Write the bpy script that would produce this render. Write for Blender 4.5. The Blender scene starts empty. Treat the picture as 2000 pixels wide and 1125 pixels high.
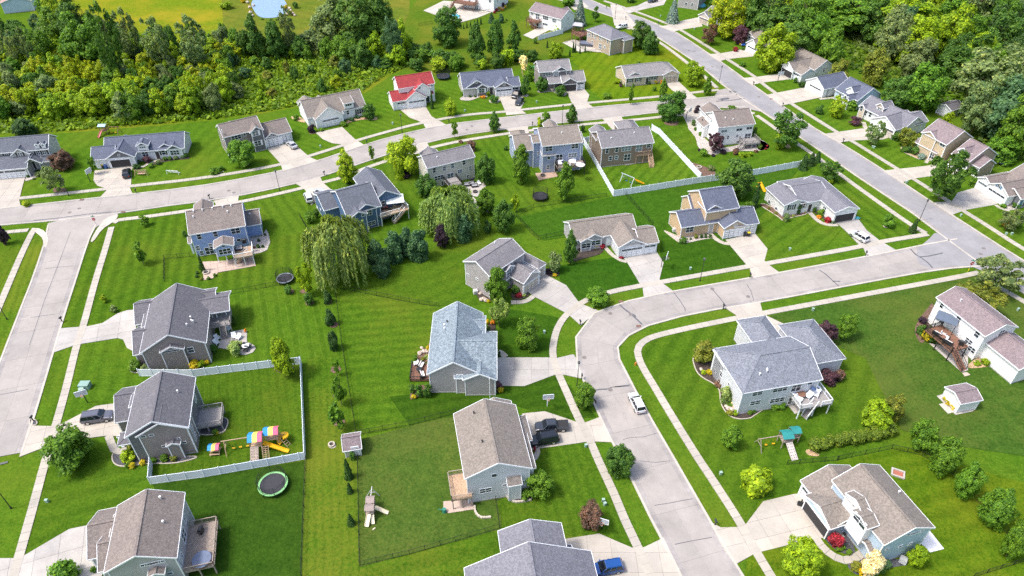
import bpy,math,random
import numpy as np
from mathutils import Vector,Matrix
# camera, light, exposure
S=bpy.context.scene
COL=S.collection
CAM_H,PITCH,FPX=95.0,math.radians(39.0),1389.0
cam_d=bpy.data.cameras.new('camera')
cam_d.sensor_width=36.0
cam_d.lens=36.0*FPX/2000.0
cam_d.clip_start,cam_d.clip_end=1.0,6000.0
cam=bpy.data.objects.new('camera',cam_d)
COL.objects.link(cam)
cam.location=(0,0,CAM_H)
cam.rotation_euler=(math.pi/2-PITCH,0,0)
S.camera=cam
SUN_EL,SUN_AZ=math.radians(60),math.radians(-106)
world=bpy.data.worlds.new('World')
S.world=world
world.use_nodes=True
wn=world.node_tree
sky=wn.nodes.new('ShaderNodeTexSky')
sky.sky_type='NISHITA'
sky.sun_disc=False
sky.sun_elevation=SUN_EL
sky.sun_rotation=SUN_AZ
sky.air_density,sky.dust_density,sky.ozone_density=1.0,4.0,1.0
bg=wn.nodes['Background']
bg.inputs["Strength"].default_value=0.15
wn.links.new(sky.outputs[0],bg.inputs['Color'])
sun_d=bpy.data.lights.new('sun','SUN')
sun_d.energy=1.7
sun_d.angle=math.radians(9.0)
sun_d.color=(1.0,0.965,0.91)
sun=bpy.data.objects.new('sun',sun_d)
COL.objects.link(sun)
sdir=Vector((math.sin(SUN_AZ)*math.cos(SUN_EL),math.cos(SUN_AZ)*math.cos(SUN_EL),math.sin(SUN_EL)))
sun.rotation_euler=sdir.to_track_quat('Z','Y').to_euler()
sun.location=(-120,60,200)
S.view_settings.view_transform='Standard'
S.view_settings.look='None'
S.view_settings.exposure=1.0
S.view_settings.gamma=1.0
S.view_settings.use_curve_mapping=False
S.render.engine='CYCLES'
S.cycles.max_bounces=5
S.cycles.diffuse_bounces=3
S.cycles.use_denoising=False
# survey: sight lines of the aerial photograph
CP,SP=math.cos(PITCH),math.sin(PITCH)
def ray(x,y):
 a,b=(x-1000.0)/FPX,(562.5-y)/FPX
 return Vector((a,CP+b*SP,-SP+b*CP))
def G(x,y,z=0.0):
 """ground-plan position (metres) of the point at height z sighted at x, y"""
 d=ray(x,y)
 t=(z-CAM_H)/d.z
 return Vector((d.x*t,d.y*t,z))
def proj(p):
 dx,dy,dz=p[0],p[1],p[2]-CAM_H
 dep=dy*CP-dz*SP
 return 1000+FPX*dx/dep,562.5-FPX*(dy*SP+dz*CP)/dep
def ppm(x,y):
 """pixels per metre and depression angle at ground point x, y"""
 p=G(x,y)
 dep=p.y*CP+CAM_H*SP
 return FPX/dep,math.atan2(CAM_H,p.y)
RND=random.Random(7)
# materials
MATS={}
def nt(name):
 m=bpy.data.materials.new(name)
 m.use_nodes=True
 t=m.node_tree
 return m,t,t.nodes,t.links,t.nodes['Principled BSDF']
def ramp(n,l,src,stops):
 r=n.new('ShaderNodeValToRGB')
 e=r.color_ramp.elements
 while len(e)<len(stops):e.new(0.5)
 for k,(p,c)in enumerate(stops):
  e[k].position=p
  e[k].color=(c[0],c[1],c[2],1)
 l.new(src,r.inputs[0])
 return r.outputs[0]
def noise(n,l,co,scale,detail=3,rough=.55):
 t=n.new('ShaderNodeTexNoise')
 t.inputs['Scale'].default_value=scale
 t.inputs['Detail'].default_value=detail
 t.inputs['Roughness'].default_value=rough
 if co:l.new(co,t.inputs['Vector'])
 return t.outputs['Fac']
def mixc(n,l,fac,a,b,mode='MIX'):
 m=n.new('ShaderNodeMix')
 m.data_type='RGBA'
 m.blend_type=mode
 for s,v in((m.inputs[0],fac),(m.inputs[6],a),(m.inputs[7],b)):
  if isinstance(v,(int,float)):s.default_value=v
  elif isinstance(v,tuple):s.default_value=(v[0],v[1],v[2],1)
  else:l.new(v,s)
 return m.outputs[2]
def math_(n,l,op,a,b=None):
 m=n.new('ShaderNodeMath')
 m.operation=op
 for i,v in enumerate((a,b)):
  if v is None:continue
  if isinstance(v,(int,float)):m.inputs[i].default_value=v
  else:l.new(v,m.inputs[i])
 return m.outputs[0]
def bump(n,l,bsdf,h,strength=.3,dist=.02):
 b=n.new('ShaderNodeBump')
 b.inputs['Strength'].default_value=strength
 b.inputs['Distance'].default_value=dist
 l.new(h,b.inputs['Height'])
 l.new(b.outputs[0],bsdf.inputs['Normal'])
def objco(n):
 return n.new('ShaderNodeTexCoord').outputs['Object']
def geopos(n):
 return n.new('ShaderNodeNewGeometry').outputs['Position']
def plain(name,c,rough=.6,metal=0.0,var=.12,scale=1.5,spec=None):
 key=('plain',name)
 if key in MATS:return MATS[key]
 m,t,n,l,b=nt(name)
 f=noise(n,l,objco(n),scale,4)
 lo=tuple(v*(1-var)for v in c)
 hi=tuple(min(1,v*(1+var))for v in c)
 l.new(ramp(n,l,f,[(.3,lo),(.7,hi)]),b.inputs['Base Color'])
 b.inputs['Roughness'].default_value=rough
 b.inputs['Metallic'].default_value=metal
 if spec is not None:b.inputs['Specular IOR Level'].default_value=spec
 MATS[key]=m
 return m
def shingle(name,c,speck=.24):
 c=tuple(x*.74 for x in c)
 key=('shingle',name)
 if key in MATS:return MATS[key]
 m,t,n,l,b=nt('shingles_'+name)
 co=objco(n)
 v=n.new('ShaderNodeTexVoronoi')
 v.inputs['Scale'].default_value=5.0
 l.new(co,v.inputs['Vector'])
 bw=n.new('ShaderNodeSeparateColor')
 l.new(v.outputs['Color'],bw.inputs[0])
 big=noise(n,l,co,.35,3)
 fine=noise(n,l,co,9,3)
 s=math_(n,l,'ADD',math_(n,l,'MULTIPLY',bw.outputs[0],.6),math_(n,l,'MULTIPLY',fine,.4))
 base=ramp(n,l,s,[(.15,tuple(x*(1-speck)for x in c)),(.5,c),(.85,tuple(x*(1+speck*1.2)for x in c))])
 stain=ramp(n,l,big,[(.35,(.93,.93,.94)),(.65,(1.04,1.03,1.02))])
 l.new(mixc(n,l,1.0,base,stain,'MULTIPLY'),b.inputs['Base Color'])
 b.inputs['Roughness'].default_value=.9
 sx=n.new('ShaderNodeSeparateXYZ')
 l.new(co,sx.inputs[0])
 w=math_(n,l,'FRACT',math_(n,l,'MULTIPLY',sx.outputs[2],11.0))
 h=math_(n,l,'ADD',w,bw.outputs[0])
 bump(n,l,b,h,.5,.025)
 MATS[key]=m
 return m
def siding(name,c,vertical=False):
 key=('siding',name)
 if key in MATS:return MATS[key]
 m,t,n,l,b=nt('siding_'+name)
 co=objco(n)
 big=noise(n,l,co,.5,3)
 sx=n.new('ShaderNodeSeparateXYZ')
 l.new(co,sx.inputs[0])
 w=math_(n,l,'FRACT',math_(n,l,'MULTIPLY',sx.outputs[2],6.0))
 col=ramp(n,l,big,[(.3,tuple(x*.92 for x in c)),(.7,tuple(min(1,x*1.05)for x in c))])
 edge=ramp(n,l,w,[(.0,(.72,.72,.72)),(.12,(1,1,1))])
 l.new(mixc(n,l,1.0,col,edge,'MULTIPLY'),b.inputs['Base Color'])
 b.inputs['Roughness'].default_value=.55
 bump(n,l,b,w,.7,.03)
 MATS[key]=m
 return m
def stone_mat():
 key='stone'
 if key in MATS:return MATS[key]
 m,t,n,l,b=nt('stone_veneer')
 co=objco(n)
 v=n.new('ShaderNodeTexVoronoi')
 v.inputs['Scale'].default_value=3.2
 l.new(co,v.inputs['Vector'])
 s=n.new('ShaderNodeSeparateColor')
 l.new(v.outputs['Color'],s.inputs[0])
 l.new(ramp(n,l,s.outputs[0],[(.1,(.16,.13,.12)),(.5,(.3,.26,.23)),(.9,(.46,.41,.37))]),b.inputs['Base Color'])
 b.inputs['Roughness'].default_value=.85
 bump(n,l,b,v.outputs['Distance'],.6,.05)
 MATS[key]=m
 return m
def concrete(name,c,scale=1.0,stain=.1):
 stain*=1.5
 key=('conc',name)
 if key in MATS:return MATS[key]
 m,t,n,l,b=nt('concrete_'+name)
 co=geopos(n)
 f1=noise(n,l,co,.22,5,.6)
 f2=noise(n,l,co,5.0*scale,4,.7)
 f3=noise(n,l,co,1.1,3)
 oi=n.new('ShaderNodeObjectInfo')
 s=math_(n,l,'ADD',math_(n,l,'MULTIPLY',f1,.5),math_(n,l,'ADD',math_(n,l,'MULTIPLY',f2,.3),math_(n,l,'MULTIPLY',f3,.2)))
 base=ramp(n,l,s,[(.36,tuple(x*(1-stain)for x in c)),(.64,tuple(x*(1+stain)for x in c))])
 rv=ramp(n,l,oi.outputs['Random'],[(0,(.93,.93,.94)),(1,(1.05,1.04,1.03))])
 l.new(mixc(n,l,1.0,base,rv,'MULTIPLY'),b.inputs['Base Color'])
 b.inputs['Roughness'].default_value=.9
 b.inputs['Specular IOR Level'].default_value=.2
 bump(n,l,b,f2,.25,.01)
 MATS[key]=m
 return m
def grass(name,c,stripe=None,ang=0.0,period=1.6,strength=.3,dry=.25,tone=1.0,lines=0.0):
 """mown turf: clumps, dry patches and mower passes at the given heading"""
 m,t,n,l,b=nt('turf_'+name)
 co=geopos(n)
 f1=noise(n,l,co,.05,4,.6)
 f2=noise(n,l,co,.6,5,.7)
 f3=noise(n,l,co,7.0,4,.8)
 f4=noise(n,l,co,2.2,3,.7)
 g=tuple(v*tone for v in c)
 lo=(g[0]*.50,g[1]*.58,g[2]*.6)
 hi=(g[0]*1.8,g[1]*1.5,g[2]*1.5)
 s=math_(n,l,'ADD',math_(n,l,'MULTIPLY',f2,.30),math_(n,l,'ADD',math_(n,l,'MULTIPLY',f3,.45),math_(n,l,'MULTIPLY',f4,.25)))
 base=ramp(n,l,s,[(.38,lo),(.5,g),(.63,hi)])
 dryc=(g[0]*2.2,g[1]*1.25,g[2]*1.8)
 dmix=ramp(n,l,math_(n,l,'ADD',math_(n,l,'MULTIPLY',f1,.6),math_(n,l,'MULTIPLY',f4,.4)),[(.46,(0,0,0)),(.70,(dry*2.4,dry*2.4,dry*2.4))])
 base=mixc(n,l,dmix,base,dryc)
 if stripe:
  strength*=.55
  sx=n.new('ShaderNodeSeparateXYZ')
  l.new(co,sx.inputs[0])
  ca,sa=math.cos(ang),math.sin(ang)
  d=math_(n,l,'ADD',math_(n,l,'MULTIPLY',sx.outputs[0],-sa),math_(n,l,'MULTIPLY',sx.outputs[1],ca))
  wob=noise(n,l,co,.12,2)
  d=math_(n,l,'ADD',d,math_(n,l,'MULTIPLY',wob,.5))
  wv=math_(n,l,'SINE',math_(n,l,'MULTIPLY',d,2*math.pi/(2*period)))
  amt=math_(n,l,'MULTIPLY',noise(n,l,co,.09,3),1.3)
  w2=math_(n,l,'MULTIPLY',wv,amt)
  stv=ramp(n,l,math_(n,l,'ADD',math_(n,l,'MULTIPLY',w2,.5),.5),[(.2,(1-strength,1-strength*.85,1-strength*.6)),(.8,(1+strength*1.0,1+strength*.75,1+strength*.7))])
  base=mixc(n,l,1.0,base,stv,'MULTIPLY')
  if lines:
   ab=math_(n,l,'ABSOLUTE',wv)
   br=noise(n,l,co,.5,4,.7)
   lf=ramp(n,l,math_(n,l,'SUBTRACT',br,math_(n,l,'MULTIPLY',ab,.55)),[(.34,(0,0,0)),(.55,(lines,lines,lines))])
   base=mixc(n,l,lf,base,(g[0]*2.1,g[1]*1.55,g[2]*2.6))
 l.new(base,b.inputs['Base Color'])
 b.inputs['Roughness'].default_value=1.0
 b.inputs['Specular IOR Level'].default_value=.0
 bump(n,l,b,math_(n,l,'ADD',f3,f4),.5,.06)
 return m
def mulch_mat(name,c):
 key=('mulch',name)
 if key in MATS:return MATS[key]
 m,t,n,l,b=nt('bed_'+name)
 co=geopos(n)
 v=n.new('ShaderNodeTexVoronoi')
 v.inputs['Scale'].default_value=9
 l.new(co,v.inputs['Vector'])
 s=n.new('ShaderNodeSeparateColor')
 l.new(v.outputs['Color'],s.inputs[0])
 f=noise(n,l,co,1.2,4)
 a=math_(n,l,'ADD',math_(n,l,'MULTIPLY',s.outputs[0],.6),math_(n,l,'MULTIPLY',f,.4))
 l.new(ramp(n,l,a,[(.2,tuple(x*.5 for x in c)),(.5,c),(.8,tuple(x*1.5 for x in c))]),b.inputs['Base Color'])
 b.inputs['Roughness'].default_value=1
 bump(n,l,b,s.outputs[0],.6,.05)
 MATS[key]=m
 return m
def leaf_mat():
 """foliage: the object's own colour varied leaf clump by leaf clump"""
 if 'leaf' in MATS:return MATS['leaf']
 m,t,n,l,b=nt('foliage')
 oi=n.new('ShaderNodeObjectInfo')
 geo=n.new('ShaderNodeNewGeometry')
 ri=geo.outputs['Random Per Island']
 v=ramp(n,l,ri,[(0,(.55,.62,.55)),(.55,(1,1,1)),(.88,(1.5,1.35,1.15)),(1,(2.0,1.6,1.3))])
 big=noise(n,l,geo.outputs['Position'],.8,3)
 v2=ramp(n,l,big,[(.35,(.75,.8,.8)),(.65,(1.3,1.18,1.0))])
 c=mixc(n,l,1.0,oi.outputs['Color'],v,'MULTIPLY')
 c=mixc(n,l,1.0,c,v2,'MULTIPLY')
 l.new(c,b.inputs['Base Color'])
 b.inputs['Roughness'].default_value=.55
 b.inputs['Specular IOR Level'].default_value=.25
 tr=n.new('ShaderNodeBsdfTranslucent')
 c2=mixc(n,l,1.0,c,(1.25,1.2,.5),'MULTIPLY')
 l.new(c2,tr.inputs['Color'])
 mx=n.new('ShaderNodeMixShader')
 mx.inputs[0].default_value=.42
 l.new(b.outputs[0],mx.inputs[1])
 l.new(tr.outputs[0],mx.inputs[2])
 l.new(mx.outputs[0],n['Material Output'].inputs['Surface'])
 MATS['leaf']=m
 return m
def glass_mat():
 if 'glass' in MATS:return MATS['glass']
 m,t,n,l,b=nt('window_glass')
 oi=n.new('ShaderNodeObjectInfo')
 l.new(ramp(n,l,oi.outputs['Random'],[(0,(.012,.018,.028)),(.6,(.03,.045,.06)),(1,(.16,.2,.22))]),b.inputs['Base Color'])
 b.inputs['Roughness'].default_value=.08
 b.inputs['Specular IOR Level'].default_value=.7
 MATS['glass']=m
 return m
def water_mat(name,c):
 m,t,n,l,b=nt('water_'+name)
 f=noise(n,l,geopos(n),1.5,3)
 l.new(ramp(n,l,f,[(.3,tuple(x*.8 for x in c)),(.7,tuple(x*1.2 for x in c))]),b.inputs['Base Color'])
 b.inputs['Roughness'].default_value=.12
 bump(n,l,b,f,.15,.05)
 return m
WHITE=plain('white_trim',(.80,.82,.84),.45,var=.04)
VINYL=plain('white_vinyl',(.74,.79,.86),.4,var=.04)
DARK=plain('black_metal',(.02,.021,.023),.45)
WOODT=plain('treated_timber',(.42,.29,.19),.8,var=.25,scale=4)
WOODG=plain('weathered_timber',(.32,.26,.215),.85,var=.3,scale=4)
WOODB=plain('brown_stain',(.2,.1,.065),.75,var=.25,scale=4)
COMPOSITE=plain('grey_composite',(.3,.28,.27),.75,var=.15,scale=4)
RUBBER=plain('rubber',(.018,.018,.019),.8)
CHROME=plain('alloy',(.55,.56,.58),.3,metal=.8)
FOUND=concrete('foundation',(.38,.37,.35))
# mesh building
class MB:
 def __init__(self):
  self.v,self.f,self.m=[],[],[]
 def poly(self,pts,mi=0):
  k=len(self.v)
  self.v+=[tuple(p)for p in pts]
  self.f.append(tuple(range(k,k+len(pts))))
  self.m.append(mi)
 def prism(self,base,top,mi=0):
  """closed solid between two rings with the same number of points"""
  n,k=len(base),len(self.v)
  self.v+=[tuple(p)for p in base]+[tuple(p)for p in top]
  self.f.append(tuple(range(k+n-1,k-1,-1)))
  self.f.append(tuple(range(k+n,k+2*n)))
  for i in range(n):
   j=(i+1)%n
   self.f.append((k+i,k+j,k+n+j,k+n+i))
  self.m+=[mi]*(n+2)
 def box(self,x0,x1,y0,y1,z0,z1,mi=0):
  self.prism([(x0,y0,z0),(x1,y0,z0),(x1,y1,z0),(x0,y1,z0)],[(x0,y0,z1),(x1,y0,z1),(x1,y1,z1),(x0,y1,z1)],mi)
 def bar(self,a,b,w,h=None,mi=0):
  """square beam from a to b"""
  a,b=Vector(a),Vector(b)
  h=w if h is None else h
  d=(b-a).normalized()
  up=Vector((0,0,1))if abs(d.z)<.95 else Vector((0,1,0))
  s=d.cross(up).normalized()*(w/2)
  u=s.cross(d).normalized()*(h/2)
  self.prism([a-s-u,a+s-u,a+s+u,a-s+u],[b-s-u,b+s-u,b+s+u,b-s+u],mi)
 def cyl(self,p,r0,r1,h,n=10,mi=0,axis='z'):
  p=Vector(p)
  def pt(r,t,a):
   c,s=math.cos(a)*r,math.sin(a)*r
   if axis=='z':return p+Vector((c,s,t))
   if axis=='x':return p+Vector((t,c,s))
   return p+Vector((c,t,s))
  A=[2*math.pi*i/n for i in range(n)]
  self.prism([pt(r0,0,a)for a in A],[pt(r1,h,a)for a in A],mi)
 def ball(self,c,rx,ry,rz,n=10,m=6,mi=0):
  k=len(self.v)
  for j in range(m+1):
   th=math.pi*j/m
   for i in range(n):
    a=2*math.pi*i/n
    self.v.append((c[0]+rx*math.sin(th)*math.cos(a),c[1]+ry*math.sin(th)*math.sin(a),c[2]+rz*math.cos(th)))
  for j in range(m):
   for i in range(n):
    i2=(i+1)%n
    self.f.append((k+j*n+i,k+(j+1)*n+i,k+(j+1)*n+i2,k+j*n+i2))
    self.m.append(mi)
 def tube(self,pts,r,n=6,mi=0):
  for a,b in zip(pts[:-1],pts[1:]):
   self.bar(a,b,r*2,None,mi)
 def mesh(self,name,mats):
  me=bpy.data.meshes.new(name)
  me.from_pydata(self.v,[],self.f)
  if not isinstance(mats,(list,tuple)):mats=[mats]
  for m in mats:me.materials.append(m)
  if len(mats)>1:me.polygons.foreach_set('material_index',self.m)
  me.update()
  return me
def tag(o,label=None,cat=None,group=None,kind=None):
 if label:o['label']=label
 if cat:o['category']=cat
 if group:o['group']=group
 if kind:o['kind']=kind
 return o
def obj(name,me,parent=None,loc=None,rz=None,mat=None):
 if isinstance(me,MB):me=me.mesh(name,mat)
 o=bpy.data.objects.new(name,me)
 COL.objects.link(o)
 if parent is not None:o.parent=parent
 if loc is not None:o.location=loc
 if rz is not None:o.rotation_euler=(0,0,rz)
 return o
def empty(name,loc,rz=0.0):
 o=bpy.data.objects.new(name,None)
 COL.objects.link(o)
 o.empty_display_size=.3
 o.location=loc
 o.rotation_euler=(0,0,rz)
 return o
KIDS={}
def copy_tree(src,loc,rz=0.0,label=None,group=None,scale=None):
 """copy a thing, its parts and their sub-parts"""
 c=src.copy()
 COL.objects.link(c)
 c.location=loc
 c.rotation_euler=(0,0,rz)
 if scale:c.scale=scale
 if label:c['label']=label
 if group:c['group']=group
 for ch in src.children:
  d=ch.copy()
  COL.objects.link(d)
  d.parent=c
  for g in ch.children:
   e=g.copy()
   COL.objects.link(e)
   e.parent=d
 return c
def area2(p):
 return sum(p[i][0]*p[(i+1)%len(p)][1]-p[(i+1)%len(p)][0]*p[i][1]for i in range(len(p)))
def ccw(p):
 return p if area2(p)>0 else p[::-1]
def clip_cell(poly,x0,x1,y0,y1):
 def clip(p,ins,cut):
  out=[]
  for i in range(len(p)):
   a,b=p[i-1],p[i]
   ia,ib=ins(a),ins(b)
   if ib:
    if not ia:out.append(cut(a,b))
    out.append(b)
   elif ia:out.append(cut(a,b))
  return out
 def cx(x):return lambda a,b:(x,a[1]+(b[1]-a[1])*(x-a[0])/(b[0]-a[0]))
 def cy(y):return lambda a,b:(a[0]+(b[0]-a[0])*(y-a[1])/(b[1]-a[1]),y)
 p=poly
 for ins,cut in((lambda q:q[0]>=x0,cx(x0)),(lambda q:q[0]<=x1,cx(x1)),(lambda q:q[1]>=y0,cy(y0)),(lambda q:q[1]<=y1,cy(y1))):
  if len(p)<3:return[]
  p=clip(p,ins,cut)
 return p
def tile(T,pts):
 """sight-line list read off an enlargement: T = (origin x, origin y, magnification)"""
 return[(T[0]+p[0]/T[2],T[1]+p[1]/T[2])for p in pts]
def smooth(pts,it=2):
 """Chaikin rounding of a closed outline"""
 for _ in range(it):
  q=[]
  for i in range(len(pts)):
   a,b=pts[i],pts[(i+1)%len(pts)]
   q+=[(a[0]*.75+b[0]*.25,a[1]*.75+b[1]*.25),(a[0]*.25+b[0]*.75,a[1]*.25+b[1]*.75)]
  pts=q
 return pts
def resample(pts,step):
 P=[Vector(p)for p in pts]
 d=[0.0]
 for a,b in zip(P[:-1],P[1:]):d.append(d[-1]+(b-a).length)
 n=max(1,int(round(d[-1]/step)))
 out=[]
 for i in range(n+1):
  s=d[-1]*i/n
  k=0
  while k<len(d)-2 and d[k+1]<s:k+=1
  f=(s-d[k])/max(1e-9,d[k+1]-d[k])
  out.append(P[k].lerp(P[k+1],min(1,f)))
 return out
# ground, turf
def gpoly(pts,z):
 return[(p.x,p.y,z)for p in(G(*q)for q in pts)]
def sheet(name,pts,z,mat,kind='structure',sm=0,parent=None):
 q=smooth(pts,sm)if sm else pts
 P=ccw(gpoly(q,z))
 mb=MB()
 c=G(*q[0])
 mb.poly(P)
 o=obj(name,mb,parent,mat=mat)
 if kind:tag(o,kind=kind)
 return o
GREEN=(.058,.128,.009)
g=MB()
N=24
for i in range(N):
 for j in range(N):
  x0,x1=-1500+3000*i/N,-1500+3000*(i+1)/N
  y0,y1=-200+3000*j/N,-200+3000*(j+1)/N
  g.poly([(x0,y0,0),(x1,y0,0),(x1,y1,0),(x0,y1,0)])
tag(obj('ground',g,mat=grass('common',GREEN,dry=.3)),kind='structure')
LAWN_N=0
def lawn(pts,tone=1.0,pair=None,period=1.3,strength=.22,dry=.25,c=GREEN,lines=0.0,sm=0):
 global LAWN_N
 LAWN_N+=1
 ang=0.0
 if pair:
  a,b=G(*pair[0]),G(*pair[1])
  ang=math.atan2(b.y-a.y,b.x-a.x)
 m=grass('lawn_%d'%LAWN_N,c,bool(pair),ang,period,strength,dry,tone,lines)
 return sheet('lawn',pts,.006+.0024*LAWN_N,m,sm=sm)
lawn([(-80,110),(440,100),(760,85),(800,130),(760,150),(700,190),(430,235),(110,262),(-80,270)],1.15,None,dry=.5,c=(0.073,0.124,0.008))
lawn([(40,-40),(470,-40),(450,105),(240,92),(70,60)],1.25,None,dry=.6,c=(0.095,0.140,0.008))
lawn([(430,-40),(800,-40),(800,30),(780,90),(440,106)],1.1,((450,50),(560,80)),2.5,.1,.5,c=(0.081,0.120,0.014))
lawn([(760,130),(800,20),(830,-20),(1040,-40),(1120,60),(1100,110),(1000,140),(860,150)],1.05,None,dry=.5,c=(0.062,0.116,0.010))
lawn([(1100,105),(1225,98),(1330,110),(1350,140),(1400,180),(1190,205),(1145,170),(1130,130)],1.1,((1150,170),(1200,110)),1.6,.2,.35,c=(0.070,0.132,0.006),lines=.35)
lawn([(1225,60),(1290,72),(1410,176),(1390,178),(1330,120),(1220,100)],1.1,((1250,90),(1340,125)),1.8,.2,.4,c=(0.073,0.128,0.006))
lawn([(100,262),(425,236),(520,312),(560,330),(400,362),(260,382),(190,388),(120,392),(40,402),(60,330)],1.0,((300,350),(345,310)),1.8,.16,.25)
lawn([(560,230),(700,190),(760,175),(860,160),(1010,140),(1040,150),(1145,170),(1190,205),(1000,228),(860,244),(690,288),(620,312),(540,250)],1.0,((940,215),(1000,232)),1.2,.18,.2,lines=.2)
lawn([(230,425),(400,400),(600,365),(640,352),(600,470),(560,560),(300,575),(240,620),(118,645),(168,476)],.86,((232,490),(190,620)),1.3,.28,.3)
lawn([(470,395),(600,370),(605,452),(560,460),(520,420)],.92,((480,405),(505,445)),1.3,.25,.2,lines=.3)
lawn([(60,470),(97,452),(93,470),(44,600),(20,662),(0,715),(-40,800),(-40,690)],.95,((62,500),(30,590)),.8,.2,.6,lines=.25)
lawn([(-90,470),(0,458),(55,455),(0,560),(-90,720)],.9,((20,480),(0,520)),1.6,.1,.4)
lawn([(430,585),(540,558),(650,568),(668,672),(690,790),(602,820),(592,700),(420,722),(400,640)],.92,((520,600),(536,720)),1.25,.2,.2,lines=.5)
lawn([(270,738),(592,706),(599,900),(296,948)],.78,((478,740),(486,880)),.72,.14,.4,lines=.35)
lawn([(60,690),(260,660),(300,740),(230,800),(105,830)],.92,((170,700),(140,800)),1.4,.2,.25,lines=.15)
lawn([(86,915),(290,860),(300,948),(180,1030),(136,1034),(45,1092)],.84,((120,960),(250,925)),1.6,.2,.25,lines=.15)
lawn([(300,946),(598,900),(589,1140),(330,1180)],.70,((340,1060),(560,1020)),2.2,.06,.1,c=(0.039,0.096,0.010))
lawn([(600,700),(672,690),(697,850),(702,1110),(690,1200),(588,1200)],.88,((612,720),(616,1000)),.62,.12,.7,lines=.12)
lawn([(655,565),(860,602),(920,590),(850,660),(800,770),(900,790),(890,810),(800,832),(697,852)],.9,((700,742),(800,734)),1.1,.2,.45)
lawn([(640,545),(720,540),(900,460),(1010,470),(1060,520),(960,590),(905,600),(780,592)],.86,((740,560),(900,500)),1.6,.1,.35)
lawn([(700,860),(890,808),(915,960),(976,975),(980,1034),(703,1108)],.80,None,dry=.4,c=(0.062,0.118,0.018))
lawn([(703,1112),(985,1032),(1240,1060),(900,1200),(700,1200)],.84,((720,1110),(960,1050)),1.5,.16,.6)
lawn([(975,600),(1090,620),(1080,702),(975,705)],.80,((1000,660),(1060,640)),1.5,.06,.15,c=(0.038,0.100,0.008))
lawn([(760,775),(980,752),(1090,728),(1165,815),(1090,820),(1000,790),(890,812),(800,832)],.76,((850,800),(1000,770)),1.2,.2,.25,c=(0.039,0.098,0.008))
lawn([(1050,870),(1145,862),(1258,1072),(1110,1045),(985,1035),(970,980),(1030,970)],.86,((1065,890),(1100,1000)),.75,.16,.3)
lawn([(1242,700),(1280,656),(1444,622),(1500,670),(1700,690),(1740,820),(1640,905),(1560,965),(1440,1030)],.86,((1330,790),(1376,700)),1.7,.24,.2,lines=.12)
lawn([(1498,618),(1860,546),(1906,536),(2060,620),(2060,900),(1860,870),(1760,840),(1690,700)],.80,((1760,700),(1850,680)),2.4,.08,.5,c=(0.052,0.116,0.016))
lawn([(1636,900),(1766,873),(1860,905),(2060,960),(2060,1200),(1440,1200),(1480,980),(1560,960)],1.05,((1790,1000),(1850,982)),1.5,.2,.35,c=(0.059,0.116,0.006),lines=.12)
lawn([(1600,500),(1490,516),(1478,432),(1500,370),(1590,330),(1660,355),(1650,440)],.92,((1500,462),(1532,440)),1.5,.26,.3,lines=.3)
lawn([(1590,304),(1790,448),(1730,475),(1672,425),(1600,350)],.92,((1700,410),(1760,452)),1.5,.3,.35,lines=.25)
lawn([(1010,424),(1186,386),(1370,358),(1560,330),(1480,430),(1465,500),(1290,470),(1276,440),(1060,470)],.98,((1100,420),(1230,395)),2.2,.05,.15,c=(0.036,0.096,0.008))
lawn([(1085,520),(1222,500),(1250,556),(1112,600)],.80,None,dry=.12,c=(0.032,0.098,0.008))
lawn([(1290,470),(1462,470),(1495,512),(1290,550)],.80,((1320,520),(1440,500)),2.0,.1,.12,c=(0.036,0.100,0.008))
lawn([(1140,278),(1286,258),(1368,348),(1200,382)],.98,((1200,362),(1240,322)),1.35,.3,.25,lines=.45)
lawn([(1286,245),(1345,232),(1478,228),(1590,306),(1560,330),(1368,352),(1290,262)],.95,((1400,330),(1470,300)),2.0,.14,.3)
lawn([(640,352),(840,290),(1000,262),(1100,350),(1200,384),(1010,424),(900,440),(740,470),(600,452)],.92,((950,290),(1030,400)),1.25,.2,.2,lines=.3)
lawn([(1560,205),(1700,215),(1880,285),(1990,330),(2060,440),(1990,520),(1640,262)],1.0,((1760,320),(1800,300)),1.3,.22,.2,lines=.25)
lawn([(1240,20),(1400,90),(1520,180),(1600,190),(1620,130),(1480,60),(1300,-30),(1200,-30)],1.0,((1340,60),(1420,100)),1.6,.14,.2)
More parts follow.
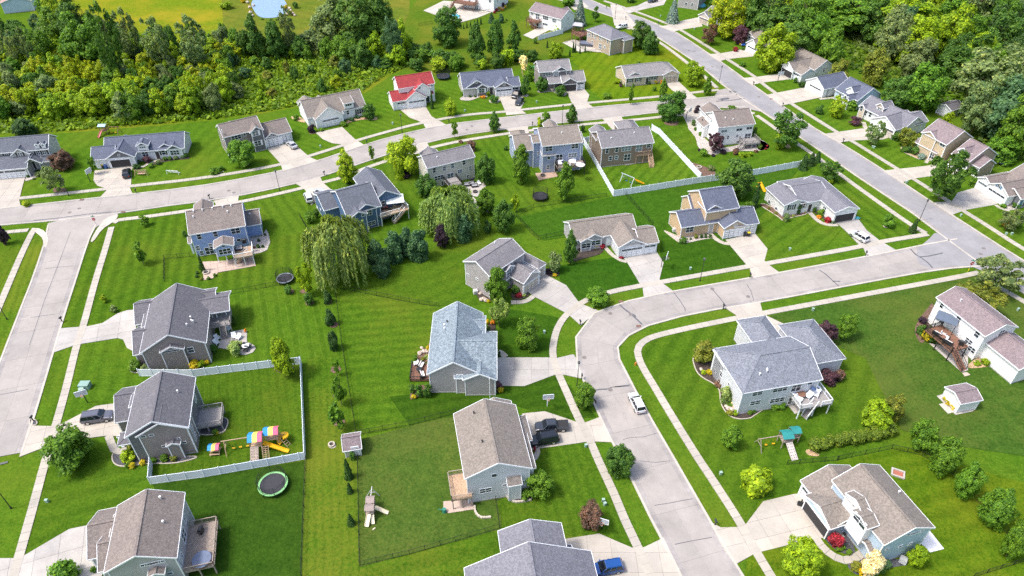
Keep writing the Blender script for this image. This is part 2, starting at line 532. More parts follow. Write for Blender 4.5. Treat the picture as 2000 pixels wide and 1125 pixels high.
# roads
C_ROAD=concrete('road',(.32,.295,.275),1.6,.10)
C_ROAD2=concrete('road_grey',(.26,.255,.265),1.6,.10)
C_JOINT=concrete('joint',(.22,.205,.19))
C_CURB=concrete('curb',(.44,.41,.36))
C_GUTTER=concrete('gutter',(.29,.27,.26),1.2,.2)
C_WALK=concrete('walk',(.40,.37,.32),1.2,.08)
C_DRIVE=concrete('drive',(.42,.385,.335),1.2,.09)
C_DRIVE2=concrete('drive_grey',(.385,.365,.34),1.2,.12)
C_TAR=plain('crack_tar',(.10,.10,.11),.6)
def open_smooth(pts,it=2):
 P=[Vector(p)for p in pts]
 for _ in range(it):
  q=[P[0]]
  for a,b in zip(P[:-1],P[1:]):
   q+=[a.lerp(b,.25),a.lerp(b,.75)]
  q.append(P[-1])
  P=q
 return P
def road(name,L,R,mat,step=8.0,lanes=2,joint=.022,z=.12):
 L=open_smooth([G(*p)for p in L],2)
 R=open_smooth([G(*p)for p in R],2)
 ln=sum((b-a).length for a,b in zip(L[:-1],L[1:]))
 n=max(2,int(ln/step))
 Ls,Rs=resample(L,ln/n),None
 Rf=resample(R,.25)
 Rs,j=[],0
 for p in Ls:
  j=min(range(j,min(len(Rf),j+120)),key=lambda q:(Rf[q]-p).length)
  Rs.append(Rf[j])
 k=len(Ls)
 base=MB()
 for i in range(k-1):
  base.prism([(p.x,p.y,-.05)for p in(Ls[i],Ls[i+1],Rs[i+1],Rs[i])][::-1],[(p.x,p.y,z-.02)for p in(Ls[i],Ls[i+1],Rs[i+1],Rs[i])][::-1])
 ro=obj(name,base,mat=C_JOINT)
 tag(ro,kind='structure')
 fr=[0,.095]+[.095+.81*j/lanes for j in range(1,lanes)]+[.905,1]
 for i in range(k-1):
  for j in range(len(fr)-1):
   gut=j in(0,len(fr)-2)
   q=[Ls[i].lerp(Rs[i],fr[j]),Ls[i].lerp(Rs[i],fr[j+1]),Ls[i+1].lerp(Rs[i+1],fr[j+1]),Ls[i+1].lerp(Rs[i+1],fr[j])]
   c=sum(q,Vector())/4
   qs=[]
   for p in q:
    d=p-c
    qs.append(c+d*(1-joint/max(.3,d.length)))
   zz=z-(.008 if gut else 0)
   q2=ccw([(p.x,p.y,zz)for p in qs])
   mb=MB()
   mb.prism([(a,b_,zz-.05)for a,b_,_ in q2],q2)
   obj('gutter_panel' if gut else 'lane_panel',mb,ro,mat=C_GUTTER if gut else mat)
 for E,O in((Ls,Rs),(Rs,Ls)):
  mb=MB()
  for i in range(k-1):
   o1,o2=(E[i]-O[i]).normalized()*.38,(E[i+1]-O[i+1]).normalized()*.38
   q=ccw([(p.x,p.y,0)for p in(E[i],E[i+1],E[i+1]+o2,E[i]+o1)])
   mb.prism([(a,b_,-.02)for a,b_,_ in q],[(a,b_,z+.035)for a,b_,_ in q])
  obj('curb',mb,ro,mat=C_CURB)
 return ro
R0=road('road',[(-70,905),(-30,800),(3,705),(20,662),(44,600),(68,540),(86,484),(96,455),(96,440)][::-1],[(-60,1190),(-22,1085),(12,966),(35,900),(66,813),(102,689),(128,602),(156,518),(168,476),(181,450),(186,438)][::-1],C_ROAD)
R1=road('road',[(-80,416),(0,409),(40,404),(192,387),(260,380),(400,364),(552,335),(623,315),(674,297),(712,284),(760,269),(832,252),(871,244),(989,230),(1100,217),(1200,206),(1290,199),(1340,195),(1420,187),(1440,186)],[(-80,448),(0,439),(110,431),(240,416),(300,405),(400,393),(466,383),(578,359),(626,346),(696,322),(760,300),(834,278),(898,264),(988,252),(1032,246),(1180,232),(1244,224),(1288,219),(1408,210),(1455,208)],C_ROAD)
R3=road('road',[(990,-22),(1060,-8),(1096,0),(1200,34),(1242,49),(1280,70),(1320,96),(1360,122),(1380,138),(1418,172),(1498,224),(1600,293),(1710,369),(1774,409),(1822,446),(1905,508),(2040,600)],[(1000,-40),(1080,-24),(1150,-2),(1200,21),(1230,25),(1290,51),(1320,62),(1384,106),(1406,120),(1450,152),(1468,166),(1526,206),(1600,259),(1640,279),(1726,334),(1762,357),(1820,397),(1860,421),(1906,452),(1954,483),(2060,548)],C_ROAD2,step=9)
R2=road('road',[(1870,468),(1812,478),(1776,486),(1695,502),(1600,520),(1524,534),(1400,556),(1316,570),(1258,582),(1198,597),(1168,608),(1148,624),(1130,650),(1122,674),(1120,690),(1128,713),(1140,741),(1162,787),(1174,815),(1198,865),(1228,918),(1258,984),(1294,1050),(1332,1124),(1375,1210)],[(1915,519),(1860,523),(1830,526),(1728,544),(1600,568),(1484,590),(1418,600),(1340,614),(1280,631),(1248,640),(1218,660),(1206,674),(1202,685),(1204,697),(1220,723),(1238,763),(1262,805),(1296,867),(1316,899),(1350,958),(1380,1012),(1416,1074),(1447,1124),(1500,1210)],C_ROAD)
def apron(pts,mat,parent,z):
 mb=MB()
 P=ccw(gpoly(smooth(pts,1),z))
 mb.prism([(a,b_,z-.03)for a,b_,_ in P],P)
 return obj('junction_slab',mb,parent,mat=mat)
apron([(92,432),(235,414),(222,430),(190,440),(178,462),(164,490),(86,492),(95,468),(97,452)],C_ROAD,R0,.1265)
apron([(1812,470),(1828,452),(1906,452),(1965,500),(1960,560),(1912,524),(1870,519),(1800,527),(1785,490)],C_ROAD2,R2,.1265)
apron([(1395,178),(1425,172),(1500,222),(1455,212),(1400,212)],C_ROAD,R1,.1265)
def seam(parent,pts,w=.16,z=.129):
 P=[G(*p)for p in pts]
 mb=MB()
 for a,b in zip(P[:-1],P[1:]):
  s=(b-a).cross(Vector((0,0,1))).normalized()*w/2
  mb.poly([(a-s)[:2]+(z,),(b-s)[:2]+(z,),(b+s)[:2]+(z,),(a+s)[:2]+(z,)][::1])
 return obj('tar_seam',mb,parent,mat=C_TAR)
def sm(T,pts):return tile(T,pts)
for par,pts,w in((R2,tile((1200,450,5),[(45,725),(100,775),(155,815),(215,870),(268,920)]),.34),(R2,tile((1200,450,5),[(155,815),(195,830),(208,850)]),.3),(R2,tile((1200,450,5),[(580,612),(640,690),(690,770),(690,795)]),.16),(R2,tile((1200,450,5),[(960,585),(1025,660),(1090,745)]),.18),(R2,tile((1200,450,5),[(1290,530),(1330,590),(1360,690)]),.12),(R2,tile((1600,450,5),[(0,390),(60,430),(130,495),(190,550)]),.26),
(R2,tile((1600,450,5),[(130,500),(205,503)]),.3),(R2,tile((1600,450,5),[(890,185),(940,240),(1000,275),(1060,320),(1105,370)]),.34),(R2,tile((1600,450,5),[(985,263),(1070,255),(1205,225)]),.34),(R2,tile((800,675,5),[(1810,440),(1860,432),(1930,430)]),.3),(R2,tile((800,675,5),[(1930,430),(1975,410),(2130,400),(2140,398)]),.2),(R2,tile((1200,675,5),[(0,408),(80,398),(155,388)]),.22),(R2,tile((1200,675,5),[(80,925),(150,902),(290,895),(410,860)]),.09),
(R2,tile((1200,900,5),[(390,440),(520,420),(760,375)]),.1),(R2,tile((1200,900,5),[(590,820),(760,785),(950,752)]),.11),(R2,tile((1200,900,5),[(240,5),(400,20),(540,5)]),.09),(R1,tile((0,225,5),[(330,1033),(600,1005),(850,970),(1090,948)]),.3),(R1,tile((1200,0,5),[(990,992),(1130,985),(1270,965)]),.5),(R1,tile((1200,0,5),[(1010,968),(1060,985)]),.5),(R0,tile((0,450,5),[(440,378),(560,365),(720,350)]),.12),(R0,tile((0,450,5),[(300,855),(420,838),(540,822)]),.12),
(R0,tile((0,675,5),[(0,485),(130,460),(280,432)]),.12),(R0,[(0,907),(16,903)],.4),(R0,tile((0,450,5),[(690,20),(600,260),(440,680),(290,1125)]),.1)):
 seam(par,pts,w)
for T,q in(((1200,0,5),[(1125,880),(1195,900),(1180,910),(1120,905)]),((1200,0,5),[(1030,965),(1110,955),(1130,970),(1050,983)])):
 mb=MB()
 mb.poly(ccw(gpoly(tile(T,q),.1295)))
 obj('asphalt_patch',mb,R1,mat=C_TAR)
IRON=plain('cast_iron',(.17,.15,.14),.7,var=.3,scale=8)
mh=MB()
mh.cyl((0,0,0),.42,.42,.02,14)
mh.cyl((0,0,.02),.30,.30,.006,14)
mh_me=mh.mesh('manhole_cover',IRON)
MANHOLES=[((1192,613),'in the bend of the lower street'),((1141,699),'beside the bend opposite the blue-roofed house'),((1192,762),'in the lower street near the tar seam'),((1391,565),'in the lower street near the crack'),((1232,615),'on the tar seam of the bend'),((1461,580),'in the lower street beyond the grey-blue house'),((447,373),'in the curving upper street, left one of a pair'),((457,377),'in the curving upper street, right one of a pair'),
((136,416),'at the left junction, left one of a pair'),((155,408),'at the left junction, right one of a pair'),((912,254),'in the upper street behind the cream house'),((922,247),'in the upper street beyond the cream house, farther one'),((1345,99),'at the top of the grey street, left one'),((1356,101),'at the top of the grey street, right one'),((1391,131),'in the grey street above the upper junction'),
((1921,486),'in the grey street near the willow-like tree, farther one'),((1915,497),'in the grey street near the willow-like tree, nearer one'),((1482,190),'at the upper junction')]
for(x,y),w in MANHOLES:
 p=G(x,y)
 tag(obj('manhole_cover',mh_me,None,(p.x,p.y,.1285)),'round iron manhole cover '+w,'manhole cover','manhole covers in the streets')
dr=MB()
dr.box(-.45,.45,-.3,.3,0,.05)
for k in range(5):dr.box(-.4+k*.18,-.32+k*.18,-.24,.24,.05,.06)
dr_me=dr.mesh('gutter_inlet',plain('rusty_iron',(.18,.1,.075),.8,var=.3))
for x,y,w in((1213,590,'far side of the bend'),(1247,638,'inner side of the bend'),(160,391,'upper edge by the left ranch drive'),(241,415,'corner of the left junction'),(1506,194,'right edge at the upper junction')):
 p=G(x,y)
 tag(obj('gutter_inlet',dr_me,None,(p.x,p.y,.16)),'rusty gutter inlet at the '+w,'gutter inlet','gutter inlets along the kerbs')
# pavements of single slabs
def walkway(pts,width=1.35,step=1.5,name='sidewalk',mat=None,near=430,z=.16,kind='structure'):
 P=open_smooth([G(*p)for p in pts],2)
 P=resample(P,step)
 n=len(P)
 T=[(P[min(i+1,n-1)]-P[max(i-1,0)]).normalized()for i in range(n)]
 S_=[Vector((-t.y,t.x,0))*width/2 for t in T]
 base=MB()
 for i in range(n-1):
  q=ccw([(v.x,v.y,0)for v in(P[i]-S_[i]*.97,P[i+1]-S_[i+1]*.97,P[i+1]+S_[i+1]*.97,P[i]+S_[i]*.97)])
  base.prism([(a,b,-.05)for a,b,_ in q],[(a,b,z-.03)for a,b,_ in q])
 root=obj(name,base,mat=C_JOINT)
 tag(root,kind=kind)
 far=MB()
 cnt=0
 for i in range(n-1):
  gp=T[i]*.03
  q=[P[i]-S_[i]+gp,P[i+1]-S_[i+1]-gp,P[i+1]+S_[i+1]-gp,P[i]+S_[i]+gp]
  q=ccw([(v.x,v.y,0)for v in q])
  near_ok=proj((P[i].x,P[i].y,0))[1]>near and cnt<290
  mb=MB()if near_ok else far
  dz=RND.uniform(-.004,.004)
  mb.prism([(a,b,0)for a,b,_ in q],[(a,b,z+dz)for a,b,_ in q])
  if near_ok:
   cnt+=1
   obj('slab',mb,root,mat=mat or C_WALK)
 if far.f:tag(obj('slabs',far,root,mat=mat or C_WALK),kind='stuff')
 return root
walkway([(38,388),(206,370),(256,364),(400,348.5),(549,323),(602,306),(666,286),(696,275),(760,257),(800,246),(856,234),(914,224),(986,219),(1018,215),(1120,204),(1200,197),(1290,189),(1350,182),(1404,176)])
walkway([(222,436),(228,430),(280,425),(370,412),(464,397),(592,368),(630,357),(668,348),(700,334),(762,312),(868,281),(998,260),(1106,247),(1180,240),(1256,233),(1298,228),(1420,215),(1474,222)])
walkway([(-60,470),(0,455),(56,450)])
walkway([(68,448),(62,456),(40,502),(12,568),(-12,625),(-40,690)])
walkway([(218,444),(204,494),(188,544),(172,604),(160,648),(150,674),(132,751),(112,823),(86,912),(66,988),(40,1080),(20,1150),(10,1190)])
walkway([(1812,458),(1800,460),(1718,473),(1682,482),(1600,497),(1500,515),(1460,521),(1290,552),(1250,559),(1198,569),(1160,581),(1140,589),(1108,612),(1088,640),(1080,674),(1079,695),(1088,725),(1106,765),(1130,819),(1150,855),(1168,899),(1200,966),(1218,1012),(1246,1070),(1270,1124),(1305,1200)])
walkway([(1912,533),(1860,544),(1600,592),(1488,613),(1444,621),(1360,638),(1280,656),(1256,667),(1245,680),(1245,692),(1252,713),(1280,759),(1306,803),(1338,855),(1366,900),(1392,938),(1446,1022),(1466,1060),(1504,1124),(1560,1215)])
walkway([(1200,42),(1245,60),(1290,83),(1346,126),(1376,150),(1400,172)])
walkway([(1478,226),(1508,247),(1544,273),(1590,303),(1640,341),(1712,393),(1780,441),(1808,456)])
walkway([(1180,2),(1240,22),(1310,49),(1332,60),(1404,105),(1420,116),(1476,151),(1488,163),(1514,182),(1544,202),(1576,222),(1600,237),(1638,261),(1664,276),(1756,333),(1786,351),(1854,395),(1882,413),(1940,449),(1980,476),(2040,510)])
walkway([(1925,548),(1966,570),(2010,596),(2060,628)])
apron([(218,437),(232,424),(228,418),(205,428),(192,444),(176,472),(182,474),(200,448)],C_CURB,R0,.150)
apron([(58,446),(82,447),(96,462),(92,484),(86,484),(84,466),(72,456)],C_CURB,R0,.150)
# drives, patios and planting beds
def drive(pts,along,cell=(3.4,3.4),mat=None,name='driveway',z=.14,kind='structure',near=0,sub='slab',gap=.02):
 a,b=G(*along[0]),G(*along[1])
 th=math.atan2(b.y-a.y,b.x-a.x)
 c,s=math.cos(-th),math.sin(-th)
 W=[G(*p)for p in pts]
 o=W[0]
 loc=ccw([((p.x-o.x)*c-(p.y-o.y)*s,(p.x-o.x)*s+(p.y-o.y)*c)for p in W])
 root=empty(name,(o.x,o.y,0),th)
 tag(root,kind=kind)
 bd=MB()
 bd.poly([(x,y,z-.025)for x,y in loc])
 obj('bedding',bd,root,mat=C_JOINT)
 xs,ys=[p[0]for p in loc],[p[1]for p in loc]
 nx,ny=max(1,round((max(xs)-min(xs))/cell[0])),max(1,round((max(ys)-min(ys))/cell[1]))
 cx,cy=(max(xs)-min(xs))/nx,(max(ys)-min(ys))/ny
 for i in range(nx):
  for j in range(ny):
   q=clip_cell(loc,min(xs)+cx*i+gap,min(xs)+cx*(i+1)-gap,min(ys)+cy*j+gap,min(ys)+cy*(j+1)-gap)
   if len(q)<3 or abs(area2(q))<.1:continue
   mb=MB()
   dz=RND.uniform(-.004,.004)
   mb.prism([(x,y,z-.1)for x,y in q],[(x,y,z+dz)for x,y in q])
   obj(sub,mb,root,mat=mat or C_DRIVE)
 return root
t0,t1,t2,t3,t4=(0,225,5),(400,225,5),(800,225,5),(1200,225,5),(1600,225,5)
u2,u3=(800,0,5),(1200,0,5)
m0,m1,m2,m3,m4=(0,450,5),(400,450,5),(800,450,5),(1200,450,5),(1600,450,5)
n0,n1,n2,n3,n4=(0,675,5),(400,675,5),(800,675,5),(1200,675,5),(1600,675,5)
b0,b1,b2,b3,b4=(0,900,5),(400,900,5),(800,900,5),(1200,900,5),(1600,900,5)
drive([(-70,352),(0,349),(50,345),(44,366),(38,391),(41,404),(0,409),(-80,416)],((0,349),(50,345)))
drive(tile(t0,[(925,545),(1100,525),(1290,505),(1280,690),(1270,715),(1300,775),(970,812),(1040,740),(1030,715),(950,690),(915,640)]),tile(t0,[(950,690),(1270,690)]))
drive(tile(t1,[(610,330),(850,262),(1005,395),(1030,415),(1115,450),(765,550),(745,495),(735,470)]),tile(t1,[(610,330),(850,262)]),(3.4,4.5))
drive(tile(t1,[(1085,175),(1340,118),(1365,140),(1470,240),(1560,295),(1370,360),(1350,290),(1240,275),(1150,235)]),tile(t1,[(1085,175),(1340,118)]),(3.4,4.5))
drive([(780,213),(830,207),(843,228),(871,244),(832,252),(826,240),(800,230)],((780,213),(830,207)))
drive(tile(u2,[(870,940),(1080,920),(1110,960),(1120,1000),(1085,1065),(1095,1082),(1140,1112),(945,1128),(935,1090)]),tile(u2,[(870,940),(1080,920)]))
drive(tile(u2,[(1530,885),(1700,865),(1755,930),(1735,995),(1745,1015),(1800,1055),(1610,1075),(1605,1025),(1580,1000)]),tile(u2,[(1530,885),(1700,865)]))
drive(tile(u3,[(480,800),(620,792),(740,905),(760,925),(815,965),(700,975),(560,880)]),tile(u3,[(480,800),(620,792)]))
drive([(1108,8),(1124,8),(1136,2),(1150,14),(1122,20)],((1108,8),(1124,8)))
drive(tile(u3,[(-40,45),(60,55),(210,245),(150,290),(0,250)]),tile(u3,[(0,50),(60,55)]))
drive(tile(u3,[(220,60),(300,20),(520,-20),(480,50),(215,110),(150,132),(20,95)]),tile(u3,[(220,60),(300,20)]),mat=C_DRIVE2)
drive(tile(u3,[(680,200),(830,170),(860,260),(640,295),(580,312),(435,262),(540,245)]),tile(u3,[(680,200),(830,170)]))
drive(tile(u3,[(1030,525),(1280,480),(1390,550),(1100,580),(1020,603),(915,532)]),tile(u3,[(1030,525),(1280,480)]))
drive(tile(u3,[(1380,755),(1640,720),(1765,770),(1440,810),(1340,833),(1245,765)]),tile(u3,[(1380,755),(1640,725)]))
drive([(1496,186),(1578,170),(1616,178),(1616,188),(1545,203),(1525,207)],((1496,186),(1580,172)))
drive(tile(t4,[(60,185),(420,132),(520,165),(700,215),(620,240),(320,250),(195,272),(0,172)]),tile(t4,[(60,185),(420,135)]))
drive(tile(t4,[(625,545),(1050,498),(1150,478),(1540,570),(1150,592),(930,620),(800,663)]),tile(t4,[(630,545),(1050,500)]))
drive(tile(t4,[(1095,855),(1290,850),(1350,760),(1560,700),(1830,840),(1700,880),(1420,930),(1297,977)]),tile(t4,[(1100,855),(1290,850)]),mat=C_DRIVE2)
drive(tile(t1,[(85,840),(335,788),(320,860),(400,920),(100,960),(110,872)]),tile(t1,[(85,840),(335,788)]))
drive(tile(t1,[(888,672),(1130,608),(1152,660),(1240,735),(1180,800),(1100,840),(1040,880),(1000,830),(970,810),(990,745),(962,712)]),tile(t1,[(888,672),(1130,608)]))
drive(tile(t2,[(80,278),(168,264),(200,330),(100,375),(20,390)]),tile(t2,[(80,278),(168,264)]))
drive(tile(t2,[(938,135),(1160,106),(1155,150),(1180,210),(980,230),(995,185),(975,165)]),tile(t2,[(938,135),(1160,106)]))
drive([(1176,232),(1213,227),(1220,241),(1236,252),(1200,258),(1188,245)],((1176,232),(1213,227)))
drive([(1336,213),(1374,210),(1384,230),(1370,250),(1345,250),(1335,228)],((1340,213),(1372,211)))
drive(tile(m2,[(1150,600),(1300,420),(1530,540),(1640,690),(1695,728),(1842,787),(1670,930),(1555,828),(1500,795),(1220,650)]),tile(m2,[(1220,650),(1300,700)]),mat=C_DRIVE2)
drive(tile(m3,[(90,275),(400,195),(480,320),(440,480),(470,520),(582,602),(288,662),(275,560),(245,520),(120,310)]),tile(m3,[(90,275),(400,195)]),mat=C_DRIVE2)
drive(tile(m3,[(1085,95),(1370,30),(1495,185),(1465,300),(1500,335),(1622,422),(1345,472),(1320,370),(1280,330),(1120,140)]),tile(m3,[(1085,95),(1370,30)]))
drive([(1627,430),(1673,424),(1692,450),(1717,470),(1727,476),(1753,491),(1694,503),(1686,485),(1676,477),(1650,450)],((1627,430),(1673,424)),mat=C_DRIVE2)
drive([(266,605),(248,607),(230,613),(200,632),(172,638),(118,642),(103,690),(143,676),(161,672),(230,661),(241,664),(248,680),(266,690)],((172,650),(250,635)),mat=C_DRIVE2)
drive(tile(n0,[(1150,565),(1110,570),(940,592),(600,770),(500,790),(285,785),(190,1092),(400,1010),(600,920),(880,905),(1030,885),(1200,890)]),tile(n0,[(600,800),(1100,690)]))
drive([(190,1022),(180,1025),(136,1034),(49,1085),(26,1091),(-16,1091),(-42,1170),(60,1190),(190,1150),(205,1110)],((49,1085),(136,1060)),mat=C_DRIVE2)
drive(tile(n2,[(860,120),(1365,120),(1440,125),(1600,88),(1622,120),(1700,328),(1490,285),(1415,290),(1120,400),(860,395)]),tile(n2,[(870,260),(1365,262)]),mat=C_DRIVE2)
drive(tile(n2,[(1100,668),(1320,645),(1630,750),(1715,755),(1868,698),(1992,948),(1800,940),(1720,945),(1440,985),(1100,1030)]),tile(n2,[(1150,840),(1650,800)]))
drive([(1100,1054),(1170,1043),(1200,1056),(1238,1072),(1257,1070),(1296,1051),(1350,1160),(1110,1160)],((1112,1080),(1240,1080)))
drive([(1416,602),(1484,589),(1489,610),(1498,618),(1545,640),(1510,690),(1485,670),(1450,626),(1442,619)],((1418,601),(1483,590)))
drive([(1385,1019),(1408,1031),(1439,1030),(1456,1025),(1490,980),(1548,966),(1590,962),(1650,1050),(1600,1052),(1580,1055),(1488,1078),(1470,1084),(1436,1103),(1414,1076)],((1456,1040),(1580,1010)))
def bed(label,pts,mat,sm_=2,z=.115,edge=None):
 q=smooth(pts,sm_)
 P=ccw(gpoly(q,z))
 mb=MB()
 mb.poly(P)
 o=obj('planting_bed',mb,mat=mat)
 tag(o,kind='structure')
 if edge:
  e=MB()
  n=len(P)
  for i in range(n):
   a,b=Vector(P[i]),Vector(P[(i+1)%n])
   e.bar(a+Vector((0,0,.01)),b+Vector((0,0,.01)),.16,.14)
  obj('edging',e,o,mat=edge)
 return o
M_DK=mulch_mat('dark_mulch',(.055,.04,.033))
M_BR=mulch_mat('brown_mulch',(.14,.085,.06))
M_TAN=mulch_mat('tan_mulch',(.42,.29,.17))
M_GRAV=mulch_mat('pale_gravel',(.40,.36,.33))
M_SLATE=mulch_mat('slate_chips',(.075,.075,.085))
STN=concrete('edging_stone',(.47,.42,.35))
def beds():
 L=[(tile(t0,[(245,655),(330,620),(410,590),(470,560),(400,545),(300,570),(250,610)]),M_GRAV,None),(tile(t0,[(510,725),(560,705),(640,715),(655,745),(600,765),(530,760)]),M_BR,None),(tile(t0,[(1440,505),(1560,470),(1700,440),(1870,430),(1830,390),(1600,400),(1520,440)]),M_DK,None),(tile(t0,[(1300,515),(1350,490),(1385,500),(1340,518)]),M_DK,None),(tile(t1,[(340,495),(400,470),(440,485),(400,508)]),M_GRAV,None),
(tile(t1,[(40,570),(130,535),(205,545),(150,568)]),M_GRAV,None),(tile(t1,[(840,35),(900,60),(1000,80),(940,20),(850,5)]),M_TAN,None),(tile(t1,[(1010,175),(1085,168),(1100,180),(1030,188)]),M_BR,None),(tile(t1,[(1360,100),(1420,70),(1560,40),(1640,55),(1700,40),(1660,10),(1400,40)]),M_TAN,None),(tile(t1,[(1880,600),(1900,560),(1980,545),(2040,590),(1960,620)]),M_DK,None),(tile(u2,[(480,970),(530,985),(600,985),(680,950),(760,955),(760,930),(560,930)]),M_GRAV,STN),
(tile(u2,[(770,990),(800,1010),(880,1005),(880,960),(800,955)]),M_GRAV,STN),(tile(u2,[(1090,920),(1170,925),(1150,950),(1100,945)]),M_GRAV,None),(tile(u2,[(1235,900),(1290,910),(1400,890),(1470,945),(1540,935),(1520,880),(1280,860)]),M_GRAV,None),(tile(u2,[(820,125),(900,100),(960,60),(930,50),(830,95)]),M_TAN,None),(tile(u3,[(100,830),(300,825),(440,815),(440,795),(120,805)]),M_GRAV,None),(tile(t2,[(1195,800),(1280,770),(1345,800),(1300,840),(1220,835)]),M_BR,None),
(tile(t2,[(680,945),(720,970),(800,950),(780,900)]),M_GRAV,None),(tile(t3,[(480,75),(520,55),(580,55),(605,80),(560,100),(500,98)]),M_BR,None),(tile(t3,[(700,110),(760,180),(800,230),(810,320),(900,370),(960,400),(1040,370),(1200,350),(1400,355),(1530,325),(1490,270),(1400,230),(1200,300),(1000,330),(880,230),(780,110)]),M_GRAV,None),(tile(t3,[(1400,240),(1490,270),(1530,325),(1410,355),(1385,300)]),M_TAN,None),
(tile(t3,[(1595,280),(1640,262),(1700,285),(1730,325),(1670,322)]),M_TAN,None),(tile(t3,[(710,455),(770,465),(900,510),(1000,560),(980,610),(850,608)]),M_BR,None),(tile(m2,[(1000,680),(1060,690),(1190,635),(1130,590),(980,600)]),M_DK,None),(tile(m2,[(680,690),(760,700),(820,680),(780,600),(640,600)]),M_DK,None),(tile(m2,[(760,900),(850,890),(820,1060),(740,1060)]),M_DK,None),(tile(m2,[(1520,310),(1600,320),(1650,290),(1900,230),(1880,150),(1640,190)]),M_DK,None),
(tile(m2,[(1300,440),(1330,380),(1480,410),(1440,460)]),M_DK,None),(tile(m3,[(640,130),(740,120),(860,90),(980,75),(930,40),(640,70),(520,20),(470,0),(560,70)]),M_GRAV,STN),(tile((1480,330,8.333),[(20,590),(200,700),(340,790),(420,860),(520,800),(830,740),(780,660),(440,730),(100,560)]),M_BR,STN),(tile((1480,330,8.333),[(880,690),(1020,790),(1150,870),(1250,890),(1240,820),(1100,720),(960,650)]),M_DK,None),
(tile(t4,[(620,1085),(640,1060),(690,1065),(710,1085),(680,1100),(640,1100)]),M_DK,STN),(tile(t4,[(785,320),(830,370),(900,400),(990,445),(1060,410),(940,330),(830,305)]),M_TAN,STN),(tile(t4,[(1740,870),(1820,930),(1900,930),(2010,900),(1980,850),(1850,870)]),M_GRAV,None),(tile(n0,[(1250,230),(1290,265),(1380,270),(1520,215),(1480,190),(1400,170),(1300,180)]),M_DK,STN),(tile(n0,[(290,740),(300,720),(350,728),(370,760),(350,782),(295,782)]),M_SLATE,STN),
(tile(n0,[(1090,1060),(1160,1040),(1300,1060),(1500,1100),(1900,1080),(1940,1100),(1700,1160),(1420,1150),(1250,1190),(1110,1170)]),M_SLATE,STN),(tile(n1,[(0,880),(100,870),(190,850),(215,800),(235,740),(200,705),(140,720),(100,790),(-60,790),(-90,860)]),M_SLATE,STN),(tile(n1,[(-20,160),(60,150),(60,40),(20,0),(-40,20)]),M_DK,None),(tile(b0,[(845,1080),(890,1050),(950,1060),(960,1125),(880,1125)]),M_SLATE,None),
(tile(n2,[(10,540),(80,500),(240,470),(230,400),(60,380),(0,480)]),M_BR,None),(tile(n2,[(40,130),(100,80),(180,0),(220,-60),(240,40),(180,180),(60,160)]),M_BR,None),(tile(n2,[(800,450),(860,470),(925,420),(880,380),(810,380)]),M_DK,None),(tile(b2,[(955,350),(990,400),(1060,415),(1200,375),(1180,340),(1080,310),(970,330)]),M_BR,STN),(tile(n3,[(750,80),(790,250),(860,320),(980,380),(1030,440),(1030,560),(1100,680),(1200,725),(1330,715),(1360,690),(1480,610),(1500,560),(1300,640),(1140,420),(1020,230),(970,120)]),M_DK,STN),
(tile(n4,[(0,350),(120,380),(230,350),(210,200),(60,210)]),M_DK,None),(tile(n4,[(20,430),(100,470),(130,520),(90,560),(40,480)]),M_DK,None),(tile(m4,[(1100,700),(1150,800),(1060,960),(1020,1120),(960,1080),(920,960),(1000,830),(1070,750)]),M_BR,None),(tile(n4,[(1450,180),(1600,90),(1720,40),(1760,180),(1620,215),(1450,230)]),M_TAN,None),(tile(b4,[(30,740),(110,690),(280,700),(360,880),(330,920),(240,915),(120,850)]),M_SLATE,None),
(tile(b4,[(260,1000),(400,950),(700,950),(860,990),(860,1020),(700,1045),(500,1090),(380,1125),(300,1080)]),M_SLATE,None),(tile(n3,[(1860,1030),(1900,1010),(2020,1070),(1960,1090),(1880,1070)]),M_TAN,None),([(530,712),(560,706),(580,722),(560,730),(538,728)],M_DK,None),([(1140,780),(1160,776),(1168,790),(1148,796)],M_DK,None),([(1196,912),(1214,908),(1222,920),(1204,925)],M_DK,None),([(640,868),(646,864),(656,866),(657,873),(650,877),(642,875)],M_GRAV,None),
]
 for pts,m,e in L:
  bed('',pts,m,2,edge=e)
beds()
for x,y,r in((656,722,1.0),(662,772,1.0),(663,825,1.0),(566,570,.9),(596,568,1.1),(605,592,.9),(641,590,.9),(652,635,.9),(481,322,1.0),(1312,240,2.2)):
 P=G(x,y)
 mb=MB()
 mb.poly([(P.x+r*math.cos(a)*RND.uniform(.85,1.1),P.y+r*math.sin(a)*RND.uniform(.85,1.1),.118)for a in[2*math.pi*k/14 for k in range(14)]])
 tag(obj('planting_bed',mb,mat=M_BR),kind='structure')
C_PATIO=concrete('patio',(.42,.39,.36),1.2,.12)
C_PAVE=concrete('pink_paving',(.46,.36,.30),1.2,.15)
drive(tile(m1,[(-20,310),(200,300),(470,240),(500,348),(300,385),(130,415),(80,470),(-10,490)]),tile(m1,[(0,400),(300,340)]),(1.6,1.6),C_PAVE,'patio',sub='paver')
drive(tile(m1,[(430,80),(560,60),(600,-10),(625,40),(640,120),(610,195),(550,220),(470,235)]),tile(m1,[(430,80),(560,60)]),(20,20),M_GRAV,'gravel_terrace',sub='gravel_layer')
drive(tile(m1,[(130,1150),(160,1060),(220,1000),(375,972),(412,985),(412,1090),(480,1125),(330,1180)]),tile(m1,[(200,1060),(400,1020)]),(2.5,2.5),C_PATIO,'patio')
drive(tile(n1,[(330,60),(350,10),(420,-10),(480,0),(500,30),(470,70),(400,95),(350,88)]),tile(n1,[(350,50),(480,20)]),(2.5,2.5),C_PATIO,'patio')
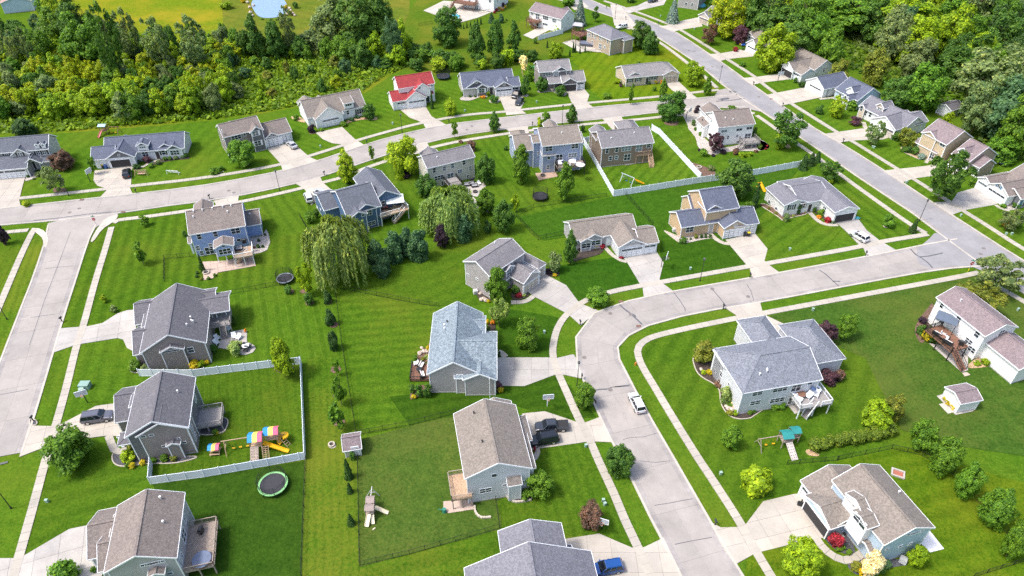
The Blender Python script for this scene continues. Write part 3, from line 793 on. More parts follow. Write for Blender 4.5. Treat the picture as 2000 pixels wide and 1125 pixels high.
drive(tile(t2,[(510,690),(640,660),(735,668),(745,695),(690,750),(665,800),(600,790),(540,760)]),tile(t2,[(520,720),(700,690)]),(2.5,2.5),C_PATIO,'patio')
drive(tile(t2,[(545,785),(620,800),(670,850),(672,910),(595,932),(590,860)]),tile(t2,[(560,800),(660,800)]),(2.5,2.5),C_CURB,'patio')
drive(tile(t2,[(1225,570),(1420,555),(1450,600),(1260,640)]),tile(t2,[(1225,570),(1420,555)]),(.95,.95),concrete('brick_paving',(.42,.3,.23),1,.15),'patio',sub='paver')
drive(tile((980,225,6.657),[(1565,605),(1660,588),(1730,635),(1610,657)]),tile((980,225,6.657),[(1565,605),(1660,588)]),(2,2),C_PATIO,'patio')
drive(tile((1020,0,8.333),[(15,575),(230,470),(330,440),(450,490),(250,590),(170,637)]),tile((1020,0,8.333),[(15,575),(230,470)]),(2.5,2.5),C_CURB,'patio')
drive(tile((1020,0,8.333),[(655,695),(820,650),(1100,680),(1400,830),(1360,860),(1200,850),(1080,830),(930,855),(800,775)]),tile((1020,0,8.333),[(800,775),(1080,830)]),(3,3),C_CURB,'patio')
drive(tile((800,0,10),[(270,210),(660,20),(900,30),(1250,200),(1620,235),(1330,350),(1010,440),(600,330)]),tile((800,0,10),[(1010,440),(1330,350)]),(3,3),C_CURB,'pool_deck')
drive(tile(n4,[(1070,-20),(1450,40),(1450,245),(1390,265)]),tile(n4,[(1070,0),(1390,265)]),(2.5,2.5),C_PATIO,'patio')
drive(tile(n4,[(1395,270),(1440,262),(1475,290),(1420,305)]),tile(n4,[(1395,270),(1440,262)]),(1,1),C_PAVE,'landing_pad')
drive(tile(n4,[(1145,495),(1240,470),(1340,560),(1540,600),(1500,645),(1330,680),(1170,520)]),tile(n4,[(1240,480),(1380,610)]),(2,2),C_PATIO,'shed_pad')
drive(tile(n4,[(1165,575),(1215,565),(1310,655),(1255,670)]),tile(n4,[(1165,575),(1255,670)]),(2,2),C_CURB,'shed_ramp')
drive(tile(b4,[(1050,680),(1085,695),(1218,865),(1080,898),(980,800)]),tile(b4,[(1085,695),(1218,865)]),(3,3),concrete('white_patio',(.74,.74,.76),1,.06),'patio')
drive(tile(n3,[(1680,570),(1900,560),(1980,600),(1760,672)]),tile(n3,[(1680,570),(1760,672)]),(2.5,2.5),C_PATIO,'patio')
drive(tile(b2,[(380,515),(330,480),(330,400),(620,380),(625,478)]),tile(b2,[(385,515),(625,478)]),(1.5,1.5),C_PAVE,'patio',sub='paver')
walkway(tile(t0,[(1290,515),(1400,510),(1440,480),(1520,450),(1560,435)]),.9,1.0,'garden_path',z=.15)
walkway(tile(m2,[(990,705),(1060,705),(1130,700),(1180,670),(1210,645)]),1.1,1.2,'garden_path',z=.15)
walkway(tile(m2,[(1905,160),(1960,230),(2060,300),(2120,310)]),.9,1.2,'garden_path',z=.15)
walkway(tile(m3,[(930,30),(990,90),(1060,130),(1120,135)]),1.1,1.2,'garden_path',z=.15)
walkway(tile((1480,330,8.333),[(800,670),(870,740),(950,830),(1040,890),(1150,920),(1300,915)]),1.1,1.2,'garden_path',z=.15)
walkway(tile(n0,[(1060,880),(1090,960),(1120,1040),(1200,1040),(1240,1020)]),1.2,1.2,'garden_path',z=.15)
walkway(tile(n2,[(865,60),(900,75),(940,115)]),1.2,1.2,'garden_path',z=.15)
walkway(tile(n2,[(1240,990),(1255,1060),(1220,1110),(1180,1130)]),.9,1.0,'garden_path',z=.15)
walkway(tile(b4,[(-30,760),(30,850),(110,920),(210,975),(290,975),(370,940),(430,900)]),1.2,1.2,'garden_path',z=.15)
walkway(tile(t4,[(1720,880),(1780,920),(1860,935)]),.9,1.2,'garden_path',z=.15)
walkway(tile(t4,[(1040,470),(1060,440),(1070,410)]),.9,1.2,'garden_path',z=.15)
walkway(tile((1560,110,6.657),[(270,560),(400,545),(500,540)]),1.0,1.2,'garden_path',z=.15)
walkway(tile((1560,110,6.657),[(840,860),(860,920),(900,990)]),1.2,1.2,'garden_path',z=.15)
tag(sheet('pond_water',tile((400,0,5),[(440,20),(560,-60),(700,-60),(800,20),(810,110),(760,160),(640,182),(530,172),(480,110)]),.13,water_mat('pond',(.20,.30,.40)),sm=2),kind='structure')
for pts,nm in((tile((800,0,10),[(795,290),(860,265),(1000,310),(940,380),(830,370),(700,360)]),'pool_water'),(tile(u3,[(800,20),(900,45),(880,80),(800,70)]),'pool_water')):
 tag(sheet(nm,pts,.16,water_mat('pool'+str(len(bpy.data.materials)),(.10,.52,.72)),sm=2),kind='structure')
# houses
ROOF=dict(slate=shingle('slate',(.135,.15,.185)),navy=shingle('navy',(.125,.145,.205)),taupe=shingle('taupe',(.255,.215,.195)),brown=shingle('brown',(.27,.235,.205)),grey=shingle('grey',(.235,.225,.24)),red=shingle('red',(.37,.045,.05)),lightgrey=shingle('lightgrey',(.28,.27,.275)),blue=shingle('blue',(.24,.30,.345),.42),bluegrey=shingle('bluegrey',(.22,.24,.285),.3),charcoal=shingle('charcoal',(.165,.16,.18)),mauve=shingle('mauve',(.27,.215,.225)),pink=shingle('pink',(.5,.3,.27)),steel=shingle('steel',(.22,.22,.255)))
WALL=dict(white=siding('white',(.86,.86,.86)),offwhite=siding('offwhite',(.76,.77,.77)),greige=siding('greige',(.50,.48,.46)),taupe=siding('taupe',(.29,.25,.24)),charcoal=siding('charcoal',(.125,.115,.125)),slate=siding('slate',(.14,.145,.165)),brown=siding('brown',(.25,.19,.15)),navy=siding('navy',(.08,.15,.27)),blue=siding('blue',(.27,.38,.66)),bluegrey=siding('bluegrey',(.31,.37,.52)),cream=siding('cream',(.60,.58,.51)),tan=siding('tan',(.58,.42,.26)),
tan2=siding('tan2',(.44,.35,.27)),grey=siding('grey',(.43,.42,.44)),palegrey=siding('palegrey',(.66,.67,.71)),lightblue=siding('lightblue',(.46,.59,.72)),mauvegrey=siding('mauvegrey',(.40,.37,.375)),beige=siding('beige',(.58,.48,.38)),stone=stone_mat(),gold=siding('gold',(.54,.43,.29)))
GLASS=glass_mat()
GARDARK=plain('garage_shade_paint',(.035,.033,.035),.9)  # near-black colour standing in for the shade inside an open garage
SHUT=dict(black=plain('black_shutter',(.025,.028,.032),.6),white=WHITE,blue=plain('blue_shutter',(.09,.22,.36),.6))
DOORM=dict(white=WHITE,beige=plain('beige_door',(.55,.50,.43),.5),tan=plain('tan_door',(.50,.44,.37),.5),red=plain('red_door',(.3,.03,.03),.5),blue=plain('blue_door',(.1,.2,.32),.5),dark=plain('dark_door',(.05,.045,.045),.5),grey=plain('grey_door',(.42,.42,.43),.5))
WIN_ME={}
def window_mesh(w,h,n):
 k=(round(w,1),round(h,1),n)
 if k not in WIN_ME:
  w,h=k[0],k[1]
  f,p=MB(),MB()
  t=min(.09,h*.13)
  f.box(-w/2,w/2,-.06,.05,-h/2,-h/2+t);f.box(-w/2,w/2,-.06,.05,h/2-t,h/2)
  for i in range(n+1):
   x=-w/2+t/2+(w-t)*i/n
   f.box(x-t/2,x+t/2,-.06,.048,-h/2+t,h/2-t)
  if h>1.05:
   for i in range(n):
    x0,x1=-w/2+t+(w-t)*i/n,-w/2+(w-t)*(i+1)/n
    f.box(x0,x1,-.05,.03,-.035,.035)
  p.box(-w/2+.03,w/2-.03,-.02,-.005,-h/2+.03,h/2-.03)
  WIN_ME[k]=(f.mesh('window',WHITE),p.mesh('pane',GLASS))
 return WIN_ME[k]
GAR_ME={}
def garage_mesh(w,col,lites=True):
 k=(round(w,1),col,lites)
 if k not in GAR_ME:
  w,h=k[0],2.25
  d,g=MB(),MB()
  d.box(-w/2,w/2,0,.05,0,h)
  nc=max(2,int(round(w/1.2)))
  for r in range(4):
   for c in range(nc):
    x0,x1=-w/2+w*c/nc+.08,-w/2+w*(c+1)/nc-.08
    z0,z1=h*r/4+.07,h*(r+1)/4-.07
    if r==3 and lites:g.box(x0,x1,-.075,-.0,z0+.04,z1-.04)
    else:d.box(x0,x1,-.045,0,z0,z1)
  f=MB()
  t=.16
  f.box(-w/2-t,-w/2,-.1,.08,0,h+t);f.box(w/2,w/2+t,-.1,.08,0,h+t);f.box(-w/2,w/2,-.1,.08,h,h+t)
  GAR_ME[k]=(d.mesh('garage_door',DOORM[col]),g.mesh('pane',GLASS)if lites else None,f.mesh('door_frame',WHITE))
 return GAR_ME[k]
HOUSES=[]
class Block:pass
class House:
 def __init__(self,name,nick,label,cat,T,head,z,wall,roof,trim=WHITE):
  self.T,self.nick,self.wall,self.roof=T,nick,wall,roof
  p=[G(*tile(T,[q])[0],z)for q in head]
  d=p[1]-p[0]
  self.ang=math.atan2(d.y,d.x)
  self.o=Vector((p[0].x,p[0].y,0))
  self.c,self.s=math.cos(self.ang),math.sin(self.ang)
  self.root=empty(name,self.o,self.ang)
  tag(self.root,label,cat)
  self.b={}
  self.trim=trim
  HOUSES.append(self)
 def loc(self,p):
  x,y=p[0]-self.o.x,p[1]-self.o.y
  return(x*self.c+y*self.s,-x*self.s+y*self.c)
 def wld(self,u,v,z=0):
  return Vector((self.o.x+u*self.c-v*self.s,self.o.y+u*self.s+v*self.c,z))
 def at(self,q,z=0.0):
  return self.loc(G(*tile(self.T,[q])[0],z))
 def R(self,name,uf0,uf1,vf0,vf1):
  b=self.b[name]
  return(b.U0+(b.U1-b.U0)*uf0,b.U0+(b.U1-b.U0)*uf1,b.V0+(b.V1-b.V0)*vf0,b.V0+(b.V1-b.V0)*vf1)
 def B(self,name,pts,ze,ax='u',pitch=.6,kind='gable',zp=None,z0=0.0,back=0,front=0,left=0,right=0,wall=None,roof=None,gm=None,walls=True,ov=.38,go=.28,trim=True,found=True):
  b=Block()
  if len(pts)==4 and not isinstance(pts[0],tuple):b.U0,b.U1,b.V0,b.V1=pts
  else:
   L=[self.at(q,ze if zp is None else zp)for q in pts]
   b.U0,b.U1=min(p[0]for p in L),max(p[0]for p in L)
   b.V0,b.V1=min(p[1]for p in L),max(p[1]for p in L)
  b.V1+=back;b.V0-=front;b.U0-=left;b.U1+=right
  b.ze,b.ax,b.pitch,b.kind,b.z0=ze,ax,pitch,kind,z0
  if zp is not None and zp<ze-1:
   b.U0-=ov;b.U1+=ov;b.V0-=ov;b.V1+=ov
  self.b[name]=b
  eu,ev=(go,ov)if ax=='u' else(ov,go)
  if kind.startswith('hip'):eu=ev=ov
  b.u0,b.u1,b.v0,b.v1=b.U0+eu,b.U1-eu,b.V0+ev,b.V1-ev
  if ax=='u':
   A0,A1,C0,C1=b.U0,b.U1,b.V0,b.V1
   P=lambda a,c,z:(a,c,z)
   a0,a1,c0,c1=b.u0,b.u1,b.v0,b.v1
  else:
   A0,A1,C0,C1=b.V0,b.V1,b.U0,b.U1
   P=lambda a,c,z:(c,a,z)
   a0,a1,c0,c1=b.v0,b.v1,b.u0,b.u1
  half=(C1-C0)/2
  Cm=(C0+C1)/2
  t=.16
  if kind=='shed':zr=ze+pitch*(C1-C0)
  elif kind=='flat':zr=ze
  else:zr=ze+pitch*half
  b.zr=zr
  rf,tr,wl=MB(),MB(),MB()
  flip=ax!='u'
  def pr(mb,A,Bq,mi=0):
   if flip:A,Bq=Bq,A
   mb.prism(A,Bq,mi)
  h0=h1=0.0
  if kind=='hip':h0=h1=half
  if kind in('hipL','hip0'):h0=half
  if kind in('hipR','hip1'):h1=half
  if kind.startswith('hip')and(A1-A0)<h0+h1+.4:
   k=(A1-A0-.4)/(h0+h1);h0*=k;h1*=k
  if kind=='shed':
   pr(rf,[P(A0,C0,ze-t),P(A0,C1,zr-t),P(A0,C1,zr),P(A0,C0,ze)][::-1],[P(A1,C0,ze-t),P(A1,C1,zr-t),P(A1,C1,zr),P(A1,C0,ze)][::-1])
   wt0,wt1=ze+(c0-C0)*pitch-t-.01,ze+(c1-C0)*pitch-t-.01
   pr(wl,[P(a0,c0,z0),P(a0,c1,z0),P(a0,c1,wt1),P(a0,c0,wt0)][::-1],[P(a1,c0,z0),P(a1,c1,z0),P(a1,c1,wt1),P(a1,c0,wt0)][::-1])
   tr.bar(P(A0,C0-.03,ze-.07),P(A1,C0-.03,ze-.07),.06,.2)
   for a in(A0-.03,A1+.03):tr.bar(P(a,C0,ze-.06),P(a,C1,zr-.06),.06,.2)
  elif kind=='flat':
   rf.box(b.U0,b.U1,b.V0,b.V1,ze-.15,ze)
   wl.box(b.u0,b.u1,b.v0,b.v1,z0,ze-.16)
  else:
   r0,r1=A0+h0,A1-h1
   for c,sgn in((C0,1),(C1,-1)):
    top=[P(A0,c,ze),P(A1,c,ze),P(r1,Cm,zr),P(r0,Cm,zr)]
    bot=[(x,y,z-t)for x,y,z in top]
    if(sgn>0)!=flip:rf.prism(bot,top)
    else:rf.prism(bot[::-1],top[::-1])
   for hh,a,r in((h0,A0,r0),(h1,A1,r1)):
    if hh>0:
     top=[P(a,C0,ze),P(a,C1,ze),P(r,Cm,zr)]
     bot=[(x,y,z-t)for x,y,z in top]
     if area2(top)>0:rf.prism(bot,top)
     else:rf.prism(bot[::-1],top[::-1])
   rf.bar(P(r0,Cm,zr+.0),P(r1,Cm,zr+.0),.34,.09,1)
   for hh,a,r in((h0,A0,r0),(h1,A1,r1)):
    if hh>0:
     for c in(C0,C1):rf.bar(P(a,c,ze),P(r,Cm,zr),.26,.08,1)
   wt=ze+(c0-C0)*pitch-t-.012
   ap=zr-t-.012
   if kind=='gable' or(h0==0)!=(h1==0):
    e0=ap if h0==0 else wt
    e1=ap if h1==0 else wt
    if h0==0 and h1==0:
     pr(wl,[P(a0,c0,z0),P(a0,c1,z0),P(a0,c1,wt),P(a0,Cm,ap),P(a0,c0,wt)][::-1],[P(a1,c0,z0),P(a1,c1,z0),P(a1,c1,wt),P(a1,Cm,ap),P(a1,c0,wt)][::-1])
    else:
     wl.box(b.u0,b.u1,b.v0,b.v1,z0,wt)
     a=a0 if h0==0 else a1
     d=.2 if h0==0 else-.2
     pr(wl,[P(a,c0,wt),P(a,c1,wt),P(a,Cm,ap)][::-1],[P(a+d,c0,wt),P(a+d,c1,wt),P(a+d,Cm,ap)][::-1])
   else:
    wl.box(b.u0,b.u1,b.v0,b.v1,z0,wt)
   for c in(C0-.03,C1+.03):tr.bar(P(A0,c,ze-.075),P(A1,c,ze-.075),.06,.2)
   for hh,a in((h0,A0-.03),(h1,A1+.03)):
    if hh==0:
     tr.bar(P(a,C0,ze-.07),P(a,Cm,zr-.07),.07,.24);tr.bar(P(a,C1,ze-.07),P(a,Cm,zr-.07),.07,.24)
    else:tr.bar(P(a,C0,ze-.075),P(a,C1,ze-.075),.06,.2)
   if gm:
    for hh,a,d in((h0,a0,-.025),(h1,a1,.025)):
     if hh==0:
      gb=MB()
      pr(gb,[P(a,c0+.02,wt),P(a,c1-.02,wt),P(a,Cm,ap-.02)],[P(a+d,c0+.02,wt),P(a+d,c1-.02,wt),P(a+d,Cm,ap-.02)])
      if walls:obj('gable_panel',gb,self.root,mat=WALL[gm])
  rm=ROOF[roof or self.roof]
  obj('roof',rf,self.root,mat=[rm,rm])
  if walls:
   obj('wall',wl,self.root,mat=WALL[wall or self.wall])
   if trim:
    wt=min(ze,99)-.12
    for u in(b.u0,b.u1):
     for v in(b.v0,b.v1):
      tr.box(u-.075,u+.075,v-.075,v+.075,z0,wt)
   if found and z0==0:
    fm=MB()
    fm.box(b.u0-.03,b.u1+.03,b.v0-.03,b.v1+.03,-.1,.28)
    obj('foundation',fm,self.root,mat=FOUND)
  if trim:obj('trim',tr,self.root,mat=self.trim)
  return b
 def bump(self,name,host,ql,qr,d,pitch=.5,kind='gable',z0=0.0,wall=None,gm=None,keep=.35,roof=None,found=False):
  """a piece standing d metres proud of the front wall of block host; ql, qr sight its two eave corners"""
  b=self.b[host]
  sv,b.v0=b.v0,b.v0-d
  p,q=self.face(host,'v-',ql)[0],self.face(host,'v-',qr)[0]
  b.v0=sv
  ze=(p.z+q.z)/2
  return self.B(name,(p.x,q.x,sv-d-.2,sv+keep),ze,'v' if kind!='shed' else 'u',pitch,kind,z0=z0,wall=wall,gm=gm,roof=roof,ov=.2,go=.2,found=found)
 def face(self,bn,f,q):
  """meet the wall f of block bn along the sight line q: local point and the wall's turn"""
  b=self.b[bn]
  d=ray(*tile(self.T,[q])[0])
  dl=(d.x*self.c+d.y*self.s,-d.x*self.s+d.y*self.c,d.z)
  ol=self.loc((0,0))
  if f[0]=='u':
   w=b.u0 if f[1]=='-' else b.u1
   t=(w-ol[0])/dl[0]
  else:
   w=b.v0 if f[1]=='-' else b.v1
   t=(w-ol[1])/dl[1]
  p=Vector((ol[0]+dl[0]*t,ol[1]+dl[1]*t,CAM_H+dl[2]*t))
  rz={'v-':0,'u+':math.pi/2,'v+':math.pi,'u-':-math.pi/2}[f]
  return p,rz,b
 def clampf(self,p,b,f,w,h):
  lo,hi=(b.u0,b.u1)if f[0]=='v' else(b.v0,b.v1)
  k=0 if f[0]=='v' else 1
  m=w/2+.15
  p[k]=(lo+hi)/2 if hi-lo<2*m else min(max(p[k],lo+m),hi-m)
  return p
 def W(self,bn,f,*qs,w=1.0,h=1.4,n=1,shut=None):
  for q in qs:
   p,rz,b=self.face(bn,f,q)
   p=self.clampf(p,b,f,w,h)
   zt=b.ze+(b.pitch*(b.U1-b.U0 if b.ax=='v' else b.V1-b.V0)/2 if(b.ax=='v')==(f[0]=='v')and b.kind=='gable' else 0)
   p.z=min(max(p.z,b.z0+h/2+.12),max(b.z0+h/2+.12,zt-.3-h/2))
   fm,pm=window_mesh(w,h,n)
   win=obj('window',fm,self.root,p,rz)
   obj('pane',pm,win)
   if shut:
    for sg in(-1,1):
     sb=MB()
     sb.box(sg*(w/2+.22)-.2,sg*(w/2+.22)+.2,-.05,.03,-h/2,h/2)
     obj('shutter',sb,self.root,p,rz,mat=SHUT[shut])
 def GD(self,bn,f,q,w=4.9,col='white',open_=False,lites=True,x=None):
  p,rz,b=self.face(bn,f,q)
  p=self.clampf(p,b,f,w+.3,2)
  p.z=b.z0+.14
  d,g,fr=garage_mesh(w,col,lites)
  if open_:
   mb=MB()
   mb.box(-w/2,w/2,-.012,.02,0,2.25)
   obj('garage_shade_panel',mb,self.root,p,rz,mat=GARDARK)  # flat dark panel painted as the shaded inside; no room behind it
   fo=obj('door_frame',fr,self.root,p,rz)
  else:
   do=obj('garage_door',d,self.root,p,rz)
   if g:obj('pane',g,do)
   obj('door_frame',fr,self.root,p,rz)
 def D(self,bn,f,q,col='dark',w=1.0):
  p,rz,b=self.face(bn,f,q)
  p=self.clampf(p,b,f,w+.3,2)
  p.z=b.z0+.3
  mb=MB()
  mb.box(-w/2,w/2,-.05,.02,0,2.1)
  d=obj('door',mb,self.root,p,rz,mat=DOORM[col])
  fb=MB()
  for sx in(-1,1):fb.box(sx*(w/2+.07)-.07,sx*(w/2+.07)+.07,-.08,.02,0,2.2)
  fb.box(-w/2,w/2,-.08,.02,2.1,2.2)
  obj('frame',fb,d,mat=WHITE)
 def C(self,*qs,z1=2.7,r=.16,z=0.0,mat=None):
  for q in qs:
   u,v=self.at(q,z)
   mb=MB()
   mb.box(u-r,u+r,v-r,v+r,z,z1)
   mb.box(u-r*1.5,u+r*1.5,v-r*1.5,v+r*1.5,z,z+.35)
   mb.box(u-r*1.4,u+r*1.4,v-r*1.4,v+r*1.4,z1-.2,z1)
   obj('column',mb,self.root,mat=mat or WHITE)
 def vent(self,bn,*qs,mat=None):
  b=self.b[bn]
  for q in qs:
   best=None
   for k in range(60):
    z=b.ze+(b.zr-b.ze)*k/59
    u,v=self.at(q,z)
    c,c0,c1=(v,b.V0,b.V1)if b.ax=='u' else(u,b.U0,b.U1)
    hz=b.ze+b.pitch*min(c-c0,c1-c)
    if best is None or abs(hz-z)<best[0]:best=(abs(hz-z),u,v,z)
   _,u,v,z=best
   mb=MB()
   mb.cyl((u,v,z-.15),.09,.09,.55,8);mb.cyl((u,v,z+.4),.16,.16,.08,8)
   obj('roof_vent',mb,self.root,mat=mat or WHITE)
 def deck(self,pts,z,mat=WOODT,rail=None,stairs=None,sides='u-v-u+',swidth=1.1,boards='u',post=True,railh=1.0):
  L=[self.at(q,z)for q in pts]
  u0,u1,v0,v1=min(p[0]for p in L),max(p[0]for p in L),min(p[1]for p in L),max(p[1]for p in L)
  rail=rail or mat
  fr=MB()
  fr.box(u0,u1,v0,v1,z-.3,z-.05)
  dk=obj('deck',fr,self.root,mat=mat)
  bd=MB()
  if boards=='u':
   n=max(2,int((v1-v0)/.16))
   for i in range(n):bd.box(u0-.04,u1+.04,v0+(v1-v0)*i/n,v0+(v1-v0)*(i+1)/n-.02,z-.05,z)
  else:
   n=max(2,int((u1-u0)/.16))
   for i in range(n):bd.box(u0+(u1-u0)*i/n,u0+(u1-u0)*(i+1)/n-.02,v0-.04,v1+.04,z-.05,z)
  tag(obj('deck_boards',bd,dk,mat=mat),kind='stuff')
  st=None
  if stairs:
   a,e=self.at(stairs[0],z),self.at(stairs[1],.1)
   st=(a,e)
  for sd in('u-','u+','v-','v+'):
   if sd not in sides:continue
   if sd[0]=='u':
    x=u0 if sd[1]=='-' else u1
    A,Bq=Vector((x,v0,z)),Vector((x,v1,z))
   else:
    y=v0 if sd[1]=='-' else v1
    A,Bq=Vector((u0,y,z)),Vector((u1,y,z))
   n=max(1,int((Bq-A).length/1.8))
   rl=MB()
   gap=[]
   for i in range(n):
    p,q=A.lerp(Bq,i/n),A.lerp(Bq,(i+1)/n)
    if st and((p+q)/2-Vector((st[0][0],st[0][1],z))).length<1.0:continue
    rl.bar(p+Vector((0,0,railh)),q+Vector((0,0,railh)),.11,.06)
    rl.bar(p+Vector((0,0,.14)),q+Vector((0,0,.14)),.06)
    k=max(2,int((q-p).length/.16))
    for j in range(k):
     s=p.lerp(q,j/k)
     rl.bar(s+Vector((0,0,.14)),s+Vector((0,0,railh)),.035)
   for i in range(n+1):
    p=A.lerp(Bq,i/n)
    rl.bar(p+Vector((0,0,-.3)),p+Vector((0,0,railh+.08)),.12)
   obj('railing',rl,dk,mat=rail)
  if post and z>.8:
   for x in(u0+.15,(u0+u1)/2,u1-.15):
    for y in(v0+.15,v1-.15):
     pm=MB()
     pm.box(x-.08,x+.08,y-.08,y+.08,0,z-.3)
     obj('post',pm,dk,mat=rail)
  if st:
   a,e=Vector((st[0][0],st[0][1],z)),Vector((st[1][0],st[1][1],.12))
   d=Vector((e.x-a.x,e.y-a.y,0)).normalized()
   s=Vector((-d.y,d.x,0))*swidth/2
   sm_=MB()
   n=max(2,int(z/.19))
   for i in range(n):
    p=a.lerp(e,(i+.5)/n)
    sm_.prism([p-s-d*.14-Vector((0,0,.04)),p+s-d*.14-Vector((0,0,.04)),p+s+d*.14-Vector((0,0,.04)),p-s+d*.14-Vector((0,0,.04))][::-1],[p-s-d*.14,p+s-d*.14,p+s+d*.14,p-s+d*.14][::-1])
   for sg in(-1,1):
    sm_.bar(a+s*sg-Vector((0,0,.15)),e+s*sg-Vector((0,0,.05)),.06,.28)
   obj('stair',sm_,dk,mat=mat)
   hr=MB()
   for sg in(-1,1):
    hr.bar(a+s*sg+Vector((0,0,railh)),e+s*sg+Vector((0,0,railh*.95)),.09,.06)
    hr.bar(a+s*sg+Vector((0,0,.4)),e+s*sg+Vector((0,0,.4)),.05)
    for f in(0,.5,1):
     p=a.lerp(e,f)+s*sg
     hr.bar(p-Vector((0,0,.1)),p+Vector((0,0,railh)),.1)
   obj('stair_rail',hr,dk,mat=rail)
  return(u0,u1,v0,v1)
def house_list():
# upper left row
 h=House('two_storey_house','left-edge dormer house','pale grey house with slate roof and two tiny dormers, cut off by the left edge','house',(0,240,6.605),[(0,172),(607,122)],8.6,'greige','slate')
 h.B('main',[(622,338),(700,172),(-330,400)],5.8,'u',.65)
 h.B('garage',[(350,578),(-330,640)],2.9,'u',.5,'shed',back=4)
 h.B('low',[(660,492),(525,506)],2.9,'u',.6,'shed',back=2.2,walls=False)
 h.B('g1',[(148,402),(383,400)],5.2,'v',.75,back=4,z0=2.8)
 h.B('entry',[(318,505),(540,520)],3.1,'v',.7,back=3,walls=False)
 h.B('d1',[(440,288),(497,285)],7.0,'v',.8,back=1.5,z0=5.8,ov=.15,go=.1,wall='white');h.B('d2',[(522,283),(578,280)],7.0,'v',.8,back=1.5,z0=5.8,ov=.15,go=.1,wall='white')
 h.W('main','v-',(490,380),(570,372),(90,415),w=1.1,h=1.3,n=2,shut='black');h.W('g1','v-',(262,412),w=1.2,h=1.3,n=2,shut='black')
 h.W('main','u+',(697,225),(657,320),w=.5,h=.9);h.W('d1','v-',(468,295),w=.4,h=.4);h.W('d2','v-',(548,290),w=.4,h=.4)
 h.GD('garage','v-',(210,655));h.GD('garage','v-',(0,690),2.7);h.D('main','v-',(445,570));h.C((360,640),(550,600),(640,560))
 h=House('ranch_house','dark-gabled ranch','long slate-roofed ranch house with dark gables, white trim and an open double garage','house',(0,225,5),[(1010,200),(1755,142)],6,'palegrey','navy')
 h.B('main',[(1800,320),(1790,178),(1010,385)],3.0,'u',.6)
 h.B('garage',[(1030,430),(1316,405)],3.0,'v',.62,back=9,gm='slate');h.B('left',[(885,435),(1040,428)],2.9,'u',.55,back=7,right=2)
 h.B('r1',[(1530,328),(1700,316)],3.05,'v',.62,back=4,gm='slate');h.B('r2',[(1618,332),(1784,322)],2.9,'v',.62,back=4,front=.5,gm='slate')
 h.B('dormer',[(1325,302),(1447,296)],4.6,'v',.6,back=3,z0=3.2,wall='white',gm='slate')
 h.GD('garage','v-',(1190,490),4.9,open_=True);h.GD('left','v-',(980,480),2.6,lites=False)
 h.W('r2','v-',(1708,365),w=2.4,h=1.5,n=3);h.W('main','v-',(1595,360),w=1.1,shut='black');h.D('main','v-',(1535,370));h.W('main','v-',(1415,370),w=1.6,n=2)
 h.W('garage','v-',(1160,390),w=.6,h=.6);h.W('dormer','v-',(1392,312),w=1.6,h=.5,n=3);h.C((1378,425),(1462,408),(1330,470))
 h=House('two_storey_house','white-shuttered grey house','dark grey two-storey house with taupe roof, white shutters and two white garage doors','house',(400,225,5),[(135,35),(437,-35)],8.4,'taupe','taupe')
 h.B('main',[(235,182),(108,115),(562,128)],6.0,'u',.6);h.B('cross',[(428,158),(566,132)],6.0,'v',.75,back=5,front=.8,gm='slate',wall='slate')
 h.B('sg',[(228,142),(335,122)],6.15,'v',.7,back=3,z0=5.7,gm='slate');h.B('porch',[(245,300),(445,268)],2.9,'u',.45,'shed',back=2.6,walls=False)
 h.B('garage',[(580,212),(852,160)],3.0,'u',.6,back=7.5);h.B('gg',[(578,218),(727,190)],3.05,'v',.6,back=4,front=.3,gm='slate')
 h.GD('gg','v-',(665,245),lites=False);h.GD('garage','v-',(798,215),2.6,lites=False)
 h.W('main','v-',(300,190),w=2.7,h=1.3,n=3);h.W('main','v-',(383,172),w=.8,h=.8);h.W('cross','v-',(495,178),w=1.6,h=1.5,n=2,shut='white');h.W('cross','v-',(512,275),w=1.8,h=1.5,n=2,shut='white')
 h.W('main','u-',(185,160),(180,250),w=.5,h=.9);h.W('gg','v-',(648,185),w=.7,h=.7);h.W('sg','v-',(278,122),w=.5,h=.4);h.C((440,330),(260,345))
 h=House('cape_house','thicket-side white house','white one-and-a-half-storey house with brown roof, shed dormer and wide garage gable','house',(560,130,6.657),[(220,425),(910,285)],6.6,'white','brown')
 h.B('main',[(142,503),(1032,512),(715,568)],3.1,'u',.68);h.B('garage',[(368,697),(737,607)],3.1,'v',.7,back=9)
 h.B('dormer',[(738,488),(876,460)],5.2,'u',.25,'shed',back=3.2,z0=3.4);h.B('rear',h.R('main',.02,.3,.6,1.25),3.1,'v',.6)
 h.W('dormer','v-',(802,490),w=2.0,h=.8,n=3);h.W('main','v-',(795,588),w=.9,h=1.4);h.W('main','v-',(955,582),w=2.2,h=1.6,n=3,shut='black');h.D('main','v-',(835,600),'white')
 h.GD('garage','v-',(580,752));h.W('garage','u-',(255,628),w=.6,h=1.1);h.C((868,640),(745,655))
 h=House('two_storey_house','red-roofed house','white two-storey farmhouse-style house with bright red roof','house',(560,130,6.657),[(1425,100),(1845,40)],8.6,'white','red')
 h.B('main',[(1372,165),(1485,285),(1916,205)],6.0,'u',.6);h.B('garage',[(1425,452),(1308,350),(1600,428)],3.0,'u',.6);h.B('gg',[(1545,442),(1816,390)],3.05,'v',.72,back=6)
 h.B('upper',[(1630,260),(1878,278)],5.5,'v',.72,back=5,z0=2.9);h.B('porch',[(1790,375),(1910,350)],3.0,'u',.5,'shed',back=2.2,walls=False)
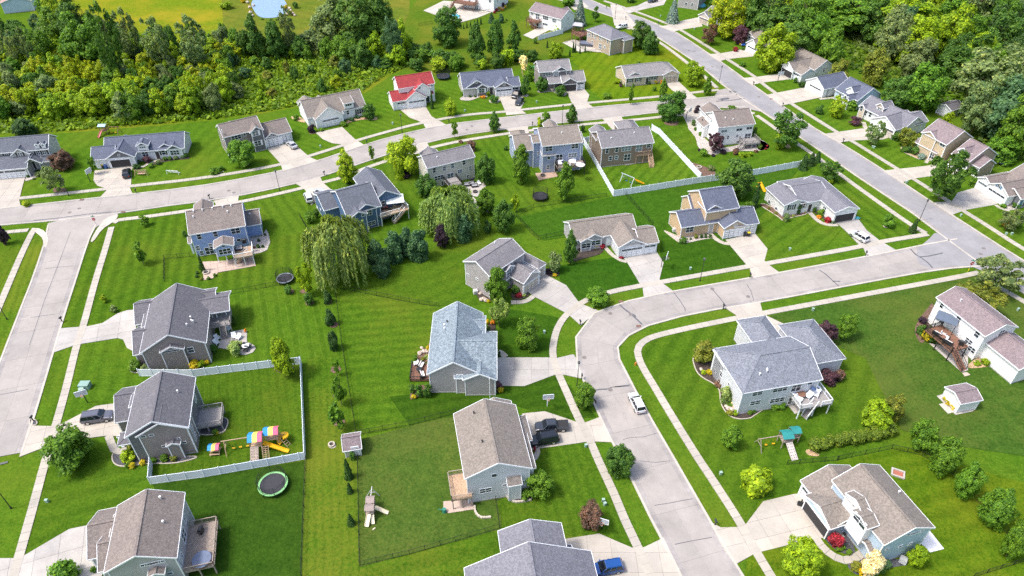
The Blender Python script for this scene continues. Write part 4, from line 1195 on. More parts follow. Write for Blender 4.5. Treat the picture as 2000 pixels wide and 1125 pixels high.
 h.GD('gg','v-',(1695,478));h.GD('garage','v-',(1495,500),2.6);h.W('upper','v-',(1722,268),w=.9,h=1.2);h.W('main','u-',(1410,215),w=.5,h=1.0);h.D('main','v-',(1832,405));h.W('main','v-',(1885,222),w=.5,h=.6);h.C((1812,435),(1905,415))
 h=House('ranch_house','black-truck ranch','dark grey ranch house with slate roof, twin white-trimmed gables and white garage doors','house',(880,90,6.657),[(120,335),(765,280)],6,'slate','navy')
 h.B('main',[(90,392),(190,537),(838,497)],3.0,'u',.62,wall='greige');h.B('g1',[(194,537),(490,521)],3.1,'v',.62,back=5,gm='charcoal',wall='slate');h.B('g1b',[(328,533),(490,523)],3.0,'v',.62,back=3,front=.9,gm='charcoal',wall='slate')
 h.B('g2',[(574,547),(822,526)],3.1,'v',.62,back=6,gm='charcoal',wall='palegrey');h.B('right',[(912,515),(760,530)],2.95,'u',.55,back=6.5)
 h.GD('g2','v-',(693,612));h.GD('right','v-',(867,580),2.6);h.W('g1','v-',(258,580),w=1.0,h=1.5,n=2,shut='white');h.W('g1b','v-',(405,580),w=1.9,h=1.5,n=2,shut='white');h.W('g1','v-',(337,467),w=.8,h=.8,n=2);h.W('g2','v-',(697,497),w=.8,h=.8,n=2);h.D('main','v-',(530,570))
 h=House('two_storey_house','open-garage dark house','dark brown-grey two-storey house with light grey roof and a car in its open garage','house',(880,90,6.657),[(1135,170),(1530,140)],8.4,'charcoal','lightgrey')
 h.B('main',[(1082,228),(1187,332),(1572,310)],6.0,'u',.6,wall='taupe');h.B('ug',[(1345,326),(1522,306)],6.0,'v',.6,back=4,gm='charcoal',wall='charcoal',front=.2);h.B('ub',[(1318,330),(1412,322)],5.8,'v',.6,back=2,front=.7,gm='charcoal',z0=2.8,wall='charcoal')
 h.B('porch',[(1255,455),(1445,478)],3.0,'u',.5,'shed',back=2.8,walls=False);h.B('garage',[(1757,450),(1450,477)],3.0,'u',.6,back=7);h.B('gg',[(1448,477),(1657,466)],3.1,'v',.6,back=5,front=.2,gm='charcoal')
 h.GD('gg','v-',(1568,530),4.6,open_=True);h.GD('garage','v-',(1697,500),2.6);h.W('main','v-',(1252,352),w=2.6,h=1.2,n=3);h.W('ub','v-',(1366,352),w=1.8,h=1.5,n=3);h.W('main','v-',(1466,326),w=.9,h=.8);h.W('main','u-',(1118,272),(1140,305),w=.5,h=1.2);h.W('main','v-',(1300,490),(1355,485),w=.9,h=1.6);h.C((1325,525),(1280,515))
 h=House('ranch_house','low cream ranch','low cream ranch house with grey roof, black shutters and beige garage door','house',(1200,0,5),[(110,752),(440,718)],3.0,'beige','lightgrey')
 h.B('main',[(8,657),(110,753),(640,712)],3.0,'u',.5,'hip1');h.B('g1',[(114,754),(282,730)],3.05,'v',.45,back=4);h.B('g2',[(468,727),(637,712)],3.05,'v',.45,back=5,front=.4)
 h.W('main','v-',(155,770),(235,763),w=1.3,h=1.4,n=2,shut='black');h.W('main','v-',(383,742),w=2.0,h=1.3,n=2,shut='black');h.D('main','v-',(322,762));h.GD('g2','v-',(548,770),4.9,'tan',lites=False)
# top
 h=House('two_storey_house','pool house','white two-storey house with timber deck beside the swimming pool, cut off by the top edge','house',(800,0,10),[(1060,150),(1640,240)],0,'white','brown')
 h.B('main',[(1060,150),(1640,240),(1830,75)],6.2,'u',.55,zp=0,back=2);h.W('main','v-',(1292,170),(1320,172),w=.9,h=1.6);h.W('main','v-',(1300,15),(1170,5),(1570,20),w=1.0,h=1.3);h.W('main','u+',(1720,20),w=.9,h=1.3)
 h.deck([(850,40),(1250,105),(1180,-40)],2.9,WOODB,stairs=((850,60),(800,170)),sides='u-v-u+')
 h=House('walkout_house','spruce-side white house','white two-level walkout house with grey roof and brown rear deck','house',(1020,0,8.333),[(105,175),(585,302)],5.2,'white','mauve')
 h.B('main',[(105,175),(585,303),(862,217)],5.4,'u',.5);h.B('front',h.R('main',.55,.8,.6,1.2),5.3,'v',.6)
 h.W('main','v-',(160,222),w=.9,h=1.2);h.W('main','v-',(250,268),w=1.9,h=2.0,n=2);h.W('main','v-',(380,290),w=2.6,h=1.5,n=3);h.W('main','v-',(520,335),w=1.8,h=1.4,n=2);h.W('main','v-',(250,385),w=1.2,h=1.9);h.W('main','v-',(375,395),w=2.4,h=1.0,n=3);h.W('main','u+',(745,303),w=.6,h=1.0)
 h.deck([(85,335),(300,345),(205,270)],2.7,WOODB,stairs=((110,345),(215,470)))
 h=House('walkout_house','tan hip-roofed house','tan two-level walkout house with grey-blue hip roof and rear deck','house',(1020,0,8.333),[(1045,480),(1425,652)],5.4,'tan2','steel')
 h.B('main',[(1045,478),(1425,652),(1745,578)],5.6,'u',.55,'hip');h.B('front',h.R('main',.6,1.1,.6,1.15),4.8,'v',.5,'hip')
 h.W('main','v-',(1095,572),w=1.3,h=1.3,n=2);h.W('main','v-',(1145,575),(1185,605),(1265,625),(1300,632),(1390,668),(1140,690),w=.8,h=1.3);h.W('main','v-',(1270,755),w=1.6,h=2.0,n=2);h.W('main','v-',(1340,765),w=.9,h=1.1);h.W('main','u+',(1430,668),w=.7,h=1.2)
 h.deck([(800,530),(1045,570),(1020,490)],2.7,WOODB,stairs=((900,560),(990,650)))
 h=House('two_storey_house','top-edge grey house','grey two-storey house with stone front, cut off by the top edge beside a pool','house',(1200,0,5),[(600,70),(805,100)],0,'mauvegrey','grey')
 h.B('main',[(620,70),(805,100),(820,-10)],6,'u',.6,zp=0,back=3);h.W('main','v-',(700,40),(760,45),w=1.0,h=1.3)
 h=House('ranch_house','lime-tree house','pale house with grey roof and double garage, half hidden by a big lime-green tree','house',(1340,0,6.657),[(155,190),(300,247)],3,'palegrey','grey')
 h.B('garage',[(155,190),(302,248)],3.0,'v',.6,back=9,wall='beige',gm='greige');h.B('main',[(700,297),(892,272),(230,160)],3.1,'u',.5,'hip1',right=.3)
 h.GD('garage','v-',(225,265),4.9,'tan');h.W('main','u+',(850,320),w=.9,h=1.3);h.W('main','v-',(620,340),w=1.2,h=1.3,n=2)
 h=House('ranch_house','white garage house','white house with brown roof and white double garage, partly behind a lime-green tree','house',(1340,0,6.657),[(778,552),(925,632)],3,'white','brown')
 h.B('garage',[(778,552),(926,633)],3.0,'v',.7,back=9);h.B('g2',[(795,448),(872,490)],3.2,'v',.65,back=6);h.B('main',[(815,440),(940,520)],3.4,'u',.62,back=11,right=6)
 h.GD('garage','v-',(850,655));h.W('g2','v-',(825,480),w=1.0,h=1.2)
 h=House('ranch_house','tan-roofed house','white and pale green house with tan roof and an open garage facing the grey street','house',(1340,0,6.657),[(1240,842),(1395,922)],3,'white','brown')
 h.B('garage',[(1240,842),(1396,923)],3.2,'v',.68,back=10);h.B('third',[(1475,962),(1697,937)],2.95,'u',.5,left=4.5,wall='offwhite');h.B('main',[(1935,858),(1620,885),(1385,692)],3.3,'u',.6,wall='offwhite')
 h.GD('garage','v-',(1300,950),4.8,open_=True);h.GD('third','v-',(1425,985),2.6);h.W('main','u+',(1790,910),w=.9,h=1.4);h.W('garage','v-',(1325,850),w=.5,h=.5)
# right of the grey street
 h=House('ranch_house','navy-roofed house','white house with navy roof, white gables and double garage','house',(1560,110,6.657),[(165,345),(332,432)],3,'white','navy')
 h.B('garage',[(118,300),(332,433)],3.0,'v',.6,back=10,wall='white');h.B('main',[(740,551),(1095,505),(470,428)],3.1,'u',.62,wall='lightblue');h.B('hipw',[(116,296),(240,338)],3.05,'v',.55,'hip',back=8)
 h.B('g1',[(615,425),(748,470)],4.6,'v',.8,back=3,z0=3);h.B('g2',[(580,520),(742,556)],3.2,'v',.75,back=4,front=.8);h.B('g3',[(530,398),(600,430)],3.2,'v',.75,back=3)
 h.GD('garage','v-',(215,410));h.W('g2','v-',(690,540),w=1.6,h=1.5,n=2);h.D('main','v-',(555,460));h.D('garage','u+',(372,470),'grey')
 h=House('cape_house','purple-roofed house','white house with purple-grey roof, white dormer and columned porch','house',(1560,110,6.657),[(935,802),(1130,897)],3,'offwhite','steel')
 h.B('main',[(780,646),(1640,858),(1392,788)],3.3,'u',.62);h.B('garage',[(935,802),(1262,963)],3.1,'v',.55,back=9);h.B('dormer',[(1000,632),(1117,682)],5.2,'v',.8,back=4,z0=3.4,wall='beige');h.B('sg',[(783,648),(867,692)],3.4,'v',.8,back=3,wall='beige')
 h.B('rear',h.R('main',.6,1.0,.5,1.2),3.3,'v',.55)
 h.W('dormer','v-',(1052,690),w=1.5,h=1.3,n=2);h.W('main','v-',(870,740),(930,760),w=1.0,h=1.5);h.GD('garage','v-',(1190,990),3.4,'tan');h.W('garage','v-',(1060,860),w=.5,h=.6);h.W('main','u+',(1545,895),w=.9,h=.8,n=2);h.C((885,800),(935,825),(835,775));h.W('sg','v-',(815,680),w=1.0,h=1.4)
 h=House('two_storey_house','tan porch house','golden tan two-storey house with brown roof, columned porch and white dormer','house',(1600,225,5),[(1000,165),(1245,290)],6.0,'gold','mauve')
 h.B('main',[(1000,165),(1245,291)],6.2,'u',.6,back=10);h.B('fg',[(1003,166),(1152,243)],6.2,'v',.55,back=5,front=.2);h.B('porch',[(930,258),(1150,375)],2.9,'u',.42,'shed',back=2.6,walls=False)
 h.B('garage',[(1290,375),(1465,462),(1700,358)],4.0,'u',.6,wall='tan2');h.B('low',[(1475,462),(1535,500),(1732,470)],3.1,'u',.6,wall='tan2');h.B('dormer',[(1348,335),(1450,385)],5.4,'v',.8,back=4,z0=3.6,wall='white')
 h.W('main','v-',(1038,215),(1105,250),w=1.2,h=1.5,n=2,shut='black');h.W('main','v-',(1205,285),w=1.6,h=.9,n=2);h.W('dormer','v-',(1395,350),w=1.2,h=1.1,n=2);h.C((935,310),(990,350),(1060,395),(1130,430));h.D('main','v-',(1060,380),'white');h.W('main','v-',(985,320),(1100,400),w=1.2,h=1.6,n=2);h.GD('low','v-',(1500,560),2.6);h.GD('garage','v-',(1400,470))
 h=House('ranch_house','right-edge house','white-fronted house with blue shutters and two garage doors at the right edge','house',(1600,225,5),[(1640,665),(1850,797)],3,'white','taupe')
 h.B('garage',[(1640,667),(1851,798)],3.1,'v',.6,back=9);h.B('g0',[(1543,606),(1690,690)],3.0,'v',.6,back=9);h.B('main',h.R('garage',-.2,1.0,.55,2.2),3.2,'u',.5,wall='slate');h.B('side',h.R('garage',.4,1.25,.25,1.6),3.0,'v',.5,wall='slate')
 h.GD('garage','v-',(1735,758));h.GD('g0','v-',(1588,690),2.7);h.W('garage','v-',(1757,695),w=.9,h=1.0,n=2,shut='blue');h.D('side','u+',(1868,840),'blue')
# between the two streets
 h=House('two_storey_house','blue house','blue two-storey house with brown roof, gabled sunroom on posts and rear deck','house',(340,380,8.333),[(235,660),(1160,508)],6.0,'blue','taupe')
 h.B('main',[(235,661),(1162,509)],6.2,'u',.55,back=10.5);h.B('rg',h.R('main',.06,.42,.5,1.22),6.1,'v',.6);h.B('wing',[(1150,521),(1417,477)],3.4,'u',.55,back=7,left=1)
 h.B('sun',[(640,876),(973,830)],5.0,'v',.42,back=3,z0=2.6);h.B('bay',[(228,800),(285,790)],4.0,'u',.5,'shed',back=1.6,z0=1)
 h.W('main','v-',(408,685),(672,640),w=1.0,h=1.5);h.W('main','v-',(1000,590),w=2.0,h=1.5,n=2);h.W('main','v-',(388,870),(600,835),(472,1010),w=.9,h=1.4);h.W('main','v-',(610,1012),w=1.9,h=2.0,n=2);h.W('main','v-',(1052,740),w=1.0,h=.8)
 h.W('sun','v-',(828,925),w=2.6,h=1.5,n=3);h.W('sun','v-',(808,840),w=.8,h=.5);h.vent('main',(320,292),(462,266),(625,240),(795,212),(930,196),(315,375),(872,292));h.vent('wing',(1238,330))
 h.deck([(965,885),(1255,830),(1285,985)],2.6,WOODT,WHITE,((1200,925),(1000,1115)));h.C((735,1110),(870,1080),z1=2.6,r=.08)
 h=House('walkout_house','navy house','navy blue two-level house with slate roof, white-railed deck and pale awning','house',(580,330,8.333),[(1220,550),(1697,417)],5.4,'navy','slate')
 h.B('c',[(1220,551),(1697,418)],5.6,'v',.6,back=13);h.B('main',[(765,709),(1312,620)],5.5,'u',.55,back=10.5,right=1);h.B('b',[(940,690),(1312,613)],5.55,'v',.55,back=7);h.B('a',[(868,806),(1136,704)],5.2,'v',.55,back=4)
 h.B('gar',[(440,683),(642,613)],4.0,'u',.45,back=8.5,right=1)
 h.W('a','v-',(930,800),(1073,750),w=.8,h=.8);h.W('a','v-',(1025,965),w=2.1,h=1.7,n=2);h.W('b','v-',(1170,712),w=1.6,h=1.4,n=2);h.W('c','v-',(1370,572),w=2.1,h=1.6,n=2);h.W('gar','u-',(325,612),(385,658),w=.9,h=.4);h.W('b','v-',(1215,885),w=2.0,h=1.2,n=2);h.W('main','u-',(660,650),w=.7,h=1.1);h.vent('c',(985,358),mat=DARK)
 h.deck([(1300,700),(1367,785),(1818,650),(1700,560)],2.8,WOODT,WHITE,((1745,660),(1570,880)),sides='v-u+')
 h=House('two_storey_house','cream house','cream two-storey house with grey roof and small rear stoop above a curved patio','house',(800,225,5),[(215,510),(640,407)],6.0,'cream','grey')
 h.B('main',[(215,510),(641,408),(72,405)],6.2,'u',.55);h.B('front',h.R('main',.1,.45,.5,1.25),6.0,'v',.6)
 h.W('main','v-',(240,537),(340,520),(420,492),(530,452),w=1.0,h=1.4);h.W('main','v-',(288,610),w=2.6,h=1.4,n=3);h.W('main','v-',(398,596),w=1.8,h=2.0,n=2);h.W('main','v-',(490,548),w=1.4,h=1.2,n=2);h.W('main','v-',(590,515),(570,620),(322,690),w=.7,h=1.3);h.W('main','u-',(160,500),(152,555),w=.5,h=1.0);h.vent('main',(268,418))
 h.deck([(352,650),(512,668),(450,600)],2.3,COMPOSITE,DARK)
 h=House('walkout_house','blue-grey house','blue-grey three-level house with brown roof and rear deck full of white furniture','house',(980,225,6.657),[(525,405),(1050,352)],8.0,'bluegrey','brown')
 h.B('main',[(525,406),(1052,353)],8.2,'u',.5,back=10.5);h.B('stack',[(413,363),(497,353)],7.6,'u',.5,back=4.5,left=.2,right=1);h.B('wing',[(180,471),(402,453)],5.2,'u',.55,back=9,right=1);h.B('rg1',h.R('main',-.5,-.1,.6,1.5),5.2,'v',.6,'hip');h.B('rg2',h.R('main',.3,.65,.5,1.25),8.0,'v',.6);h.B('step',h.R('main',.9,1.06,.05,.7),7.6,'u',.5)
 h.B('bump',[(525,532),(708,510)],5.4,'u',.45,'shed',back=1.6,z0=0)
 h.W('main','v-',(612,432),(952,398),w=2.0,h=1.5,n=2);h.W('main','v-',(820,390),w=.6,h=.5);h.W('main','v-',(920,520),w=2.4,h=1.4,n=3);h.W('main','v-',(748,552),w=1.9,h=2.0,n=2);h.W('bump','v-',(612,555),w=.9,h=1.0);h.W('bump','v-',(600,677),w=.9,h=1.4);h.W('stack','v-',(475,495),w=.6,h=1.1);h.W('wing','u-',(140,445),w=.5,h=1.1);h.vent('main',(780,238));h.D('main','v-',(710,690))
 h.deck([(690,620),(1075,655),(1035,565)],2.8,WOODG,DARK)
 h=House('walkout_house','brown house','brown two-level house with grey roof and small timber rear deck in the white-fenced yard','house',(980,225,6.657),[(1345,425),(1982,357)],6.0,'brown','grey')
 h.B('main',[(1345,426),(1983,358),(1158,220)],6.0,'u',.52);h.B('rg1',h.R('main',.0,.3,.5,1.2),5.9,'v',.6);h.B('rg2',h.R('main',.55,.95,.5,1.5),5.9,'v',.6,'hip')
 h.W('main','v-',(1370,460),(1495,447),w=1.0,h=1.6);h.W('main','v-',(1620,430),w=2.7,h=1.5,n=3);h.W('main','v-',(1785,425),w=1.8,h=2.0,n=2);h.W('main','v-',(1910,390),w=1.2,h=1.2);h.W('main','v-',(1413,560),(1490,550),w=1.0,h=1.4);h.W('main','v-',(1630,545),w=1.9,h=2.0,n=2);h.W('main','u-',(1240,312),w=.4,h=1.2,n=1);h.vent('main',(1420,310),(1720,240))
 h.deck([(1712,475),(1925,505),(1900,445)],2.8,WOODT,WOODT,((1915,475),(1950,680)))
 h=House('two_storey_house','gravel-bed white house','white two-storey house with brown roof and grey rear deck among gravel beds','house',(1340,190,8.333),[(530,495),(1130,432)],6.0,'white','taupe')
 h.B('main',[(530,496),(1131,433)],6.0,'u',.55,back=9.5);h.B('gar',[(165,366),(325,490)],3.4,'v',.65,right=9);h.B('rg',h.R('main',.0,.5,.5,1.35),6.0,'v',.6)
 h.W('main','v-',(620,550),(865,525),(1045,500),w=1.9,h=.95,n=2);h.W('main','v-',(830,627),w=.7,h=.9);h.W('main','v-',(1010,637),w=1.9,h=2.0,n=2);h.W('main','v-',(680,650),w=.7,h=1.2);h.W('gar','u-',(250,490),w=.5,h=1.3);h.vent('main',(635,350),(765,368));h.vent('gar',(262,380),mat=DARK);h.W('main','v-',(835,755),w=1.0,h=1.1,n=2)
 h.deck([(955,765),(1170,745),(1100,640)],1.7,COMPOSITE,COMPOSITE,((965,735),(850,855)))
# beyond the lower street
 h=House('one_and_half_storey_house','bend-side taupe house','taupe-grey house with steep grey roof and cream garage door facing the street bend','house',(800,450,5),[(660,268),(995,55)],9.0,'mauvegrey','grey')
 h.B('main',[(520,302),(778,413),(1130,216)],6.2,'u',.5);h.B('gar',[(1115,523),(1273,403)],3.4,'v',.6,back=8,gm='mauvegrey');h.B('gar2',[(1250,372),(1338,323)],3.2,'v',.55,'hip',back=7);h.bump('bay','main',(935,395),(1022,345),.7,.6,z0=2.8,wall='grey',keep=3);h.B('low',[(850,500),(1040,420)],3.2,'u',.5,'shed',back=1.5,z0=0)
 h.W('main','u-',(572,432),(660,475),w=.9,h=.5,n=2);h.W('bay','v-',(970,408),w=1.4,h=1.6,n=2);h.GD('gar','v-',(1195,505),4.9,'beige',lites=False);h.W('gar','v-',(1195,412),w=1.6,h=.7,n=2);h.GD('gar2','v-',(1287,390),2.4,'beige',lites=False);h.vent('main',(832,128));h.W('low','v-',(1000,520),w=1.2,h=1.4,n=2)
 h=House('ranch_house','brown-roofed ranch','grey-green ranch house with brown roof, white trimmed gables and two white garage doors','house',(1080,350,8.333),[(285,665),(1270,530)],6.6,'grey','brown')
 h.B('main',[(168,692),(1345,803),(442,985)],3.2,'u',.58);h.B('g1',[(508,962),(829,948)],3.2,'v',.55,back=5,gm='grey');h.B('g1b',[(440,1008),(652,999)],3.0,'v',.55,back=4,gm='grey');h.B('g2',[(1060,1112),(1522,1052)],3.2,'v',.55,back=9,gm='grey',wall='palegrey');h.B('right',[(1490,1062),(1727,1026)],3.1,'u',.55,back=7,left=1,wall='palegrey')
 h.GD('g2','v-',(1280,1178));h.GD('right','v-',(1590,1100),2.6);h.W('g1','v-',(740,1025),w=2.6,h=1.4,n=2);h.W('g1b','v-',(550,1080),w=2.6,h=1.4,n=2);h.W('g2','v-',(1305,1006),w=.8,h=.8,n=2);h.D('main','v-',(900,1080),'white')
 h=House('one_and_half_storey_house','orange-tan house','orange-tan house with stone front, slate-blue roof and two white garage doors','house',(1290,350,8.333),[(640,228),(1180,150)],9.0,'tan','navy')
 h.B('front',[(360,777),(918,703),(136,530)],3.2,'u',.6,right=1,wall='tan');h.B('rearp',[(338,280),(525,470),(1200,380)],3.6,'u',.7);h.B('upper',[(725,517),(1287,463)],6.2,'u',.62,back=9,z0=3);h.B('ug',[(735,512),(1017,473)],6.25,'v',.6,back=4,front=.15,z0=3,gm='tan2',wall='tan2')
 h.B('g2',[(1033,802),(1417,747)],3.2,'v',.6,back=7,gm='tan2');h.B('right',[(1400,748),(1607,713)],3.1,'u',.6,back=7.5,left=3,wall='tan2')
 h.W('ug','v-',(762,558),(858,547),(955,540),w=1.0,h=1.4);h.W('front','v-',(475,815),w=2.0,h=1.6,n=2);h.W('g2','v-',(1225,745),w=.9,h=.8,n=2);h.C((612,872),(730,850));h.GD('g2','v-',(1195,885),4.9,lites=False);h.GD('right','v-',(1460,825),2.6,lites=False);h.D('front','v-',(820,790),'grey')
 h=House('ranch_house','white hip ranch','white ranch house with low grey roof, black shutters and open garage','house',(1480,330,8.333),[(475,590),(832,533)],3.2,'offwhite','steel')
 h.B('left',[(470,590),(833,534),(128,307)],3.4,'v',.34);h.B('mid',[(760,548),(1090,500)],3.35,'u',.34,back=10.5,right=2,left=1);h.B('right',[(1238,693),(1663,648)],3.4,'v',.34,back=14.5)
 h.W('left','v-',(550,622),(738,596),w=1.3,h=1.5,n=2,shut='black');h.W('left','u-',(185,547),(300,650),w=.9,h=1.0);h.W('left','u-',(382,560),w=.5,h=.7);h.W('right','u-',(1085,655),w=1.2,h=1.5,n=2);h.GD('right','v-',(1405,742),5.2,open_=True);h.D('mid','v-',(850,600));h.C((890,630))
# left street
 h=House('walkout_house','screened-porch house','brown-grey house with charcoal roof, rear screened porch and stair to a round patio','house',(240,540,7.4),[(240,1117),(1205,958)],5.0,'taupe','charcoal')
 h.B('main',[(238,1118),(1206,958),(1252,225)],5.2,'v',.58);h.B('w1',[(172,698),(330,676)],3.2,'u',.6,back=7.5,right=6);h.B('w2',[(148,1140),(300,1110)],3.1,'u',.6,back=8,right=6);h.B('w3',h.R('main',-.1,.5,.55,.97),4.2,'v',.58)
 h.B('porch',[(1240,528),(1542,492)],5.0,'u',.42,back=6,left=4,z0=2.7,walls=False);h.B('porch2',[(1300,345),(1345,340)],5.2,'u',.45,back=4,left=3,walls=False);h.bump('bump','main',(527,1092),(887,1042),.7,.5)
 h.W('bump','v-',(685,1078),w=3.0,h=.4,n=1);h.W('main','v-',(980,1060),w=1.2,h=1.4);h.W('main','v-',(799,1260),w=1.3,h=.9,n=2);h.vent('main',(982,602),(995,650),(1018,660),(928,708));h.GD('w1','u-',(165,560),4.9);h.C((1250,600),(1300,595),(1365,590),(1500,560),z=2.7,z1=4.9,r=.07)
 h.deck([(1240,700),(1555,690),(1545,500)],2.7,COMPOSITE,COMPOSITE,((1440,690),(1475,905)),sides='v-u+')
 h=House('two_storey_house','dark fenced house','dark grey two-storey house with charcoal roof beside the white-fenced play yard','house',(0,675,5),[(1325,893),(1842,803)],6.4,'charcoal','charcoal')
 h.B('main',[(1228,843),(1895,312),(1842,795)],6.5,'v',.55,wall='slate');h.B('proj',[(1321,894),(1843,804)],6.42,'v',.55,back=4,wall='taupe');h.B('w1',[(1120,753),(1260,730)],3.2,'u',.6,back=8,right=6,wall='taupe');h.B('w2',h.R('main',-.1,.5,.68,.96),5.4,'v',.55);h.B('porch',[(1145,972),(1320,948)],3.0,'u',.35,'hip',back=2.6,walls=False);h.bump('bump','proj',(1622,980),(1760,953),.7,.5,wall='taupe')
 h.W('proj','v-',(1400,888),(1478,873),(1605,980),(1797,945),w=.8,h=.5);h.W('proj','v-',(1745,905),w=.5,h=.4);h.W('main','u+',(1905,512),w=1.2,h=1.5,n=2);h.W('main','u+',(1872,810),w=1.2,h=1.5,n=2);h.W('main','u+',(1907,890),w=1.2,h=1.4,n=2);h.vent('main',(1737,455));h.C((1210,990),(1310,965));h.GD('w1','u-',(1115,690),4.9)
 h.deck([(1900,640),(2085,610),(1905,810),(2170,740)],1.6,COMPOSITE,COMPOSITE,sides='u+v-v+')
 h=House('two_storey_house','big-deck grey house','light grey two-storey house with taupe-grey roof and large weathered rear deck','house',(160,930,4.2),[(180,797),(778,670)],6.2,'grey','taupe')
 h.B('main',[(178,797),(779,671),(840,136)],6.4,'v',.52);h.B('w1',[(46,682),(150,665)],3.2,'u',.58,back=8,right=6);h.B('w2',[(130,790),(200,775)],3.8,'u',.6,back=6.5,right=5);h.B('w3',h.R('main',-.1,.5,.6,.96),5.0,'v',.52);h.bump('bay','main',(538,824),(678,792),.9,.5)
 h.W('main','v-',(508,730),(655,698),w=.9,h=.55);h.W('main','v-',(580,714),w=2.1,h=.55);h.W('main','v-',(725,796),w=.8,h=.55);h.W('main','u+',(845,350),(815,660),w=1.1,h=1.3,n=2);h.W('main','u+',(835,485),w=1.8,h=2.0,n=2);h.W('main','u+',(808,700),w=1.1,h=1.3,n=2);h.vent('main',(645,182),(668,382));h.GD('w1','u-',(45,600),4.9)
 h.deck([(826,775),(1085,735),(1085,480),(870,410)],2.2,WOODG,WOODG,sides='u+v-v+')
# lower street houses
 h=House('walkout_house','blue-roofed house','pale mauve-grey house with mottled blue roof and side terrace','house',(790,570,3.724),[(390,348),(685,345)],7,'mauvegrey','blue')
 h.B('main',[(182,599),(210,157),(560,597)],5.0,'v',.62);h.B('gar',[(424,618),(673,609)],4.2,'u',.56,back=11.5,left=1.5,front=.4);h.B('g2',[(424,619),(673,611)],4.25,'v',.5,back=4,front=.8);h.B('side',h.R('main',.5,1.06,.62,.98),4.6,'u',.5)
 h.W('main','v-',(401,614),w=1.2,h=.9,n=2);h.vent('main',(290,248),(290,275));h.vent('main',(310,222),mat=DARK);h.GD('gar','u+',(672,480),4.9)
 h.deck([(42,640),(195,640),(195,520),(100,520)],.5,WOODB,DARK,sides='u-v-',railh=.9)
 h=House('two_storey_house','two-truck white house','white two-storey house with brown roof and rear deck, two dark trucks on its drive','house',(860,760,3.277),[(200,569),(588,506)],6.4,'palegrey','brown')
 h.B('main',[(198,570),(84,160),(588,506)],6.6,'v',.5);h.B('second',h.R('main',.4,.95,.72,1.1),6.3,'v',.5);h.B('gar',[(566,330),(545,165)],5.4,'u',.5,'hip1',left=6);h.B('w2',[(592,505),(540,515)],5.8,'u',.55,'hip1',back=7,left=5,right=.5);h.bump('bump','main',(430,618),(523,603),1.0,.7,'shed',z0=.4)
 h.W('main','v-',(345,552),w=.9,h=.9);h.W('main','v-',(290,648),w=1.9,h=1.2,n=2);h.W('main','v-',(412,613),(526,592),w=.7,h=.5);h.vent('main',(215,157),(268,340),mat=DARK);h.W('main','u-',(115,370),w=1.0,h=1.2)
 h.deck([(62,552),(165,537),(70,690),(205,690)],2.6,WOODT,WOODG,sides='u-v-v+',boards='v')
 h=House('two_storey_house','bottom-edge house','house with grey-blue shingled roof and twin ridges, cut off by the bottom edge','house',(890,1000,3.935),[(650,387),(925,350)],5.5,'grey','steel')
 h.B('rearp',[(325,158),(803,86),(848,250)],5.6,'v',.42,front=2);h.B('main',[(65,432),(345,400)],5.7,'v',.5,right=12.5,front=14);h.B('gar',[(868,252),(958,560)],3.8,'u',.5,left=8)
 h.GD('gar','u+',(920,430),4.9)
# right
 h=House('walkout_house','grey deck house','pale grey two-level house with grey-blue roof, many windows and a furnished deck','house',(1380,620,4.847),[(390,712),(1100,587)],5.8,'palegrey','bluegrey')
 h.B('main',[(68,295),(390,713),(1101,587)],6.0,'u',.46,'hip0');h.B('rl',h.R('main',0,.34,.6,1.02),5.6,'v',.46,'hip');h.B('rm',h.R('main',.3,.62,.6,1.0),5.5,'v',.46,'hip');h.B('gar',h.R('main',.55,.95,.8,1.65),5.0,'v',.5,'hip');h.B('rw',[(1110,423),(1323,389)],3.6,'v',.5,'hip',back=11,left=3)
 h.W('main','v-',(482,718),w=2.0,h=1.2,n=2);h.W('main','v-',(697,678),w=2.9,h=1.3,n=3);h.W('main','v-',(850,660),w=1.9,h=2.0,n=2);h.W('main','v-',(980,618),w=1.0,h=.9);h.W('main','v-',(460,807),w=2.0,h=1.2,n=2);h.W('main','v-',(668,782),w=2.9,h=1.2,n=3);h.W('main','v-',(790,790),w=.9,h=1.9);h.W('main','u-',(140,537),w=1.0,h=1.2);h.W('main','u-',(212,632),(302,628),w=.6,h=.8);h.vent('main',(502,545),(570,500),(570,515));
 h.deck([(761,693),(863,838),(1163,819),(1060,650)],2.7,COMPOSITE,WHITE,((1027,812),(921,950)),sides='u-v-u+')
 h=House('two_storey_house','canopy-deck house','white two-storey house with brown-grey roof and canopied rear deck near the right edge','house',(1600,450,5),[(1142,653),(1587,1007)],6.0,'white','mauve')
 h.B('main',[(1142,654),(1588,1008),(1947,946)],6.4,'u',.45);h.B('gar',h.R('main',.95,1.6,.22,1.15),4.0,'u',.5)
 h.W('main','v-',(1200,730),w=.9,h=1.3);h.W('main','v-',(1180,868),w=2.0,h=1.4,n=2);h.W('main','v-',(1360,866),(1550,1002),w=1.1,h=1.5);h.W('main','v-',(1462,1084),w=1.6,h=1.2,n=2);h.W('main','u+',(1780,1000),w=1.3,h=1.5,n=2);h.vent('main',(1380,690));h.W('main','v-',(1540,1205),w=1.6,h=1.3,n=2)
 h.deck([(1062,990),(1300,1180),(1420,1100),(1190,925)],2.7,WOODB,DARK,((1320,1170),(1410,1370)),sides='u-v-',swidth=1.3)
 h=House('two_storey_house','light blue house','light blue two-storey house with long brown roof, white bay and open garage','house',(1540,890,4.55),[(655,50),(1120,585)],9.0,'lightblue','brown')
